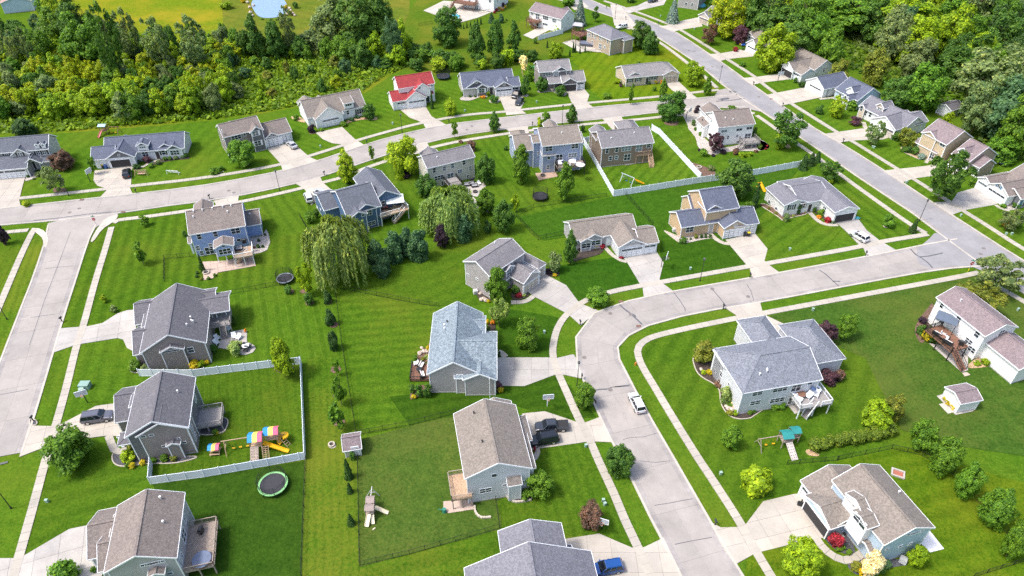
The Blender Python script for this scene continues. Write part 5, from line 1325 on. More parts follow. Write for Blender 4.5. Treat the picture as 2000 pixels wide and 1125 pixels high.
 h.B('main',[(820,753),(1304,641),(384,219)],6.2,'u',.5);h.B('ga',[(105,221),(195,332)],3.2,'u',.45,back=9,right=6,wall='white');h.B('gb',[(149,348),(373,656)],3.3,'v',.45,back=9,wall='lightblue',gm='white');h.bump('d1','main',(505,352),(684,498),.25,.5,z0=3,wall='white',keep=1.0);h.bump('bay','main',(572,478),(707,655),1.3,.45,z0=2.7,wall='white',keep=.6)
 h.B('porch',[(611,724),(729,882)],3.0,'v',.5,back=4,walls=False)
 h.W('bay','v-',(638,587),w=2.4,h=1.5,n=2);h.W('d1','v-',(578,447),w=.6,h=.6,n=1);h.GD('gb','v-',(262,535),5.2,open_=True);h.W('main','v-',(590,690),w=2.2,h=1.4,n=2);h.W('main','u+',(1068,698),w=.7,h=.5);h.W('main','u+',(1125,684),w=1.7,h=.45);h.W('main','u+',(1187,668),w=.6,h=.5);h.W('main','u+',(995,804),(1080,782),(877,829),w=.7,h=.55);h.vent('main',(978,330));h.GD('ga','v-',(150,300),2.7,'white');h.C((640,800),(725,910),(355,690),(165,450))
# sheds and the far barn
 h=House('garden_shed','right-yard shed','white garden shed with brown-grey roof and yellow shrubs along its front','shed',(1600,675,5),[(1415,568),(1600,533)],2.5,'white','mauve')
 h.B('main',[(1224,404),(1415,568),(1601,533)],2.7,'u',.42,ov=.25)
 h=House('garden_shed','mauve shed','small cream shed with mauve roof beside the black fence line','shed',(400,675,5),[(1350,1036),(1532,1006)],2.4,'cream','mauve')
 h.B('main',[(1348,1036),(1533,1006)],1.9,'u',.75,back=3.6,ov=.2);h.D('main','v-',(1490,1050),'white')
 h=House('garden_shed','wood-side shed','grey shed with dark roof standing on a slab under the right-hand trees','shed',(1600,0,5),[(1290,1090),(1420,1045)],2.5,'palegrey','charcoal')
 h.B('main',[(1200,1010),(1270,1075),(1420,1042)],2.6,'u',.5,ov=.25);h.W('main','v-',(1320,1085),w=.6,h=.6)
 h=House('metal_barn','corner barn','pale blue metal barn with pinkish roof in the top left corner','barn',(0,0,5),[(60,135),(340,105)],0,'lightblue','pink')
 h.B('main',[(52,135),(340,105)],4.2,'v',.32,zp=0,back=16)
house_list()
# trees and shrubs
rng=np.random.default_rng(11)
LEAF=leaf_mat()
BARK=plain('bark',(.13,.095,.07),.95,var=.3,scale=3)
def unit(v):return v/np.maximum(1e-9,np.linalg.norm(v,axis=1))[:,None]
def leaves(name,P,Nrm,size,aspect=1.5,jit=.7):
 """one small quad for every leaf clump P, turned roughly to face Nrm"""
 n=len(P)
 N_=unit(Nrm+rng.normal(0,jit,(n,3)))
 R_=rng.normal(0,1,(n,3))
 U=unit(np.cross(N_,R_))
 V=np.cross(N_,U)
 s=size*rng.uniform(.6,1.35,n)[:,None]
 a,b=U*s*aspect/2,V*s/2
 q=np.stack([P-a,P-b*1.0,P+a,P+b],1).reshape(-1,3)
 me=bpy.data.meshes.new(name)
 me.vertices.add(4*n)
 me.vertices.foreach_set('co',q.astype(np.float32).ravel())
 me.loops.add(4*n)
 me.loops.foreach_set('vertex_index',np.arange(4*n,dtype=np.int32))
 me.polygons.add(n)
 me.polygons.foreach_set('loop_start',np.arange(0,4*n,4,dtype=np.int32))
 me.polygons.foreach_set('loop_total',np.full(n,4,dtype=np.int32))
 me.materials.append(LEAF)
 me.update(calc_edges=True)
 return me
def sph(n):
 return unit(rng.normal(0,1,(n,3)))
def crown_round(clumps=34,n=4600,size=.05,rc=(.10,.18),spread=.36,shape=None,low=.0,gap=0.0):
 C,Rr=[],[]
 while len(C)<clumps:
  d=sph(1)[0]
  r=spread*rng.uniform(.68,1.06)
  c=np.array([.5*0+d[0]*r,d[1]*r,.5+d[2]*r*1.05])
  if shape:c[:2]*=shape(c[2])
  if c[2]<low:continue
  C.append(c)
  Rr.append(rng.uniform(*rc))
 C,Rr=np.array(C),np.array(Rr)
 w=Rr**2
 k=rng.choice(len(C),n,p=w/w.sum())
 d=sph(n)
 d[:,2]=np.where(d[:,2]<-.3,-d[:,2]*.6,d[:,2])
 P=C[k]+d*(Rr[k]*rng.uniform(.55,1.06,n))[:,None]
 out=P-np.array([0,0,.45])
 m=n//6
 P2=np.array([0,0,.48])+sph(m)*(rng.uniform(0,1,m)**.5)[:,None]*spread*.8
 if shape:P2[:,:2]*=np.array([shape(z)for z in P2[:,2]])[:,None]
 P=np.vstack([P,P2])
 Nn=np.vstack([unit(d)*.8+unit(out)*.6,unit(P2-np.array([0,0,.45]))])+np.array([0,0,.4])
 P[:,2]=(P[:,2]-np.percentile(P[:,2],.5))/(np.percentile(P[:,2],99.5)-np.percentile(P[:,2],.5))
 P[:,2]=np.clip(P[:,2],0,1.05)
 return P,Nn,size
def mk(name,tup,aspect=1.5,jit=.5):return leaves(name,tup[0],tup[1],tup[2],aspect,jit)
oval=lambda z:1.0 if z<.3 else max(.25,1.05-(z-.3)*.95)
CR={'round':[mk('crown',crown_round(60,7000,.038,(.07,.135),.39))for _ in range(7)],'oval':[mk('crown',crown_round(54,6500,.040,(.07,.135),.39,oval))for _ in range(4)],'loose':[mk('crown',crown_round(34,4000,.042,(.06,.115),.41),1.7,.9)for _ in range(4)],'tall':[mk('crown',crown_round(64,8000,.032,(.06,.13),.41))for _ in range(6)],'airy':[mk('crown',crown_round(34,4200,.036,(.06,.11),.41,lambda z:.7+.4*z),1.6,.9)for _ in range(3)],
'small':[mk('crown',crown_round(12,900,.085,(.10,.18),.34),1.7,.9)for _ in range(3)],'bush':[mk('foliage',crown_round(20,1700,.075,(.14,.22),.34))for _ in range(4)],'dome':[mk('foliage',crown_round(40,4200,.042,(.10,.15),.37))for _ in range(2)],}
def conifer(n,size,whorls,tip=.0,base=.5,dens=1.0,rag=.14):
 z=1-np.sqrt(rng.uniform(0,1,n))
 z=1-(1-z)**dens if dens!=1 else z
 a=rng.uniform(0,2*math.pi,n)
 ph=(z*whorls)%1.0
 lob=.86+rag*np.sin(a*9+np.floor(z*whorls)*2.1)
 r=(base*(1-z)**.8+tip)*lob*(1.08-.32*ph)*rng.uniform(.72,1.05,n)
 P=np.stack([np.cos(a)*r,np.sin(a)*r,z-r*.12+.02],1)
 Nn=np.stack([np.cos(a),np.sin(a),np.full(n,.75)],1)
 return P,Nn,size
CR['spruce']=[mk('crown',conifer(4200,.05,13),2.2,.5)for _ in range(2)]
CR['arb']=[mk('foliage',(lambda t:(t[0],t[1],t[2]))(conifer(2600,.075,3,.06,.46,1.0,.06)),1.8,.5)for _ in range(2)]
def pine(n=4600):
 P,Nn,s=crown_round(30,n,.055,(.10,.16),.36,lambda z:max(.3,1.15-.75*z))
 return P,Nn,s
CR['pine']=[mk('crown',pine(),2.2,.6)for _ in range(3)]
def willow(strands=560):
 P,Nn=[],[]
 for _ in range(strands):
  a,r=rng.uniform(0,2*math.pi),.48*math.sqrt(rng.uniform(.02,1))
  lobe=.82+.18*math.sin(a*5+r*9)
  z=(.62+.38*math.sqrt(max(0,1-(r/.5)**2)))*(.88+.12*lobe)
  L=rng.uniform(.16,.34)if r<.3 else rng.uniform(.3,z-.03)
  n=int(8+L*26)
  for i in range(n):
   t=i/n
   rr=r*lobe+.05*math.sin(t*1.6)
   P.append((math.cos(a)*rr+rng.normal(0,.006),math.sin(a)*rr+rng.normal(0,.006),z-L*t))
   Nn.append((math.cos(a),math.sin(a),.5))
 return np.array(P),np.array(Nn),.03
def willow_mesh():
 P,Nn,s=willow()
 n=len(P)
 N_=unit(Nn+rng.normal(0,.45,(n,3)))
 dn=np.tile(np.array([[0,0,-1.0]]),(n,1))+rng.normal(0,.25,(n,3))
 U=unit(np.cross(N_,dn));V=unit(np.cross(N_,U))
 a,b=U*.012,V*.032
 q=np.stack([P-b,P+a,P+b,P-a],1).reshape(-1,3)
 me=bpy.data.meshes.new('crown')
 me.vertices.add(4*n);me.vertices.foreach_set('co',q.astype(np.float32).ravel())
 me.loops.add(4*n);me.loops.foreach_set('vertex_index',np.arange(4*n,dtype=np.int32))
 me.polygons.add(n);me.polygons.foreach_set('loop_start',np.arange(0,4*n,4,dtype=np.int32));me.polygons.foreach_set('loop_total',np.full(n,4,dtype=np.int32))
 me.materials.append(LEAF);me.update(calc_edges=True)
 return me
CR['willow']=[willow_mesh()for _ in range(2)]
def trunk_mesh(limbs=5):
 mb=MB()
 mb.cyl((0,0,0),1.0,.62,.55,8)
 mb.cyl((0,0,.55),.62,.25,.45,7)
 for k in range(limbs):
  a=2*math.pi*k/limbs+rng.uniform(-.3,.3)
  z=.35+.4*k/limbs
  mb.bar((0,0,z),(math.cos(a)*7,math.sin(a)*7,min(1,z+.3)),.55,.05)
 return mb.mesh('trunk',BARK)
TRUNK=[trunk_mesh()for _ in range(3)]
TINT=dict(green=(.055,.118,.012),deep=(.040,.092,.016),dark=(.026,.060,.017),lime=(.118,.185,.008),yellow=(.14,.185,.006),purple=(.050,.026,.040),plum=(.024,.016,.028),brown=(.085,.055,.045),olive=(.095,.115,.018),teal=(.038,.085,.040),spruce=(.125,.175,.185),grey=(.085,.125,.050),willow=(.095,.145,.040),red=(.16,.016,.028),gold=(.24,.21,.010),bloom=(.38,.36,.27),pale=(.13,.18,.06),orange=(.30,.15,.02))
KNAME=dict(round='round tree',oval='upright tree',loose='open-crowned tree',tall='tall tree',airy='thin-crowned tree',small='young tree',bush='shrub',dome='dome-shaped shrub',spruce='spruce',arb='column evergreen',pine='bushy pine',willow='weeping willow')
CNAME=dict(green='green',deep='deep green',dark='dark green',lime='lime green',yellow='yellow-green',purple='purple-leaved',plum='blackish purple',brown='brown-purple',olive='olive',teal='bluish green',spruce='silvery blue',grey='grey-green',willow='pale green',red='crimson',gold='golden yellow',bloom='white-flowering',pale='pale green',orange='orange')
AUTO=[]
def nearest(x,y,k=1):
 L=[]
 for h in HOUSES:
  b=h.b['main']if 'main' in h.b else list(h.b.values())[0]
  c=h.wld((b.U0+b.U1)/2,(b.V0+b.V1)/2,2.5)
  q=proj(c)
  L.append((math.hypot((q[0]-x),(q[1]-y)*1.5),h,q))
 L.sort(key=lambda t:t[0])
 return L[0]
def place(x,y):
 _,h,q=nearest(x,y)
 dx,dy=x-q[0],(y-q[1])*1.4
 if abs(dx)>abs(dy):r='left of' if dx<0 else 'right of'
 else:r='above' if dy<0 else 'below'
 return r+' the '+h.nick
def auto(o,what,x,y,cat,group=None,where=None):
 o['category']=cat
 if group:o['group']=group
 AUTO.append((o,what,where or place(x,y),x,y))
NEED_TRUNK=('round','oval','loose','tall','airy','small','spruce','pine','willow')
def put_tree(X,Y,W,H,kind,tint,tz=None,name=None,lean=0,flip=None):
 me=RND.choice(CR[kind])
 c=TINT[tint]if isinstance(tint,str)else tint
 j=RND.uniform(.88,1.12)*2.3
 col=(min(1,c[0]*j*RND.uniform(.93,1.07)),min(1,c[1]*j),min(1,c[2]*j),1)
 if kind in NEED_TRUNK:
  if tz is None:tz={'spruce':.02,'willow':.0,'pine':.02,'airy':.28,'small':.22}.get(kind,.06)*H
  r=empty(name or 'tree',(X,Y,0),RND.uniform(0,6.28))
  t=bpy.data.objects.new('trunk',RND.choice(TRUNK))
  COL.objects.link(t)
  t.parent=r
  hh=tz+(H-tz)*.75
  rad=max(.06,W*.022)
  t.scale=(rad,rad,hh)
  o=bpy.data.objects.new('crown',me)
  COL.objects.link(o)
  o.parent=r
  o.location=(0,0,tz)
  o.scale=(W*RND.uniform(.92,1.1),W*RND.uniform(.92,1.1),H-tz)
  o.color=col
  return r
 o=bpy.data.objects.new(name or 'shrub',me)
 COL.objects.link(o)
 o.location=(X,Y,-.02)
 o.rotation_euler=(0,0,RND.uniform(0,6.28))
 o.scale=(W,W,H)
 o.color=col
 return o
def fit(x,y,w,h,kind):
 s,dep=ppm(x,y+h*.3)
 W=w/s
 k=(h/s)**2-(W*math.sin(dep))**2
 Hc=math.sqrt(max(k,(.5*W)**2))/math.cos(dep)
 Hc=min(Hc,W*(4.5 if kind=='arb' else 2.2))
 tz={'round':.05,'oval':.07,'loose':.16,'tall':.15,'airy':.35,'small':.3}.get(kind,0)*Hc
 P=G(x,y,tz+Hc*.5)
 return P,W,Hc+tz,tz
NAMES=dict(spruce='spruce_tree',arb='arborvitae',pine='pine_tree',willow='willow_tree',bush='shrub',dome='shrub')
def T(x,y,w,h,kind,tint,where=None,what=None,group=None):
 P,W,H,tz=fit(x,y,w,h,kind)
 o=put_tree(P.x,P.y,W*1.04,H,kind,tint,tz if kind in NEED_TRUNK else None,NAMES.get(kind,'tree'))
 sz='' if kind in('small','arb','dome')else('big ' if W>8.5 else('small ' if W<(1.2 if kind=='bush' else 3.2)else ''))
 cat='shrub' if kind in('bush','dome','arb')else 'tree'
 auto(o,what or(sz+CNAME[tint]+' '+KNAME[kind]),x,y,cat,group or('street and garden trees' if cat=='tree' else 'garden shrubs'),where)
 return o
def trees():
 for a in[(131,875,100,92,'dome','green','by the sidewalk left of the dark fenced house','big round green tree'),(470,298,52,52,'round','green'),(120,312,44,38,'round','brown'),(100,348,42,46,'loose','grey'),(675,325,46,58,'oval','lime'),(788,305,64,70,'round','lime'),(727,297,14,22,'small','green'),(887,250,15,26,'small','green'),(965,237,28,36,'oval','deep'),(1117,222,27,34,'oval','deep'),(1065,230,20,26,'small','green'),(1056,243,13,26,'small','lime'),(880,208,28,32,'round','lime'),(1058,164,28,26,'round','deep'),(1095,176,25,20,'round','deep'),
(1026,166,22,36,'oval','deep'),(965,193,19,14,'round','deep'),(720,217,28,28,'round','deep'),(1313,205,58,56,'round','deep','at the middle of the upper street'),(1234,180,15,30,'small','green'),(1296,172,18,34,'oval','green'),(1356,143,42,44,'round','lime'),(1383,166,20,34,'oval','green'),(1430,214,20,18,'bush','green'),(1540,250,66,62,'loose','deep'),(1525,276,26,30,'bush','lime'),(1398,278,38,32,'loose','purple'),
(1440,345,74,76,'round','deep','at the white fence corner behind the orange-tan house'),(1018,319,48,68,'oval','green'),(1104,353,45,68,'oval','green'),(948,329,44,54,'round','deep'),(833,363,44,42,'round','deep'),(949,393,40,46,'round','green'),(984,421,46,60,'round','deep'),(1009,395,22,26,'small','lime'),(952,443,18,24,'bush','dark'),(878,412,114,98,'willow','willow'),(660,488,122,128,'willow','willow'),
(735,500,52,66,'pine','teal'),(768,482,50,58,'pine','teal'),(792,474,46,54,'pine','teal'),(818,478,50,60,'pine','teal'),(748,520,42,44,'pine','teal'),(905,444,48,54,'pine','teal'),(862,460,32,42,'oval','plum'),(971,555,50,68,'round','green'),(974,605,44,46,'airy','willow'),(1031,650,47,60,'round','green'),(1168,577,54,44,'round','green'),(1114,482,32,58,'oval','deep'),(1083,512,30,40,'bush','grey'),
(1143,770,47,54,'round','green'),(1210,897,58,64,'round','deep'),(1156,1008,54,58,'dome','brown'),(1054,946,60,60,'dome','green'),(1026,966,22,24,'bush','green'),(550,697,52,74,'oval','lime'),(594,543,36,54,'loose','lime'),(563,566,18,18,'bush','deep'),(602,583,21,25,'bush','deep'),(639,580,21,26,'pine','dark'),(644,620,24,32,'pine','dark'),(650,665,24,38,'pine','dark'),(655,716,17,26,'small','green'),
(660,757,32,46,'small','green'),(658,810,34,44,'small','green'),(678,915,19,38,'arb','dark'),(682,952,14,22,'arb','dark'),(684,1014,17,24,'arb','dark'),(270,490,28,36,'small','green'),(2,455,24,40,'oval','plum'),(280,429,24,20,'small','green'),(202,582,14,14,'small','lime'),(220,602,18,14,'small','grey'),(1375,688,48,46,'dome','olive'),(1429,852,40,48,'round','green'),(1477,937,66,56,'bush','lime'),(1570,1088,86,80,'round','lime'),(1614,648,42,44,'round','purple'),(1656,636,46,48,'loose','green'),(1622,738,36,28,'bush','purple'),(1640,732,24,24,'bush','brown'),
(1745,798,46,56,'round','olive'),(1715,810,62,60,'round','lime'),(1808,850,52,56,'round','green'),(1852,888,62,72,'round','green'),(1895,938,54,66,'round','green'),(1950,993,70,74,'round','green'),(1992,1052,50,72,'round','green'),(1795,1085,42,46,'round','lime'),(1705,1102,38,48,'bush','bloom'),(1632,1056,32,30,'bush','red'),(1955,530,92,76,'loose','grey'),(1910,585,92,58,'loose','olive'),(1478,380,17,48,'arb','dark'),(1464,402,20,20,'bush','green'),(1572,316,20,30,'arb','dark'),(1586,310,18,26,'arb','dark'),(1598,306,16,22,'arb','dark'),(1622,333,46,36,'loose','deep'),(1622,353,14,14,'bush','lime'),(1787,440,15,28,'arb','dark'),(1780,447,9,8,'bush','purple'),(1736,431,26,26,'bush','green'),
(1710,257,36,42,'loose','grey'),(1775,267,38,34,'loose','olive'),(1751,266,19,18,'bush','deep'),(1857,336,80,88,'loose','deep','in front of the tan porch house'),(1671,236,25,18,'bush','purple'),(1800,305,18,12,'bush','spruce'),(1637,208,32,38,'round','lime'),(1664,206,24,20,'bush','green'),(1976,427,42,40,'loose','grey'),(1602,214,18,18,'bush','deep'),(1554,157,10,10,'bush','deep'),(1565,165,14,12,'bush','dark'),(1852,232,22,26,'small','lime'),
(872,50,60,66,'round','deep','on the lawn below the swimming pool'),(930,82,42,64,'oval','deep'),(968,78,40,66,'oval','deep'),(1004,71,32,54,'oval','deep'),(1086,98,30,30,'round','lime'),(1022,122,18,26,'bush','bloom'),(1133,22,28,52,'spruce','spruce'),(1164,24,19,22,'small','deep'),(960,34,16,20,'spruce','teal'),(979,36,14,16,'pine','teal'),(1252,67,42,46,'round','deep'),(1272,83,36,40,'round','deep'),(1316,20,26,46,'spruce','spruce'),(1422,32,68,68,'round','yellow'),(1386,65,33,32,'loose','brown'),(1447,67,30,34,'round','purple'),(1516,92,80,80,'round','lime'),(1402,4,44,22,'round','deep'),
(1110,4,30,16,'bush','green'),(1092,52,24,18,'bush','lime'),(1230,-4,22,16,'bush','deep'),(1065,145,14,24,'bush','deep'),(1035,142,18,30,'bush','green'),(1046,80,10,10,'bush','deep'),(1247,124,11,9,'bush','green'),(1278,173,10,10,'bush','green'),(1450,125,14,10,'bush','green'),(1500,136,12,10,'bush','lime'),(1386,80,12,10,'bush','lime'),(843,195,8,36,'arb','dark'),(178,322,20,26,'small','green'),(50,398,18,10,'bush','yellow'),(430,329,18,12,'bush','green'),(452,301,18,22,'bush','deep'),(45,248,44,34,'round','dark'),(392,513,10,34,'arb','dark'),
]:
  T(*a)
 tb=(800,0,10)
 for q,w,h in(((1055,515),4,9),((1118,485),4,11),((1188,470),4,10),((1268,445),5,11),((1325,425),5,13),((1392,410),5,12)):
  p=tile(tb,[q])[0]
  T(p[0],p[1],w,h,'arb','dark','in the row below the pool deck')
 for x,y,w,h in((1120,92,6,20),(1124,93,5,18),(1133,97,4,14),(1143,95,4,14),(1113,103,5,14),(1069,86,5,14)):
  T(x,y,w,h,'arb','dark','by the terrace of the tan hip-roofed house')
 F=[(t0,[(275,590,50,36,'deep'),(330,620,34,22,'grey'),(370,575,70,36,'grey'),(1430,435,90,70,'purple'),(1350,455,44,40,'dark'),(1475,490,70,40,'green'),(1545,460,60,50,'grey'),(1610,425,50,40,'deep'),(1660,420,50,40,'deep'),(1720,415,50,40,'grey'),(1800,385,90,60,'deep'),(1330,500,80,26,'dark')]),(t1,[(90,545,110,60,'green'),(1040,130,90,80,'plum'),(1355,85,80,44,'green'),(1430,40,60,44,'teal'),(1480,15,60,40,'teal'),(1135,140,60,24,'green'),(890,20,70,60,'green'),(1395,660,60,40,'deep'),(1950,580,110,50,'plum'),(1030,1000,120,120,'green'),(1090,960,60,90,'deep')]),
(u2,[(530,910,70,50,'green'),(590,940,30,24,'deep'),(640,940,30,24,'deep'),(720,945,50,24,'orange'),(765,915,46,50,'lime'),(690,945,24,22,'gold'),(1930,935,90,46,'green'),(850,95,34,30,'red'),(880,80,34,30,'gold'),(910,45,34,30,'plum'),(935,65,26,26,'gold'),(905,90,26,20,'orange')]),(u3,[(65,830,40,36,'purple'),(120,820,60,40,'grey'),(250,810,50,26,'green'),(330,800,70,30,'teal'),(400,795,60,34,'gold'),(460,800,30,40,'orange'),(30,790,80,40,'lime'),(1185,480,60,46,'red'),(1240,435,50,30,'gold'),(1255,475,46,30,'deep')]),
(t2,[(940,320,50,50,'deep'),(600,295,110,110,'brown'),(500,258,50,24,'brown'),(1690,130,50,70,'dark'),(770,640,40,40,'deep')]),(t3,[(775,75,46,60,'deep'),(795,130,40,44,'green'),(820,140,34,40,'plum'),(842,180,46,46,'green'),(875,365,90,76,'green'),(830,340,34,30,'plum'),(967,392,44,30,'plum'),(1060,357,66,52,'plum'),(1187,352,76,66,'brown'),(1250,385,90,44,'lime'),(1320,380,76,50,'lime'),(1420,300,60,46,'green'),(1385,350,50,30,'brown'),(1410,282,26,22,'plum'),(1490,300,24,20,'red'),(1480,328,26,22,'red'),(945,515,80,60,'grey'),(1370,160,50,90,'deep')]),
((800,350,1),[]),((1080,350,8.333),[(490,1120,100,50,'gold'),(690,1090,120,90,'gold'),(800,1085,120,70,'red'),(430,1140,70,50,'plum')]),(m2,[(1365,395,80,60,'plum'),(1420,435,50,40,'gold'),(1035,570,110,90,'deep'),(1065,635,70,36,'red'),(1120,630,40,36,'pale'),(760,890,50,50,'gold'),(815,890,60,60,'orange'),(770,960,40,60,'deep'),(775,1030,50,50,'green'),(770,690,40,30,'gold')]),(m3,[(675,95,90,56,'deep'),(800,60,46,46,'olive'),(850,55,36,44,'dark'),(890,55,36,40,'dark'),(935,55,40,40,'dark'),(745,82,26,26,'dark'),(65,262,50,36,'red'),(250,0,60,40,'dark')]),
((1480,330,8.333),[(670,650,100,170,'dark'),(470,790,110,140,'grey'),(920,650,90,90,'green'),(1030,710,140,130,'green'),(1140,825,120,110,'red'),(1220,860,80,70,'deep'),(1170,760,50,60,'lime'),(1000,780,90,60,'orange'),(760,690,60,50,'gold'),(580,760,60,50,'pale'),(180,640,60,40,'olive'),(290,720,70,40,'olive'),(60,590,60,30,'brown')]),(t4,[(840,335,90,40,'deep'),(885,335,60,70,'dark'),(940,350,90,80,'deep'),(990,390,50,40,'dark'),(1500,650,90,90,'green'),(1800,885,70,34,'green'),(1930,880,90,50,'deep'),(1840,1060,90,70,'orange'),(1950,1060,90,80,'green')]),
(n0,[(1310,190,130,120,'green'),(1420,215,90,70,'grey'),(1375,245,60,50,'green'),(1275,985,70,60,'olive'),(1235,1085,150,110,'lime'),(1900,180,120,40,'gold'),(1960,180,90,50,'lime'),(1600,1100,90,40,'green'),(1700,1095,80,40,'olive'),(1500,1120,70,36,'green')]),(n1,[(100,840,70,60,'green'),(120,850,44,40,'gold'),(280,40,130,130,'pale'),(80,30,80,90,'deep'),(300,-10,120,70,'pale'),(1440,1075,70,90,'deep'),(10,165,70,36,'gold')]),
(b0,[(630,1080,260,160,'green'),(910,1062,70,60,'green'),(1290,45,70,50,'gold'),(1390,15,66,44,'gold'),(1240,50,50,40,'green'),(1280,10,60,40,'deep')]),(m1,[(1810,1010,1,1,'deep'),(95,435,40,36,'deep'),(35,465,40,36,'deep'),(520,155,44,44,'dark'),(565,155,34,34,'dark'),(480,165,34,34,'brown'),(585,40,30,30,'dark'),(525,95,30,40,'dark'),(280,880,50,130,'deep'),(395,980,30,40,'orange')]),(m0,[(1950,350,50,60,'green'),(1925,410,36,34,'dark'),(1920,445,36,34,'dark'),(1965,470,40,36,'olive'),(1800,30,50,60,'deep')]),
(n2,[(55,120,50,60,'green'),(180,30,50,60,'gold'),(170,110,60,40,'pale'),(130,130,50,40,'olive'),(90,440,90,120,'deep'),(175,440,100,130,'deep'),(40,500,60,50,'gold'),(20,420,80,90,'deep'),(860,390,100,60,'purple'),(820,430,60,50,'gold'),(890,430,70,50,'gold'),(875,80,30,60,'dark'),(1190,1060,30,80,'red'),(1222,1010,30,60,'red')]),(n3,[(1095,480,140,170,'pale'),(1035,368,110,50,'brown'),(870,258,60,44,'lime'),(925,256,70,44,'gold'),(975,250,60,44,'lime'),(1190,570,110,90,'bloom'),(1130,570,80,60,'green'),(1125,655,70,50,'olive'),(1185,655,60,60,'lime'),(1215,600,70,70,'bloom'),(1320,650,60,50,'green'),(1360,640,50,40,'green'),(1570,600,90,44,'green'),(1640,590,90,44,'green'),(1250,90,200,0.1,'gold')][:-1]),
(m4,[(1010,880,90,80,'plum'),(1000,970,100,110,'deep'),(1060,1030,110,110,'gold'),(1110,1060,100,90,'deep')]),(n4,[(1235,515,70,56,'gold'),(1275,555,80,60,'gold'),(1318,600,76,60,'gold'),(1660,100,90,110,'deep'),(1620,160,90,80,'lime'),(1545,170,70,60,'lime'),(1790,175,70,40,'lime'),(1700,90,70,70,'deep'),(55,265,120,60,'purple'),(15,420,50,100,'green')]),(b4,[(190,865,60,46,'green'),(235,850,60,50,'green'),(290,890,66,50,'green'),(360,1030,110,110,'olive'),(420,1075,80,90,'gold'),(540,960,180,130,'bloom'),(470,1010,90,90,'grey'),(600,1060,100,100,'deep'),(660,1010,100,90,'teal')]),
((200,710,6.067),[]),((1340,190,8.333),[(190,175,90,90,'plum'),(165,220,90,80,'plum'),(358,150,80,60,'plum')]),((400,0,5),[(210,50,130,60,'lime'),(370,5,60,40,'gold'),(450,100,30,30,'gold'),(790,65,50,40,'gold'),(830,125,50,50,'gold'),(880,50,60,60,'deep'),(560,185,30,14,'green'),(640,188,30,14,'green'),(700,190,30,14,'green')]),((800,0,10),[(1660,235,60,50,'red'),(1830,90,70,80,'plum'),(1890,390,50,40,'deep'),(1010,400,40,40,'plum')]),
]
 for T_,L in F:
  for(x,y,w,h,tint)in L:
   if w<10:continue
   p=tile(T_,[(x,y)])[0]
   T(p[0],p[1],w/T_[2],h/T_[2],'bush',tint)
trees()
hp=[G(1588,878),G(1736,848)]
hedge=empty('hedge',hp[0])
tag(hedge,'long yellow-green hedge of joined bushes beside the black fence','hedge')
for k in range(11):
 p=hp[0].lerp(hp[1],k/10.0)
 o=bpy.data.objects.new('bush',RND.choice(CR['bush']))
 COL.objects.link(o)
 o.parent=hedge
 o.location=p-hp[0]+Vector((RND.uniform(-.2,.2),RND.uniform(-.3,.3),0))
 s=RND.uniform(2.3,2.9)
 o.scale=(s,s,RND.uniform(1.8,2.3))
 o.color=(.16,.25,.03,1)
# woods and thicket
def inside(p,poly):
 c=False
 for i in range(len(poly)):
  a,b=poly[i-1],poly[i]
  if(a[1]>p[1])!=(b[1]>p[1])and p[0]<(b[0]-a[0])*(p[1]-a[1])/(b[1]-a[1])+a[0]:c=not c
 return c
def scatter(poly_px,spacing,jitter=.35,seed=1):
 P=[G(*q)for q in poly_px]
 poly=[(p.x,p.y)for p in P]
 xs,ys=[p[0]for p in poly],[p[1]for p in poly]
 r=random.Random(seed)
 out=[]
 y,row=min(ys),0
 while y<max(ys):
  x=min(xs)+(row%2)*spacing/2
  while x<max(xs):
   q=(x+r.uniform(-jitter,jitter)*spacing,y+r.uniform(-jitter,jitter)*spacing)
   if inside(q,poly):out.append(q)
   x+=spacing
  y+=spacing*.87
  row+=1
 return out
def wood(poly,spacing,wr,hr,kinds,tints,label,group,seed,name='woodland_tree',cat='tree'):
 r=random.Random(seed)
 for X,Y in scatter(poly,spacing,.38,seed):
  W=r.uniform(*wr)
  k=r.choice(kinds)
  t=r.choice(tints)
  o=put_tree(X,Y,W,r.uniform(*hr),k,t,name=name)
  q=proj((X,Y,3))
  o_=CNAME[t]+' '+KNAME[k]
  if-20<q[0]<2020 and q[1]>-30:auto(o,o_,q[0],q[1],cat,group,label[1]+' '+place(q[0],q[1]))
  else:tag(o,o_+' '+label[1],cat,group)
wood([(1388,-28),(1440,5),(1470,40),(1560,66),(1612,80),(1632,60),(1700,95),(1760,160),(1800,168),(1850,195),(1900,225),(1930,290),(1985,330),(2060,330),(2120,200),(2120,-40)],10.5,(10,15),(12,19),['tall','tall','round','loose'],['deep','green','green','lime','grey','teal','dark'],('','in the wood'),'trees of the right-hand wood',3)
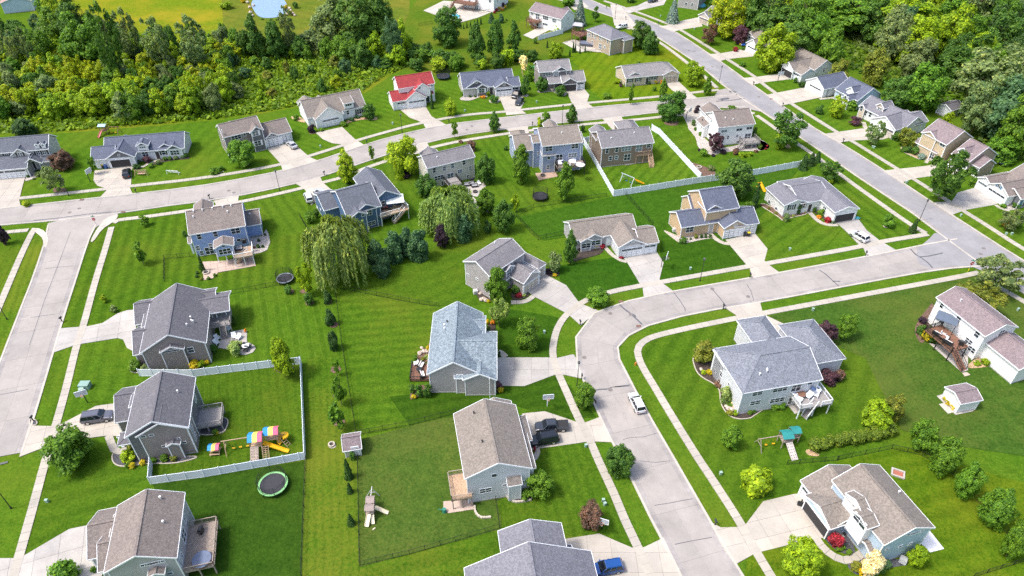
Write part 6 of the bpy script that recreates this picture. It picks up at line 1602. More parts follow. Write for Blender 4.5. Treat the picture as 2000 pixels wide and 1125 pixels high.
for a in[(1626,92,58,72,'oval','green','at the edge of the right-hand wood behind the tan roof'),(1712,130,58,64,'round','olive','at the wood edge behind the navy-roofed white house'),(1808,168,86,84,'round','green','at the wood edge above the grey shed'),(1755,178,60,60,'round','deep','at the wood edge behind the purple-grey roof'),(1940,150,120,110,'tall','grey','in the right-hand wood near the right edge'),(1920,205,70,90,'tall','grey','beside the grey shed'),(1975,215,90,110,'round','teal','at the right edge above the tan porch house'),(1960,290,60,50,'round','green','at the right edge beyond the tan porch house'),
(1660,20,120,70,'tall','green','in the top of the right-hand wood'),(1770,35,120,80,'tall','lime','in the top of the right-hand wood'),(1580,30,80,90,'tall','green','behind the lime-green front-yard tree'),(1500,20,100,80,'tall','deep','in the top of the right-hand wood near the lime tree'),(1560,78,60,60,'tall','deep','behind the lime-green front-yard tree'),(1596,70,56,70,'tall','green','behind the tan-roofed house'),(1545,50,80,70,'tall','deep','behind the white garage house'),(1480,40,60,60,'round','deep','behind the white garage house'),(1640,140,44,44,'round','olive','behind the tan-roofed house'),(1600,110,40,30,'bush','deep','behind the tan-roofed house')]:
 T(*a)
wood([(-60,62),(60,66),(200,70),(330,84),(440,88),(620,92),(800,84),(810,108),(620,108),(440,112),(200,116),(-60,120)],6.5,(5,8),(5,9),['round','oval','tall'],['deep','green','teal','deep','grey'],('','in the tree belt'),'trees of the left belt',21,'belt_tree')
for a in[(20,95,34,60,'airy','grey'),(45,90,34,60,'airy','grey'),(75,92,50,64,'round','green'),(110,55,60,70,'tall','green'),(150,45,66,90,'tall','deep'),(165,75,84,90,'tall','green'),(205,75,50,110,'airy','deep'),(243,65,46,76,'airy','grey'),(300,78,54,74,'airy','grey'),(335,85,34,60,'oval','deep'),(372,78,60,76,'airy','grey'),(395,95,40,50,'oval','deep'),(222,95,30,40,'round','dark'),(270,110,26,40,'round','teal'),
(415,95,20,30,'oval','deep'),(495,70,48,72,'oval','deep'),(475,85,30,44,'round','deep'),(535,78,46,64,'oval','deep'),(560,50,30,70,'airy','grey'),(655,35,90,80,'tall','grey'),(700,40,90,90,'tall','deep'),(735,35,70,90,'tall','deep'),(610,80,56,44,'round','grey'),(585,92,34,40,'round','deep'),(765,75,40,70,'tall','teal'),(785,72,36,60,'oval','lime'),(735,90,46,50,'round','lime'),(670,95,60,50,'round','green'),(640,95,40,40,'round','green'),(705,105,50,50,'round','deep'),(775,105,44,40,'round','lime'),(105,25,40,50,'round','lime'),(90,10,40,40,'round','green')]:
 T(*a,where='in the tree belt above the thicket')
wood([(-60,118),(60,112),(200,112),(330,108),(440,95),(470,110),(440,150),(470,190),(420,222),(250,240),(100,232),(-60,235)],4.9,(5.0,8.5),(5,9),['round','round','oval','loose'],['yellow','lime','lime','green','deep','grey'],('','in the thicket'),'trees of the left thicket',5,'thicket_tree')
wood([(440,108),(560,104),(760,98),(800,118),(735,150),(690,180),(640,186),(600,176),(500,215),(440,225),(470,170)],9.5,(2.6,5.5),(2.5,6.0),['round','oval','small','pine'],['yellow','lime','green','deep','teal','olive'],('','in the meadow'),'trees of the rough meadow',8,'meadow_tree')
wood([(790,98),(860,108),(900,122),(1010,118),(1045,104),(1062,118),(1020,132),(900,140),(760,140),(730,128)],5.6,(4,6.5),(3.2,5.5),['round','bush'],['green','deep','lime','deep'],('','in the strip'),'bushes of the upper strip',12,'bush_tree','bush')
wood([(1660,45),(1720,100),(1775,120),(1800,90),(1740,55),(1690,35)],7.0,(5,8),(3,5),['round','bush'],['lime','olive','lime'],('','in the clearing'),'bushes of the clearing',13,'bush_tree','bush')
def ground_cover(name,poly,n,size,hgt,cols,seed):
 r=np.random.default_rng(seed)
 P=[G(*q)for q in poly]
 xs,ys=[p.x for p in P],[p.y for p in P]
 pl=[(p.x,p.y)for p in P]
 pts=[]
 while len(pts)<n:
  c=(r.uniform(min(xs),max(xs)),r.uniform(min(ys),max(ys)))
  if inside(c,pl):pts.append((c[0],c[1],r.uniform(0.05,1)**1.5*hgt))
 pts=np.array(pts)
 me=leaves(name,pts,np.tile(np.array([[0,-.2,1.0]]),(n,1)),size,1.5,.6)
 o=bpy.data.objects.new(name,me)
 COL.objects.link(o)
 o.color=cols
 return tag(o,kind='stuff')
ground_cover('meadow_growth',[(-60,110),(440,104),(760,96),(800,128),(740,155),(690,190),(430,232),(110,258),(-60,262)],26000,.8,1.1,(.15,.27,.014,1),3)
ground_cover('fern_growth',[(1640,55),(1700,110),(1780,130),(1790,100),(1700,60)],5000,.8,1.0,(.19,.28,.10,1),4)
ground_cover('undergrowth',[(1388,-28),(1440,5),(1480,50),(1560,90),(1640,125),(1760,185),(1850,205),(1930,300),(2060,330),(2120,200),(2120,-40)],14000,1.1,1.2,(.10,.18,.025,1),6)
ground_cover('belt_growth',[(-60,100),(440,85),(800,75),(800,118),(440,110),(-60,130)],12000,1.0,2.2,(.13,.21,.02,1),9)
# vehicles
def paint(name,c,rough=.22):
 key=('paint',name)
 if key in MATS:return MATS[key]
 m,t,n,l,b=nt('paint_'+name)
 b.inputs['Base Color'].default_value=(*c,1)
 b.inputs['Roughness'].default_value=rough
 b.inputs['Metallic'].default_value=.25
 b.inputs['Coat Weight'].default_value=.6
 b.inputs['Coat Roughness'].default_value=.06
 MATS[key]=m
 return m
PAINT=dict(white=paint('white',(.78,.79,.80)),black=paint('black',(.018,.021,.028)),navy=paint('navy',(.016,.022,.036)),slate=paint('slate',(.11,.115,.15)),silver=paint('silver',(.50,.51,.52)),blue=paint('blue',(.012,.08,.30)),gunmetal=paint('gunmetal',(.045,.052,.066)))
LAMPM=plain('head_lamp',(.75,.76,.78),.15)
TAILM=plain('tail_lamp',(.30,.012,.012),.25)
CGLASS=plain('car_glass',(.012,.016,.024),.05,spec=.8)
def loft(mb,secs,mi=0):
 k0=len(mb.v)
 n=len(secs[0])
 for s in secs:mb.v+=[tuple(p)for p in s]
 for i in range(len(secs)-1):
  for j in range(n):
   j2=(j+1)%n
   a=k0+i*n
   mb.f.append((a+j,a+j2,a+n+j2,a+n+j));mb.m.append(mi)
 mb.f.append(tuple(range(k0,k0+n))[::-1]);mb.m.append(mi)
 e=k0+(len(secs)-1)*n
 mb.f.append(tuple(range(e,e+n)));mb.m.append(mi)
def car_sec(x,w,zb,zt,r=.16):
 return[(x,-w+.05,zb),(x,w-.05,zb),(x,w,zb+.12),(x,w,zt-r),(x,w-.05,zt-r*.4),(x,w-.2,zt),(x,-w+.2,zt),(x,-w+.05,zt-r*.4),(x,-w,zt-r),(x,-w,zb+.12)]
CARS=dict(suv=dict(L=4.75,st=[(-2.37,.78,.48,.92),(-2.28,.88,.36,1.02),(-1.6,.94,.30,1.08),(0,.95,.28,1.06),(1.0,.94,.28,1.02),(1.85,.90,.32,.94),(2.25,.80,.38,.80),(2.37,.66,.46,.68)],cab=(-2.25,1.15,-1.95,.25,1.68),wb=(-1.42,1.42),wr=.36),bigsuv=dict(L=5.1,st=[(-2.55,.86,.5,1.05),(-2.48,.95,.4,1.15),(-1.6,1.0,.34,1.18),(0,1.0,.34,1.17),(1.1,1.0,.34,1.14),(2.1,.97,.4,1.06),(2.45,.9,.44,.95),(2.55,.78,.5,.8)],cab=(-2.45,1.2,-2.2,.45,1.86),wb=(-1.5,1.55),wr=.40),
sedan=dict(L=4.7,st=[(-2.35,.70,.46,.82),(-2.25,.82,.36,.96),(-1.5,.90,.28,.98),(0,.92,.26,.94),(1.0,.91,.26,.92),(1.8,.87,.30,.84),(2.2,.78,.36,.72),(2.35,.62,.42,.62)],cab=(-1.75,1.2,-1.0,.25,1.42),wb=(-1.35,1.42),wr=.33),pickup=dict(L=5.8,st=[(-2.9,.90,.52,1.0),(-2.86,.97,.46,1.1),(-1.6,.99,.42,1.12),(-.7,.99,.40,1.12),(1.2,.99,.40,1.12),(2.3,.96,.44,1.06),(2.75,.90,.48,.96),(2.9,.78,.54,.82)],cab=(-.85,1.55,-.65,.85,1.86),wb=(-1.85,1.9),wr=.42))
CAR_ME={}
def car_parts(kind):
 if kind in CAR_ME:return CAR_ME[kind]
 K=CARS[kind]
 body=MB()
 loft(body,[car_sec(*s)for s in K['st']])
 x0,x1,r0,r1,zr=K['cab']
 wbelt,wroof=K['st'][3][1]-.06,K['st'][3][1]-.26
 zb=K['st'][3][3]-.04
 rf=MB()
 rf.prism([(r0-.05,-wroof,zr-.07),(r1+.05,-wroof,zr-.07),(r1+.05,wroof,zr-.07),(r0-.05,wroof,zr-.07)],[(r0+.06,-wroof+.08,zr),(r1-.06,-wroof+.08,zr),(r1-.06,wroof-.08,zr),(r0+.06,wroof-.08,zr)])
 for(bx,rx)in((x0,r0),(x1,r1)):
  for s in(-1,1):rf.bar((bx,s*wbelt,zb),(rx,s*wroof,zr-.05),.09)
 for f in(.36,.68):
  for s in(-1,1):rf.bar((x0+(x1-x0)*f,s*wbelt*1.005,zb),(r0+(r1-r0)*f,s*wroof*1.01,zr-.05),.08)
 if kind in('bigsuv','suv','pickup'):
  for s in(-1,1):rf.bar((r0+.1,s*(wroof-.1),zr+.04),(r1-.2,s*(wroof-.1),zr+.04),.05)
 base=[(x0,-wbelt,zb),(x1,-wbelt,zb),(x1,wbelt,zb),(x0,wbelt,zb)]
 top=[(r0,-wroof,zr-.06),(r1,-wroof,zr-.06),(r1,wroof,zr-.06),(r0,wroof,zr-.06)]
 def pane(a,b,c,d):
  m=MB()
  nrm=(Vector(b)-Vector(a)).cross(Vector(d)-Vector(a)).normalized()*.015
  m.prism([Vector(p)-nrm for p in(a,b,c,d)],[Vector(p)+nrm for p in(a,b,c,d)])
  return m
 inner=MB()
 inner.prism([(p[0]*.97,p[1]*.95,p[2])for p in base],[(p[0]*.97,p[1]*.95,p[2])for p in top])
 panes=[('rear_window',pane(base[3],base[0],top[0],top[3])),('windscreen',pane(base[1],base[2],top[2],top[1])),('side_window',pane(base[0],base[1],top[1],top[0])),('side_window',pane(base[2],base[3],top[3],top[2]))]
 ty,rim=MB(),MB()
 wr=K['wr']
 ty.cyl((0,-.11,0),wr,wr,.22,16,axis='y')
 rim.cyl((0,-.125,0),wr*.64,wr*.64,.25,12,axis='y')
 hl,tl,mi=MB(),MB(),MB()
 hl.ball((0,0,0),.14,.17,.08,8,5);tl.box(-.05,.05,-.16,.16,-.11,.11);mi.box(-.09,.09,-.12,.12,-.07,.07)
 extra=None
 if kind=='pickup':
  extra=MB()
  extra.box(-2.74,-.95,-.82,.82,1.10,1.135)
 CAR_ME[kind]=dict(body=body,roof=rf,inner=inner.mesh('cabin',CGLASS),panes=[(n_,p.mesh(n_,CGLASS))for n_,p in panes],tyre=ty.mesh('wheel',RUBBER),rim=rim.mesh('rim',CHROME),hl=hl.mesh('headlight',LAMPM),tl=tl.mesh('tail_light',TAILM),mi=mi,extra=extra.mesh('bed_cover',plain('bed_cover',(.02,.02,.022),.75))if extra else None,cache={})
 return CAR_ME[kind]
def car(kind,col,front,rear,label,group='parked vehicles',roofcol=None):
 P=car_parts(kind)
 K=CARS[kind]
 a,b=G(*rear,.6),G(*front,.6)
 c=(a+b)/2
 d=b-a
 r=empty('parked_car' if kind!='pickup' else 'parked_pickup',(c.x,c.y,.15),math.atan2(d.y,d.x))
 tag(r,label,'car' if kind in('sedan',)else 'pickup truck' if kind=='pickup' else 'SUV',group)
 def me(key):
  k=(key,col)
  if k not in P['cache']:P['cache'][k]=P[key].mesh(key if key!='mi' else 'mirror',PAINT[col])
  return P['cache'][k]
 obj('body',me('body'),r);obj('roof_shell',me('roof'),r);obj('cabin',P['inner'],r)
 for n_,m_ in P['panes']:obj(n_,m_,r)
 w=K['st'][3][1]
 for x in K['wb']:
  for s in(-1,1):
   t=obj('wheel',P['tyre'],r,(x,s*(w-.09),K['wr']))
   obj('rim',P['rim'],t)
 st=K['st']
 for s in(-1,1):
  obj('headlight',P['hl'],r,(st[-2][0]-.02,s*(st[-2][1]-.15),st[-2][3]-.12))
  obj('tail_light',P['tl'],r,(st[0][0]+.03,s*(st[0][1]-.1),st[0][3]-.12))
  obj('mirror',me('mi'),r,(K['cab'][1]-.35,s*(w+.08),K['st'][3][3]+.02))
 if P['extra']:obj('bed_cover',P['extra'],r)
 return r
car('suv','white',(1236,772),(1251,803),'white SUV with dark glass roof driving up the lower street','vehicles on the streets')
car('bigsuv','slate',(218,812),(165,820),'grey-purple SUV parked beside the basketball hoop of the dark grey house')
car('pickup','gunmetal',(1049,836),(1106,832),'dark pickup truck with covered bed on the drive of the white house')
car('bigsuv','black',(1037,864),(1086,855),'black SUV parked beside the dark pickup truck')
car('suv','blue',(1157,1115),(1213,1105),'bright blue SUV on the drive at the bottom edge')
car('suv','white',(1664,454),(1691,470),'white SUV on the drive of the white hip ranch')
car('sedan','silver',(563,278),(577,289),'silver sedan outside the white garage doors of the grey two-storey house')
car('suv','black',(249,331),(247,347),'black car outside the open garage of the long ranch house')
car('pickup','black',(1001,192),(1020,178),'black pickup by the garage of the dark grey ranch house')
car('sedan','black',(1010,204),(1019,194),'small black car behind the black pickup on the ranch drive')
car('suv','white',(600,379),(606,394),'white car at the left side of the navy house drive')
car('suv','silver',(619,373),(634,381),'silver car at the right side of the navy house drive')
car('suv','white',(1114,171),(1117,166),'white car in the open garage of the dark two-storey house')
car('sedan','blue',(1452,89),(1449,80),'blue car tucked beside the white garage near the purple tree')
car('suv','white',(1209,54),(1219,52),'white car on the drive behind the tan hip-roofed house')
car('sedan','black',(1269,3),(1280,1),'dark car on the drive at the top edge')
# street furniture
def lamp_me():
 p,h=MB(),MB()
 p.cyl((0,0,0),.16,.12,.5,10);p.cyl((0,0,.5),.075,.05,5.0,8)
 h.cyl((0,0,5.5),.10,.22,.12,8);h.cyl((0,0,5.62),.18,.24,.38,8);h.cyl((0,0,6.0),.28,.04,.26,8)
 return p.mesh('pole',DARK),h.mesh('lantern',plain('lantern',(.07,.075,.085),.35))
LP,LH=lamp_me()
for x,y in((135,383),(22,993),(14,624),(547,374),(786,261),(1098,243),(1367,549),(1127,753),(1404,164),(1795,432),(1201,38)):
 p=G(x,y)
 r=empty('street_lamp',p)
 obj('pole',LP,r);obj('lantern',LH,r)
 auto(r,'black street lamp',x,y,'street lamp','street lamps')
mbx=MB();mbx.box(-.07,.07,-.07,.07,0,1.1)
mbb=MB();mbb.box(-.14,.14,-.3,.3,1.05,1.2);mbb.cyl((0,-.3,1.2),.14,.14,.6,10,axis='y')
MBP,MBB=mbx.mesh('post',DARK),mbb.mesh('box',plain('mailbox',(.025,.025,.028),.4))
MBPW=mbx.mesh('post',WHITE)
for x,y in((267,378),(410,389),(717,282),(877,241),(1040,246),(1331,633),(1136,741),(122,629),(66,823),(1412,604),(1464,543),(1396,1026),(1690,500),(1646,279),(1528,209),(634,343),(1184,18),(1222,39),(1471,167),(1113,18),(1286,49)):
 if(x,y)==(1331,633):x,y=1133,635
 p=G(x,y)
 r=empty('mailbox',(p.x,p.y,.02),RND.uniform(-.4,.4))
 obj('post',MBP,r);obj('box',MBB,r)
 auto(r,'black mailbox',x,y,'mailbox','mailboxes by the kerb')
def text_mesh(s,size,mat):
 cu=bpy.data.curves.new('lettering','FONT')
 cu.body=s
 cu.size=size
 cu.align_x='CENTER'
 cu.align_y='CENTER'
 cu.extrude=.004
 cu.resolution_u=2
 o=bpy.data.objects.new('lettering',cu)
 COL.objects.link(o)
 dg=bpy.context.evaluated_depsgraph_get()
 me=bpy.data.meshes.new_from_object(o.evaluated_get(dg))
 bpy.data.objects.remove(o)
 bpy.data.curves.remove(cu)
 me.materials.clear()
 me.materials.append(mat)
 return me
STOP_TXT=text_mesh('STOP',.3,WHITE)
SIGNRED=plain('sign_red',(.45,.02,.025),.4)
def stop_sign(x,y,rz,label,yellow):
 p=G(x,y)
 r=empty('stop_sign',(p.x,p.y,0),rz)
 tag(r,label,'stop sign','stop signs')
 m=MB();m.cyl((0,0,0),.04,.04,3.0,8)
 obj('post',m,r,mat=plain('galvanised',(.45,.46,.47),.5,metal=.5))
 def octo(rad,y0,y1):
  m=MB()
  A=[math.pi/8+k*math.pi/4 for k in range(8)]
  m.prism([(math.cos(a)*rad,y0,2.35+math.sin(a)*rad)for a in A][::-1],[(math.cos(a)*rad,y1,2.35+math.sin(a)*rad)for a in A][::-1])
  return m
 obj('border',octo(.45,-.05,-.06),r,mat=WHITE)
 pl=obj('plate',octo(.42,-.06,-.07),r,mat=SIGNRED)
 t=obj('lettering',STOP_TXT,pl,(0,-.075,2.35))
 t.rotation_euler=(math.pi/2,0,0)
 m=MB();m.box(-.45,.45,-.01,.01,2.95,3.12);m.box(-.01,.01,-.45,.45,3.13,3.3)
 obj('name_plate',m,r,mat=plain('sign_green',(.02,.22,.12),.4))
 if yellow:
  m=MB();m.box(-.05,.05,-.05,.05,0,1.0)
  obj('reflector',m,r,mat=plain('yellow_reflector',(.7,.55,.02),.5))
stop_sign(190,444,0.1,'red stop sign at the left junction',False)
stop_sign(1890,531,-.1,'red stop sign with yellow reflector at the right junction',True)
m=MB();m.cyl((0,0,0),.035,.035,2.6,6);m.box(-.3,.3,-.02,.02,2.2,2.6)
p=G(1443,207)
tag(obj('street_sign',m,None,p,mat=plain('galvanised',(.45,.46,.47),.5,metal=.5)),'small street sign at the upper junction behind the white house','street sign')
hy=MB();hy.cyl((0,0,0),.16,.14,.6,10);hy.ball((0,0,.62),.15,.15,.12);hy.cyl((-.24,0,.42),.06,.06,.48,8,axis='x')
p=G(1241,713)
tag(obj('fire_hydrant',hy,None,p,mat=plain('hydrant',(.6,.18,.03),.5)),'orange fire hydrant on the verge inside the street bend','fire hydrant')
def util(x,y,w,d,h,c,what,group='utility boxes'):
 p=G(x,y)
 m=MB();m.box(-w/2,w/2,-d/2,d/2,0,h);m.box(-w/2-.03,w/2+.03,-d/2-.03,d/2+.03,h-.12,h+.02)
 o=obj('utility_box',m,None,p,RND.uniform(-.3,.5),mat=plain('utility_'+what.split()[0],c,.5))
 auto(o,what,x,y,'utility box',group)
util(168,757,1.7,1.3,1.1,(.22,.34,.30),'green transformer box');util(161,765,.8,.7,.8,(.30,.42,.36),'pale green cable box')
for x,y in((93,981),(1063,651),(1144,873),(1178,980),(1181,987),(1348,527),(1542,489),(1407,927),(1987,607),(1964,459),(1975,459),(626,288),(908,218),(428,338),(1704,289),(1707,290),(1876,423),(1770,358),(1048,201),(1356,58),(1290,33),(1587,607),(767,243),(1512,226)):
 util(x,y,.4,.32,.7,(.46,.49,.42),'pale utility pedestal')
def acunit(x,y,rz=0.2):
 p=G(x,y)
 m=MB();m.box(-.45,.45,-.45,.45,0,.9);m.cyl((0,0,.9),.38,.38,.04,12)
 for k in range(7):m.box(-.47,.47,-.47,.47,.1+k*.11,.13+k*.11)
 auto(obj('air_conditioner',m,None,p,rz,mat=plain('ac_grey',(.45,.46,.46),.5)),'grey air conditioner',x,y,'air conditioner','air conditioners beside the houses')
for x,y,r in((929,573,.3),(1762,1097,-.6),(1317,452,.1),(1163,290,.2),(2,0,0)):
 if x>10:acunit(x,y,r)
def bin_(x,y,lid,body,what):
 p=G(x,y)
 r=empty('wheelie_bin',(p.x,p.y,.14),RND.uniform(-.2,.2))
 b_=MB();b_.prism([(-.24,-.28,.05),(.24,-.28,.05),(.24,.28,.05),(-.24,.28,.05)],[(-.31,-.36,1.0),(.31,-.36,1.0),(.31,.36,1.0),(-.31,.36,1.0)])
 b_.cyl((-.3,.28,.12),.12,.12,.6,8,axis='x')
 obj('body',b_,r,mat=plain('bin_'+body,dict(black=(.02,.02,.024),navy=(.02,.03,.09),blue=(.03,.10,.3),green=(.03,.14,.07))[body],.5))
 l_=MB();l_.box(-.33,.33,-.38,.38,1.0,1.07)
 obj('lid',l_,r,mat=plain('lid_'+lid,dict(black=(.02,.02,.024),yellow=(.75,.55,.02),blue=(.03,.10,.3),green=(.03,.14,.07),red=(.3,.03,.03),navy=(.02,.03,.09))[lid],.5))
 auto(r,what,x,y,'bin','wheelie bins by the garages')
for a in((1453,462,'black','black','black wheelie bin'),(1461,462,'yellow','black','yellow-lidded wheelie bin'),(1264,493,'navy','navy','navy wheelie bin'),(203,329,'yellow','black','yellow-lidded wheelie bin'),(208,330,'blue','blue','blue wheelie bin'),(566,272,'black','black','black wheelie bin'),(570,272,'black','black','black wheelie bin'),(1131,173,'red','black','red-lidded wheelie bin'),(1136,173,'green','green','green wheelie bin'),(1890,336,'navy','navy','navy wheelie bin'),(1897,340,'blue','navy','blue-lidded wheelie bin')):
 bin_(*a)
def hoop(x,y,rz,label,c=DARK,h=3.05):
 p=G(x,y)
 r=empty('basketball_hoop',p,rz)
 tag(r,label,'basketball hoop','basketball hoops by the drives')
 m=MB();m.bar((0,.9,0),(0,.9,2.6),.14);m.bar((0,.9,2.6),(0,0.05,3.3),.12);m.bar((0,.9,2.0),(0,0.05,2.9),.1)
 obj('post',m,r,mat=c)
 m=MB();m.box(-.9,.9,-.02,.02,2.85,3.95)
 bo=obj('backboard',m,r,mat=plain('backboard',(.42,.47,.50),.15))
 m=MB()
 for b_ in((-.92,.92,2.82,2.9),(-.92,.92,3.9,3.98)):m.box(b_[0],b_[1],-.04,.04,b_[2],b_[3])
 for s in(-1,1):m.box(s*.92-.04,s*.92+.04,-.04,.04,2.9,3.9)
 m.box(-.3,.3,-.035,-.025,3.05,3.1);m.box(-.3,.3,-.035,-.025,3.5,3.55);m.box(-.3,-.25,-.035,-.025,3.1,3.5);m.box(.25,.3,-.035,-.025,3.1,3.5)
 obj('border',m,bo,mat=WHITE)
 m=MB()
 A=[2*math.pi*k/12 for k in range(12)]
 for a,b_ in zip(A,A[1:]+A[:1]):m.bar((math.cos(a)*.23,-.3+math.sin(a)*.23,h),(math.cos(b_)*.23,-.3+math.sin(b_)*.23,h),.03)
 obj('rim',m,r,mat=plain('hoop_orange',(.6,.12,.03),.5))
 m=MB()
 for a in A:m.bar((math.cos(a)*.23,-.3+math.sin(a)*.23,h),(math.cos(a+.3)*.12,-.3+math.sin(a+.3)*.12,h-.45),.02)
 obj('net',m,r,mat=WHITE)
hoop(172,794,.45,'basketball hoop with glass board beside the dark grey house drive');hoop(1173,1043,-.35,'basketball hoop in front of the purple shrub at the bottom drive');hoop(1070,801,.1,'white basketball hoop on the lawn above the two dark trucks',WHITE)
hoop(1299,524,1.2,'basketball hoop seen edge-on at the brown-roofed ranch drive');hoop(182,356,1.3,'basketball hoop seen edge-on beside the long ranch drive');hoop(1521,163,.2,'basketball hoop on the drive of the open-garage house');hoop(1345,235,.9,'basketball hoop behind the white house near the upper street')
# fences
PANEL=MB();PANEL.box(0,1,-.025,.025,.06,1.78);PANEL.box(0,1,-.04,.04,.06,.2);PANEL.box(0,1,-.04,.04,1.7,1.84)
PANEL=PANEL.mesh('panel',VINYL)
VPOST=MB();VPOST.box(-.065,.065,-.065,.065,0,1.95);VPOST.prism([(-.09,-.09,1.95),(.09,-.09,1.95),(.09,.09,1.95),(-.09,.09,1.95)],[(-.02,-.02,2.05),(.02,-.02,2.05),(.02,.02,2.05),(-.02,.02,2.05)])
VPOST=VPOST.mesh('post',VINYL)
def vinyl(pts,label,step=2.4):
 P=[G(*p)for p in pts]
 r=empty('white_fence',P[0])
 tag(r,label,'fence','white panel fences')
 for a,b in zip(P[:-1],P[1:]):
  n=max(1,round((b-a).length/step))
  d=(b-a)/n
  for i in range(n):
   q=a+d*i-P[0]
   o=obj('panel',PANEL,r,q,math.atan2(d.y,d.x))
   o.scale=(d.length,1,1)
   obj('post',VPOST,r,q)
 obj('post',VPOST,r,P[-1]-P[0])
vinyl([(274,735),(378,736),(528,718),(589,711),(597,897),(586,899),(400,932),(295,946),(298,908)],'white panel fence around the play yard of the dark grey house')
vinyl([(1157,277),(1139,280),(1198,384),(1232,379),(1368,357),(1406,352),(1480,341),(1562,326)],'white panel fence along the brown house yard and past the big tree')
vinyl([(1272,254),(1287,263),(1367,350)],'white panel fence between the brown house yard and the gravel terrace')
vinyl([(1051,79),(1099,66)],'low pale retaining fence below the white walkout house',3)
RAIL=MB();RAIL.box(0,1,-.012,.012,.16,.20);RAIL.box(0,1,-.012,.012,1.12,1.17)
RAIL=RAIL.mesh('rail',DARK)
BPOST=MB();BPOST.box(-.035,.035,-.035,.035,0,1.32)
BPOST=BPOST.mesh('post',DARK)
def black(pts,label,step=2.4,cat='fence'):
 P=[G(*p)for p in pts]
 r=empty('black_fence',P[0])
 tag(r,label,cat,'black metal fences')
 pk=MB()
 for a,b in zip(P[:-1],P[1:]):
  n=max(1,round((b-a).length/step))
  d=(b-a)/n
  for i in range(n):
   q=a+d*i-P[0]
   o=obj('rail',RAIL,r,q,math.atan2(d.y,d.x))
   o.scale=(d.length,1,1)
   obj('post',BPOST,r,q)
   k=max(2,int(d.length/.2))
   for j in range(1,k):
    s=q+d*(j/k)
    pk.bar(s+Vector((0,0,.1)),s+Vector((0,0,1.2)),.018)
 tag(obj('pickets',pk,r,mat=DARK),kind='stuff')
 obj('post',BPOST,r,P[-1]-P[0])
black([(1184,384),(1140,391),(1042,406),(1008,424),(1034,452),(1051,469),(1100,459)],'black metal fence round the lawn behind the brown-roofed ranch')
black([(1222,382),(1275,442)],'black metal fence running down from the white fence corner')
black([(322,550),(322,506),(372,502)],'black metal fence left of the blue house')
black([(452,575),(500,566),(540,558),(560,556)],'black metal fence between the blue and brown-grey house yards')
black([(652,562),(800,591),(858,600)],'black metal fence across the lawn behind the blue-roofed house')
black([(655,569),(668,672),(696,850)],'black metal fence beside the row of young trees')
black([(696,850),(800,831),(890,808)],'black metal fence behind the blue-roofed house lawn')
black([(699,890),(703,1105),(800,1083),(976,1032),(968,978)],'black metal fence round the back yard of the white house')
black([(598,898),(589,1126)],'dark fence running down from the white fence corner')
black([(1636,899),(1741,877),(1800,890),(1860,927),(1965,1042),(2010,1090)],'black metal fence past the hedge and along the right-hand tree row')
black([(1900,1128),(2030,1088)],'black metal fence in the bottom right corner')
black([(1536,908),(1634,900)],'black metal fence in front of the hedge')
black([(586,424),(603,453)],'dark fence left of the navy house')
black([(1103,84),(1112,80),(1150,104),(1190,101)],'black metal fence below the tan hip-roofed house')
black([(818,51),(845,47)],'dark post-and-rail fence on the lawn left of the round tree')
black([(935,27),(965,22)],'black fence at the edge of the pool deck')
# play equipment
YEL=plain('yellow_plastic',(.75,.42,.01),.4);CYAN=plain('blue_canvas',(.02,.26,.60),.7);SUNY=plain('yellow_canvas',(.80,.60,.12),.7);PINK=plain('pink_canvas',(.72,.12,.22),.7);TEAL=plain('teal_canvas',(.02,.22,.21),.6);IVORY=plain('ivory_plastic',(.70,.62,.46),.5)
def canopy(r,x0,x1,y0,y1,z,cols,rise=.7,name='canopy'):
 n=len(cols)
 ym=(y0+y1)/2
 for i,c in enumerate(cols):
  m=MB()
  a,b=x0+(x1-x0)*i/n,x0+(x1-x0)*(i+1)/n
  for(ya,yb)in((y0,ym),(ym,y1)):
   za,zb=(z,z+rise)if ya==y0 else(z+rise,z)
   m.prism([(a,ya,za-.03),(b,ya,za-.03),(b,yb,zb-.03),(a,yb,zb-.03)],[(a,ya,za),(b,ya,za),(b,yb,zb),(a,yb,zb)])
  obj(name,m,r,mat=c)
def tower(r,x0,x1,y0,y1,zd,zt,mat):
 m=MB()
 for x in(x0,x1):
  for y in(y0,y1):m.box(x-.06,x+.06,y-.06,y+.06,0,zt)
 m.box(x0,x1,y0,y1,zd-.1,zd)
 for y in(y0,y1):m.bar((x0,y,zd+.7),(x1,y,zd+.7),.08)
 for k in range(8):
  x=x0+(x1-x0)*k/7
  m.bar((x,y1,zd),(x,y1,zd+.7),.06)
 obj('tower_frame',m,r,mat=mat)
def slide(r,a,b,w,mat):
 a,b=Vector(a),Vector(b)
 m=MB()
 s=(b-a).cross(Vector((0,0,1))).normalized()*w/2
 pts=[a,a.lerp(b,.45)+Vector((0,0,-.02)),a.lerp(b,.85)-Vector((0,0,.1)),b]
 for p,q in zip(pts[:-1],pts[1:]):
  m.prism([p-s-Vector((0,0,.05)),q-s-Vector((0,0,.05)),q+s-Vector((0,0,.05)),p+s-Vector((0,0,.05))],[p-s,q-s,q+s,p+s])
  for sg in(-1,1):m.bar(p+s*sg+Vector((0,0,.1)),q+s*sg+Vector((0,0,.1)),.06,.2)
 obj('slide',m,r,mat=mat)
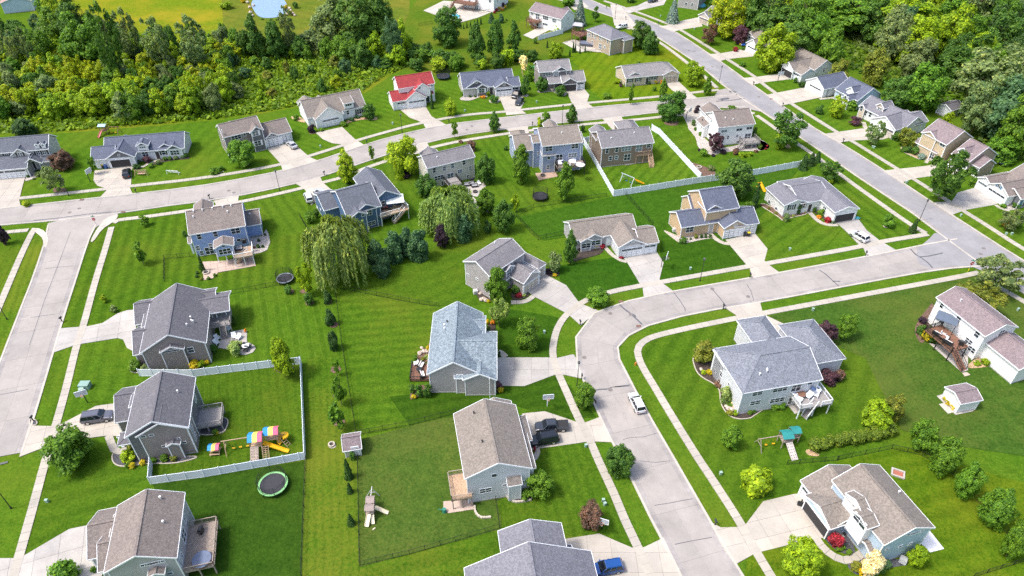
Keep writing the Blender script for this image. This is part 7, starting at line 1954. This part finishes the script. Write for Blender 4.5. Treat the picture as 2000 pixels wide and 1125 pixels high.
def ramp_wall(r,a,b,w,mat,dots=None):
 a,b=Vector(a),Vector(b)
 m=MB();m.bar(a,b,w,.06)
 o=obj('climbing_wall',m,r,mat=mat)
 d=MB()
 up=(b-a).normalized();s=up.cross(Vector((0,0,1))).normalized();n=s.cross(up)
 for i in range(6):
  for j in(-1,0,1):
   p=a.lerp(b,(i+.6)/6.5)+s*(j*w*.32+RND.uniform(-.05,.05))+n*.05
   d.ball(p,.07,.07,.05,6,4)
 obj('holds',d,o,mat=DARK)
def ladder(r,a,b,w,mat,n=7,cols=2):
 a,b=Vector(a),Vector(b)
 s=(b-a).cross(Vector((0,0,1))).normalized()*w/2
 m=MB()
 for k in range(cols+1):
  o=s*(2*k/cols-1)
  m.bar(a+o,b+o,.06)
 for i in range(n):m.bar(a.lerp(b,(i+.5)/n)-s,a.lerp(b,(i+.5)/n)+s,.06)
 obj('ladder',m,r,mat=mat)
def swings(r,a,b,h,mat,seats,legs=1,seatm=YEL,top=None):
 a,b=Vector(a),Vector(b)
 m=MB()
 d=(b-a).normalized()
 s=Vector((-d.y,d.x,0))
 m.bar(a+Vector((0,0,h)),b+Vector((0,0,h)),.13)
 q=a+d*.5
 for sg in(-1,1):m.bar(q+Vector((0,0,h)),q+s*sg*1.25,.1)
 m.bar(q+s*.6+Vector((0,0,h*.5)),q-s*.6+Vector((0,0,h*.5)),.08)
 if legs==2:
  for sg in(-1,1):m.bar(b+Vector((0,0,h)),b+s*sg*1.25,.1)
 obj('swing_beam',m,r,mat=mat)
 for i in range(seats):
  p=a.lerp(b,(i+1.4)/(seats+1.2))
  w=MB()
  for sg in(-1,1):w.bar(p+d*.22*sg+Vector((0,0,h)),p+d*.22*sg+Vector((0,0,.5)),.025)
  w.box(p.x-.24,p.x+.24,p.y-.12,p.y+.12,.44,.5)
  obj('swing',w,r,mat=seatm)
p0=G(506,875)
pl=empty('play_set',p0,.14)
tag(pl,'timber play set with rainbow canopies, yellow slides and swings in the white-fenced yard','play set')
tower(pl,-.9,.9,-.9,.9,1.5,2.9,WOODT);tower(pl,1.5,3.3,.2,1.7,1.5,2.9,WOODT)
canopy(pl,-1.15,1.15,-1.1,1.1,2.85,[CYAN,SUNY,PINK]);canopy(pl,1.2,3.6,0,1.9,2.85,[CYAN,SUNY,PINK])
slide(pl,(1.0,-.3,1.5),(5.0,-1.6,.25),.65,YEL)
ramp_wall(pl,(-.3,-.95,1.6),(-.2,-3.6,.1),1.3,WOODG);ladder(pl,(1.4,-1.0,1.6),(1.7,-3.4,.05),1.0,WOODT,9,2)
swings(pl,(-5.6,.1,0),(-.9,.4,0),2.5,WOODT,3)
sp=MB()
for k in range(22):
 t=k/21
 a0,a1=-1.2+t*5.2,-1.2+(t+.05)*5.2
 z=1.7-1.4*t
 sp.bar((3.9+math.cos(a0)*.75,.9+math.sin(a0)*.75,z),(3.9+math.cos(a1)*.75,.9+math.sin(a1)*.75,z-.08),.62,.3)
obj('spiral_slide',sp,pl,mat=YEL)
ladder(pl,(3.4,1.0,1.7),(5.0,-.3,.05),.7,WOODT,6,1)
p0=G(422,884)
pt=empty('picnic_table',p0,.1)
tag(pt,'small timber picnic table under a rainbow canopy near the play set','picnic table')
m=MB();m.box(-.8,.8,-.35,.35,.6,.66);m.box(-.8,.8,-.8,-.5,.36,.42);m.box(-.8,.8,.5,.8,.36,.42)
for x in(-.7,.7):
 m.bar((x,-.7,0),(x,-.2,.62),.08);m.bar((x,.7,0),(x,.2,.62),.08);m.bar((x,-.8,.36),(x,.8,.36),.08);m.bar((x,0,.6),(x,0,1.6),.07)
obj('table',m,pt,mat=WOODT)
canopy(pt,-.9,.9,-.75,.75,1.5,[CYAN,SUNY,PINK],.4)
p0=G(1530,868)
pg=empty('play_set',p0,.12)
tag(pg,'timber play set with two green canopies and pale climbing wall on the right lawn','play set')
tower(pg,-.8,.8,-.8,.8,1.5,2.6,WOODG);tower(pg,1.0,2.4,0,1.4,1.4,2.6,WOODG)
canopy(pg,-1.0,.9,-1.0,1.0,2.6,[TEAL],.5);canopy(pg,.95,2.6,-.1,1.5,2.6,[TEAL],.4)
ramp_wall(pg,(.2,-.9,1.6),(.5,-3.4,.1),1.2,plain('pale_boards',(.5,.45,.42),.8));swings(pg,(-5.0,-.2,0),(-.8,.1,0),2.3,WOODG,2)
m=MB();m.ball((1.7,.6,.6),.5,.4,.3)
obj('play_seat',m,pg,mat=plain('tan_plastic',(.6,.4,.2),.5))
p0=G(725,1000)
pb=empty('play_set',p0,.05)
pb.scale=(.78,.78,.85)
tag(pb,'brown play tower with ivory slides inside the black-fenced yard','play set')
tower(pb,-.7,.8,-1.4,-.1,1.3,2.5,WOODG);tower(pb,-.7,.7,.3,1.7,1.3,2.5,WOODG)
canopy(pb,-.85,.95,-1.5,0,2.4,[plain('brown_boards',(.30,.24,.22),.8)],.45);canopy(pb,-.85,.85,.2,1.9,2.4,[plain('brown_boards',(.30,.24,.22),.8)],.45)
slide(pb,(.8,.1,1.3),(3.4,-.6,.3),.7,IVORY);slide(pb,(-.1,-1.5,1.4),(-.5,-3.4,.3),.8,IVORY);slide(pb,(.5,-1.5,1.1),(.7,-2.9,.3),.6,IVORY)
swings(pb,(0,4.2,0),(0,1.8,0),2.2,plain('grey_bars',(.5,.5,.52),.5),1)
STEEL=plain('pale_steel',(.62,.66,.72),.35,metal=.3)
p0=G(1226,357)
ps=empty('swing_set',p0,-.75)
tag(ps,'metal swing set with blue legs and yellow slide in the white-fenced striped lawn','swing set')
swings(ps,(-2.2,0,0),(1.8,0,0),2.1,STEEL,2,2,plain('blue_plastic',(.03,.16,.34),.5))
slide(ps,(1.6,.6,1.3),(3.6,2.2,.2),.5,YEL)
p0=G(206,262)
pr=empty('play_set',p0,.0)
tag(pr,'small play tower with blue roof and red slide behind the long ranch house','play set')
tower(pr,-.9,.9,-.6,.9,1.3,2.7,WOODB);canopy(pr,-1.1,1.1,-.8,1.1,2.7,[plain('light_blue_roof',(.3,.45,.6),.5)],.4);slide(pr,(-.4,-.7,1.3),(-.8,-2.6,.2),.6,plain('red_plastic',(.5,.12,.12),.5));swings(pr,(4.6,.2,0),(.9,.2,0),2.2,WOODB,2)
p0=G(1036,146)
pq=empty('swing_set',p0,.1)
tag(pq,'timber swing set with green canopy left of the dark two-storey house','swing set')
swings(pq,(-3.4,-.6,0),(-.6,-.2,0),2.3,WOODT,2);tower(pq,-.6,.8,-.6,.6,1.3,2.5,WOODT);canopy(pq,-.8,1.2,-.8,.8,2.5,[plain('green_canvas',(.02,.32,.2),.6)],.5)
p0=G(1482,366)
py=empty('play_slide',p0,1.9)
tag(py,'bright yellow play slide behind the column evergreen','slide')
slide(py,(0,0,1.4),(-2.6,0,.2),.7,YEL)
m=MB();m.box(-.4,.5,-.5,.5,0,.2);m.bar((0,-.4,0),(0,-.4,1.6),.1);m.bar((0,.4,0),(0,.4,1.6),.1);m.box(-.3,.3,-.45,.45,1.25,1.35)
obj('ladder_tower',m,py,mat=YEL)
p0=G(1232,315)
pk=empty('toddler_slide',p0,.4)
tag(pk,'small teal toddler climber on the patio of the brown house','toy')
m=MB();m.box(-.5,.5,-.5,.5,.6,.7)
for x in(-.5,.5):
 for y in(-.5,.5):m.box(x-.06,x+.06,y-.06,y+.06,0,1.3)
obj('frame',m,pk,mat=plain('teal_plastic',(.05,.33,.38),.5));slide(pk,(.4,-.5,.65),(.9,-1.6,.1),.5,plain('pale_plastic',(.6,.65,.68),.5))
def trampoline(x,y,rad,label,pad,net=True,rz=0.0,h=.85):
 p=G(x,y)
 r=empty('trampoline',p,rz)
 tag(r,label,'trampoline','garden trampolines')
 n=28
 A=[2*math.pi*k/n for k in range(n)]
 m=MB();m.prism([(math.cos(a)*rad*.88,math.sin(a)*rad*.88,h-.04)for a in A],[(math.cos(a)*rad*.88,math.sin(a)*rad*.88,h)for a in A])
 obj('mat',m,r,mat=plain('jump_mat',(.028,.028,.036),.7))
 m=MB()
 for a,b in zip(A,A[1:]+A[:1]):
  q=[(math.cos(t)*k,math.sin(t)*k)for t,k in((a,rad*.88),(a,rad*1.03),(b,rad*1.03),(b,rad*.88))]
  m.prism([(u,v,h-.06)for u,v in q],[(u,v,h+.04)for u,v in q])
 obj('pad',m,r,mat=pad)
 m=MB()
 for k in range(6):
  a=2*math.pi*k/6
  m.bar((math.cos(a)*rad,math.sin(a)*rad,0),(math.cos(a)*rad,math.sin(a)*rad,h),.06)
 obj('frame',m,r,mat=DARK)
 if net:
  m=MB()
  for k in range(8):
   a=2*math.pi*(k+.5)/8
   m.bar((math.cos(a)*rad*1.04,math.sin(a)*rad*1.04,0),(math.cos(a)*rad*1.04,math.sin(a)*rad*1.04,h+1.8),.05)
  obj('net_pole',m,r,mat=DARK)
  m=MB()
  N2=110
  for k in range(N2):
   a,b=2*math.pi*k/N2,2*math.pi*(k+1)/N2
   m.bar((math.cos(a)*rad*.98,math.sin(a)*rad*.98,h),(math.cos(a)*rad*.98,math.sin(a)*rad*.98,h+1.7),.018)
   for z in(h+.6,h+1.2,h+1.7):m.bar((math.cos(a)*rad*.98,math.sin(a)*rad*.98,z),(math.cos(b)*rad*.98,math.sin(b)*rad*.98,z),.018)
  tag(obj('net',m,r,mat=DARK),kind='stuff')
trampoline(535,951,2.25,'green-rimmed trampoline below the white fence',plain('lime_pad',(.25,.55,.22),.5),True)
trampoline(558,549,1.75,'grey-rimmed netted trampoline beside the lime tree',plain('grey_pad',(.25,.28,.33),.5))
trampoline(1055,388,1.9,'black netted trampoline on a round mulch bed',plain('black_pad',(.02,.02,.024),.5))
trampoline(866,153,2.2,'netted trampoline behind the red-roofed house',plain('navy_pad',(.04,.06,.11),.5))
trampoline(1956,319,2.1,'dark trampoline behind the tan porch house',plain('navy_pad',(.04,.06,.11),.5),False)
# garden furniture
def chair_me(mat):
 m=MB();m.box(-.28,.28,-.28,.28,.38,.46)
 for x in(-.25,.25):
  for y in(-.25,.25):m.box(x-.03,x+.03,y-.03,y+.03,0,.38)
  m.box(x-.04,x+.04,-.28,.3,.6,.66)
 m.prism([(-.28,.24,.46),(.28,.24,.46),(.28,.30,.46),(-.28,.30,.46)],[(-.28,.40,1.0),(.28,.40,1.0),(.28,.46,1.0),(-.28,.46,1.0)])
 return m.mesh('garden_chair',mat)
CH=dict(white=chair_me(WHITE),black=chair_me(DARK),tan=chair_me(plain('tan_cushion',(.5,.42,.34),.8)),grey=chair_me(plain('grey_cushion',(.33,.33,.35),.8)))
def chair(x,y,rz,c='white',z=.15,sc=1.25):
 p=G(x,y,z)
 o=obj('garden_chair',CH[c],None,p,rz)
 o.scale=(sc,sc,1)
 auto(o,c+' garden chair',x,y,'chair','garden chairs')
TB=MB();TB.cyl((0,0,.68),.62,.62,.06,16);TB.cyl((0,0,0),.06,.06,.68,8);TB.cyl((0,0,0),.3,.3,.04,10)
TB={c:TB.mesh('garden_table',m_)for c,m_ in(('white',WHITE),('black',DARK),('brown',WOODB))}
def table(x,y,c='white',z=.15,sc=1.0):
 p=G(x,y,z)
 o=obj('garden_table',TB[c],None,p)
 o.scale=(sc,sc,1)
 auto(o,'round '+c+' garden table',x,y,'table','garden tables')
def sofa(x,y,rz,c,label,z=.15,w=1.7):
 p=G(x,y,z)
 m=MB();m.box(-w/2,w/2,-.4,.4,.15,.45);m.box(-w/2,w/2,.28,.45,.45,.9);m.box(-w/2,-w/2+.15,-.4,.3,.45,.65);m.box(w/2-.15,w/2,-.4,.3,.45,.65)
 r=empty('garden_sofa',p,rz)
 obj('frame',m,r,mat=DARK)
 m=MB();m.box(-w/2+.17,0-.01,-.38,.26,.45,.58);m.box(.01,w/2-.17,-.38,.26,.45,.58);m.box(-w/2+.17,w/2-.17,.16,.28,.58,.92)
 obj('cushion',m,r,mat=plain('cushion_'+c,dict(white=(.68,.66,.63),beige=(.5,.42,.33),grey=(.35,.35,.37),red=(.35,.1,.07))[c],.9))
 auto(r,label,x,y,'sofa','garden sofas')
def grill(x,y,rz,z=.15):
 p=G(x,y,z)
 r=empty('barbecue_grill',p,rz)
 m=MB();m.box(-.4,.4,-.28,.28,.1,.85);m.box(-.75,.75,-.25,.25,.82,.87)
 obj('cart',m,r,mat=DARK)
 m=MB();m.cyl((-.4,0,.9),.28,.28,.8,10,axis='x')
 obj('hood',m,r,mat=plain('grill_hood',(.03,.03,.034),.3))
 auto(r,'black barbecue grill',x,y,'grill','barbecue grills')
def umbrella(x,y,c,z=.15,rad=1.4,h=2.4):
 p=G(x,y,z+h)
 p.z=z
 r=empty('garden_umbrella',p)
 m=MB();m.cyl((0,0,0),.03,.03,h,8)
 obj('pole',m,r,mat=DARK)
 m=MB();m.cyl((0,0,h-.5),rad,.05,.5,8)
 obj('canopy',m,r,mat=plain('parasol_'+c,dict(white=(.72,.70,.68),blue=(.05,.09,.2),grey=(.3,.3,.33))[c],.8))
 auto(r,c+' garden umbrella',x,y,'umbrella','garden umbrellas')
def firepit(x,y,rad,what,z=.12,ring=STN):
 p=G(x,y)
 r=empty('fire_pit',(p.x,p.y,z))
 for k in range(12):
  a=2*math.pi*k/12
  m=MB();m.box(-.2*rad/.7,.2*rad/.7,-.11,.11,0,.32)
  obj('ring_stone',m,r,(math.cos(a)*rad,math.sin(a)*rad,0),a+math.pi/2,mat=ring)
 m=MB();m.cyl((0,0,0),rad*.85,rad*.85,.1,14)
 obj('ash_bed',m,r,mat=plain('ash',(.05,.045,.045),1))
 auto(r,what,x,y,'fire pit','fire pits')
d25=2.7
for a in((1549,771,2.6,'white'),(1570,762,3.6,'white'),(1560,783,.8,'white'),(1578,776,-.9,'white'),(1592,773,-.5,'white')):chair(*a,z=2.7,sc=1.7)
table(1563,774,'brown',2.7,1.3);table(1591,764,'white',2.7,1.6);umbrella(1590,755,'blue',2.7,.5,2.0)
sofa(1583,764,-.4,'white','white garden sofa on the furnished deck',2.7,2.4)
for a in((1094,322,.3,'white'),(1113,325,2.0,'white'),(1124,322,4,'white'),(1121,316,.2,'white')):chair(*a,z=2.8,sc=1.5)
umbrella(1134,318,'white',2.8,1.2);umbrella(1118,311,'white',2.8,1.0);table(1094,316,'white',2.8,1.5);grill(1105,310,0,2.8)
grill(478,475,.2,2.6);sofa(468,488,.2,'grey','grey garden sofa on the blue house deck',2.6)
for a in((936,361,.5),(944,356,-.6)):chair(*a)
firepit(928,376,.5,'small round fire pit on the curved patio',.15,plain('iron_ring',(.08,.07,.07),.8));grill(922,355,.2)
for a in((507,363,.2),(516,361,.2),(522,365,.2)):sofa(a[0]+405,a[1],a[2],'grey','grey lounger on the curved patio')
table(481,680,'white',.15,1.1)
for a in((474,679,1.4,'black'),(481,686,0,'black'),(488,679,-1.5,'black'),(480,674,3.1,'black')):chair(*a)
for a in((458,660,.4,'white'),(466,662,-.4,'white'),(447,645,1,'white'),(426,663,1,'white'),(424,672,1,'white')):chair(*a,sc=1.5)
firepit(403,534,.6,'stone fire pit ring on the blue house patio');firepit(648,870,.45,'small fire pit on a round gravel pad',.13)
firepit(1365,328,.6,'fire pit on the gravel terrace by the white fence');firepit(1060,344,.55,'dark fire pit on the brick patio',.15,plain('iron_ring',(.08,.07,.07),.8))
p0=G(1753,926)
fq=empty('fire_pit',p0,-.45)
tag(fq,'square fire pit with pale rim and red bricks behind the light blue house','fire pit')
m=MB();m.box(-1,1,-.8,-.55,0,.35);m.box(-1,1,.55,.8,0,.35);m.box(-1,-.75,-.55,.55,0,.35);m.box(.75,1,-.55,.55,0,.35)
obj('rim',m,fq,mat=C_PATIO)
m=MB();m.box(-.74,.74,-.54,.54,0,.12)
obj('brick_bed',m,fq,mat=plain('red_brick',(.35,.12,.08),.9))
sofa(823,716,1.3,'white','white garden sofa on the side terrace',.5);sofa(825,734,1.9,'white','white garden sofa on the side terrace',.5);table(819,726,'black',.5,.9);chair(812,713,-1.3,'white',.5)
grill(394,1040,1.5,2.2);chair(1841,657,.8,'white',2.7);
sofa(1830,655,2.2,'white','white garden sofa under the deck canopy',2.7);sofa(1843,662,-.9,'white','white garden sofa at the deck canopy edge',2.7);sofa(1850,671,2.2,'white','white garden sofa below the deck canopy',2.7);grill(1876,674,-.6,2.7);table(1838,662,'brown',2.7)
p=G(1841,640,2.7)
cn=empty('deck_canopy',p,-.68)
tag(cn,'dark blue-grey canopy on posts over the white house deck','canopy')
m=MB();m.prism([(-1.9,-1.3,2.3),(1.9,-1.3,2.3),(1.9,1.4,2.5),(-1.9,1.4,2.5)],[(-1.9,-1.3,2.38),(1.9,-1.3,2.38),(1.9,1.4,2.58),(-1.9,1.4,2.58)])
obj('awning',m,cn,mat=plain('canopy_cloth',(.10,.13,.18),.8))
for x in(-1.8,1.8):
 for y in(-1.2,1.3):
  m=MB();m.box(x-.05,x+.05,y-.05,y+.05,0,2.3)
  obj('post',m,cn,mat=DARK)
p=G(771,388,5.0)
aw=empty('awning',(p.x,p.y,0),.22)
tag(aw,'pale striped awning over the navy house deck','awning')
m=MB()
for k in range(6):m.prism([(-2.1+k*.7,-1.5,4.6),(-1.4+k*.7,-1.5,4.6),(-1.4+k*.7,1.3,5.3),(-2.1+k*.7,1.3,5.3)],[(-2.1+k*.7,-1.5,4.66),(-1.4+k*.7,-1.5,4.66),(-1.4+k*.7,1.3,5.36),(-2.1+k*.7,1.3,5.36)],k%2)
obj('cloth',m,aw,mat=[plain('awning_pale',(.60,.68,.66),.8),plain('awning_white',(.74,.76,.74),.8)])
sofa(752,408,.2,'red','red-brown garden sofa on the navy house deck',2.8);chair(742,412,.5,'black',2.8);chair(770,404,.5,'tan',2.8);chair(782,400,-.5,'black',2.8);chair(762,411,2.5,'black',2.8)
p=G(396,1096,2.2)
ht=empty('hot_tub',p)
tag(ht,'round blue-grey covered hot tub on the weathered deck','hot tub')
m=MB();m.cyl((0,0,0),1.25,1.3,.55,20)
obj('tub',m,ht,mat=WOODB)
m=MB();m.cyl((0,0,.55),1.38,1.3,.1,20)
obj('cover',m,ht,mat=plain('tub_cover',(.13,.16,.24),.7))
p=G(1147,89)
ht=empty('hot_tub',p,-.3)
tag(ht,'large dark covered swim spa beside the tan hip-roofed house','hot tub')
m=MB();m.box(-2.6,2.6,-1.5,1.5,0,1.0)
obj('tub',m,ht,mat=plain('spa_side',(.10,.10,.12),.6))
m=MB();m.box(-2.7,2.7,-1.6,1.6,1.0,1.16)
obj('cover',m,ht,mat=plain('tub_cover2',(.12,.14,.19),.6))
p=G(1129,60,2.8)
gz=empty('gazebo',(p.x,p.y,0),-.35)
tag(gz,'small gazebo with pale grey roof over the tan house deck','gazebo')
m=MB();m.prism([(-1.9,-1.5,5.0),(1.9,-1.5,5.0),(1.9,1.5,5.0),(-1.9,1.5,5.0)],[(-1.5,-.1,5.8),(1.5,-.1,5.8),(1.5,.1,5.8),(-1.5,.1,5.8)])
obj('roof',m,gz,mat=plain('gazebo_roof',(.36,.36,.39),.7))
for x in(-1.7,1.7):
 for y in(-1.3,1.3):
  m=MB();m.box(x-.08,x+.08,y-.08,y+.08,0,5.0)
  obj('post',m,gz,mat=WOODB)
p=G(277,342)
r=empty('bench_frame',p,.05)
tag(r,'wooden frame seat on the lawn of the long ranch house','bench')
m=MB()
for x in(-1.3,1.3):m.bar((x*1.25,-.5,0),(x,0,1.5),.1);m.bar((x*1.25,.5,0),(x,0,1.5),.1)
m.bar((-1.6,0,1.5),(1.6,0,1.5),.12);m.box(-1.0,1.0,-.3,.3,.45,.52);m.box(-1.0,1.0,.25,.32,.52,1.0)
obj('frame',m,r,mat=WOODT)
p=G(338,341)
r=empty('soccer_goal',p,-.12)
tag(r,'small white soccer goal with net on the lawn of the long ranch house','soccer goal')
m=MB();m.bar((-1.6,0,0),(-1.6,0,1.2),.08);m.bar((1.6,0,0),(1.6,0,1.2),.08);m.bar((-1.6,0,1.2),(1.6,0,1.2),.08)
for x in(-1.6,1.6):m.bar((x,0,1.2),(x,1.1,0),.06)
m.bar((-1.6,1.1,0),(1.6,1.1,0),.06)
obj('goal_frame',m,r,mat=WHITE)
m=MB()
for k in range(22):
 x=-1.6+3.2*k/21
 m.bar((x,0,1.2),(x,1.1,0),.02)
for k in range(8):m.bar((-1.6,1.1*k/7,1.2-1.2*k/7),(1.6,1.1*k/7,1.2-1.2*k/7),.02)
tag(obj('net',m,r,mat=WHITE),kind='stuff')
p=G(957,778)
m=MB();m.cyl((0,0,0),.07,.05,5.0,8);m.ball((0,0,5.05),.09,.09,.09,8,5)
tag(obj('flag_pole',m,None,p,mat=WHITE),'bare white pole on the lawn between the blue-roofed and white houses','pole')
def rock_mesh():
 m=MB();m.ball((0,0,.3),.5,.42,.36,8,5)
 m.v=[(x*RND.uniform(.8,1.2),y*RND.uniform(.8,1.2),z*RND.uniform(.8,1.15))for x,y,z in m.v]
 return m.mesh('boulder',plain('boulder',(.50,.42,.36),.9,var=.3))
ROCKS=[rock_mesh()for _ in range(4)]
def rocks(T_,L,group):
 for x,y,s in L:
  p=tile(T_,[(x,y)])[0]
  P=G(*p)
  o=obj('boulder',RND.choice(ROCKS),None,(P.x,P.y,.05),RND.uniform(0,6))
  o.scale=(s,s,s*.9)
  auto(o,'pale boulder',p[0],p[1],'boulder',group)
rocks(n3,[(845,240,.8),(870,262,.8),(925,262,.8),(965,262,.8),(1090,600,.9),(1110,620,1.0),(1145,632,1.1),(1210,630,.9)],'boulders in the garden beds')
rocks(n2,[(100,85,1.0),(120,70,.9),(140,65,1.0),(170,62,.9),(120,30,.8)],'boulders in the garden beds')
rocks(m2,[(700,685,1.1),(725,680,1.2),(745,690,1.0),(690,625,.9)],'boulders in the garden beds')
rocks(n4,[(1870,195,1.0),(1890,180,1.1),(1905,195,1.0),(1840,190,.9)],'boulders in the garden beds')
rocks((400,0,5),[(440,80,1.6),(450,130,1.6),(480,60,1.5),(830,90,1.6),(860,140,1.6),(840,110,1.4),(470,160,1.4),(800,150,1.5),(420,30,1.6),(880,155,1.3)],'boulders round the pond')
def stone_wall(T_,pts,label,sz=.45,h=.4):
 P=resample(open_smooth([G(*q)for q in tile(T_,pts)],2),sz)
 r=empty('stone_edging',P[0])
 tag(r,label,'garden wall','low stone garden walls')
 for a,b in zip(P[:-1],P[1:]):
  m=MB();d=(b-a).length
  m.box(-d/2+.015,d/2-.015,-.15,.15,0,h*RND.uniform(.85,1.1))
  obj('stone',m,r,(a+b)/2-P[0],math.atan2(b.y-a.y,b.x-a.x)+RND.uniform(-.08,.08),mat=STN)
stone_wall(b2,[(635,445),(635,490),(660,540),(710,565),(760,558),(795,555)],'curved low stone wall on the lawn at the white house corner')
stone_wall(b2,[(950,345),(965,380),(1010,405),(1080,410),(1190,385)],'low stone wall round the bed beside the white house bump-out')
stone_wall(n3,[(985,380),(1030,395),(1090,385)],'short stone wall in the bed beside the grey deck house')
p=G(730,1034)
m=MB();m.cyl((-.2,0,.1),.1,.1,.5,8,axis='x')
tag(obj('toy_block',m,None,p,.8,mat=IVORY),'small ivory toy on the grass near the brown play tower','toy')
p=G(868,1000)
m=MB();m.cyl((0,0,0),.35,.3,.8,10);m.bar((0,0,.5),(-.9,0,.7),.12)
tag(obj('water_pump',m,None,p,mat=plain('green_plastic',(.03,.2,.14),.5)),'green garden toy at the foot of the white house deck','toy')
p=G(1571,963)
m=MB();m.box(-.5,.5,-.3,.3,0,.5);m.box(-.1,.1,-.3,.3,.5,1.2);m.bar((-.5,0,.9),(.5,0,.9),.08)
tag(obj('exercise_bike',m,None,G(1563,987),-.4,mat=DARK),'dark exercise rack on the drive by the light blue house garage','equipment')
m=MB();m.box(-.6,.6,-.4,.4,0,.12);m.box(-.3,.3,-.2,.2,.12,.3)
tag(obj('ride_on_toy',m,None,G(1674,426,.2),.3,mat=plain('turquoise_plastic',(.12,.5,.52),.4)),'turquoise plastic toy beside the open garage of the white hip ranch','toy')
# tell look-alike labels apart
ORD=['','second','third','fourth','fifth','sixth','seventh','eighth','ninth','tenth','eleventh','twelfth']
NUM=['','one','two','three','four','five','six','seven','eight','nine','ten','eleven','twelve']
def finish_labels():
 by={}
 for t in AUTO:by.setdefault((t[1].strip()+' '+t[2]).strip(),[]).append(t)
 for lab,L in by.items():
  if len(L)==1:
   L[0][0]['label']=lab
   continue
  xs,ys=[t[3]for t in L],[t[4]for t in L]
  horiz=(max(xs)-min(xs))>=(max(ys)-min(ys))
  L.sort(key=lambda t:t[3]if horiz else t[4])
  n=len(L)
  for i,t in enumerate(L):
   if horiz:w='leftmost' if i==0 else 'rightmost' if i==n-1 else ORD[i]+' from left' if i<12 else ORD[n-1-i]+' from right' if n-1-i<12 else 'midway'
   else:w='farthest' if i==0 else 'nearest' if i==n-1 else ORD[min(i,11)]+' farthest'
   t[0]['label']=lab+', '+w+(' of '+NUM[n]if n<12 and len(lab.split())<11 else '')
finish_labels()
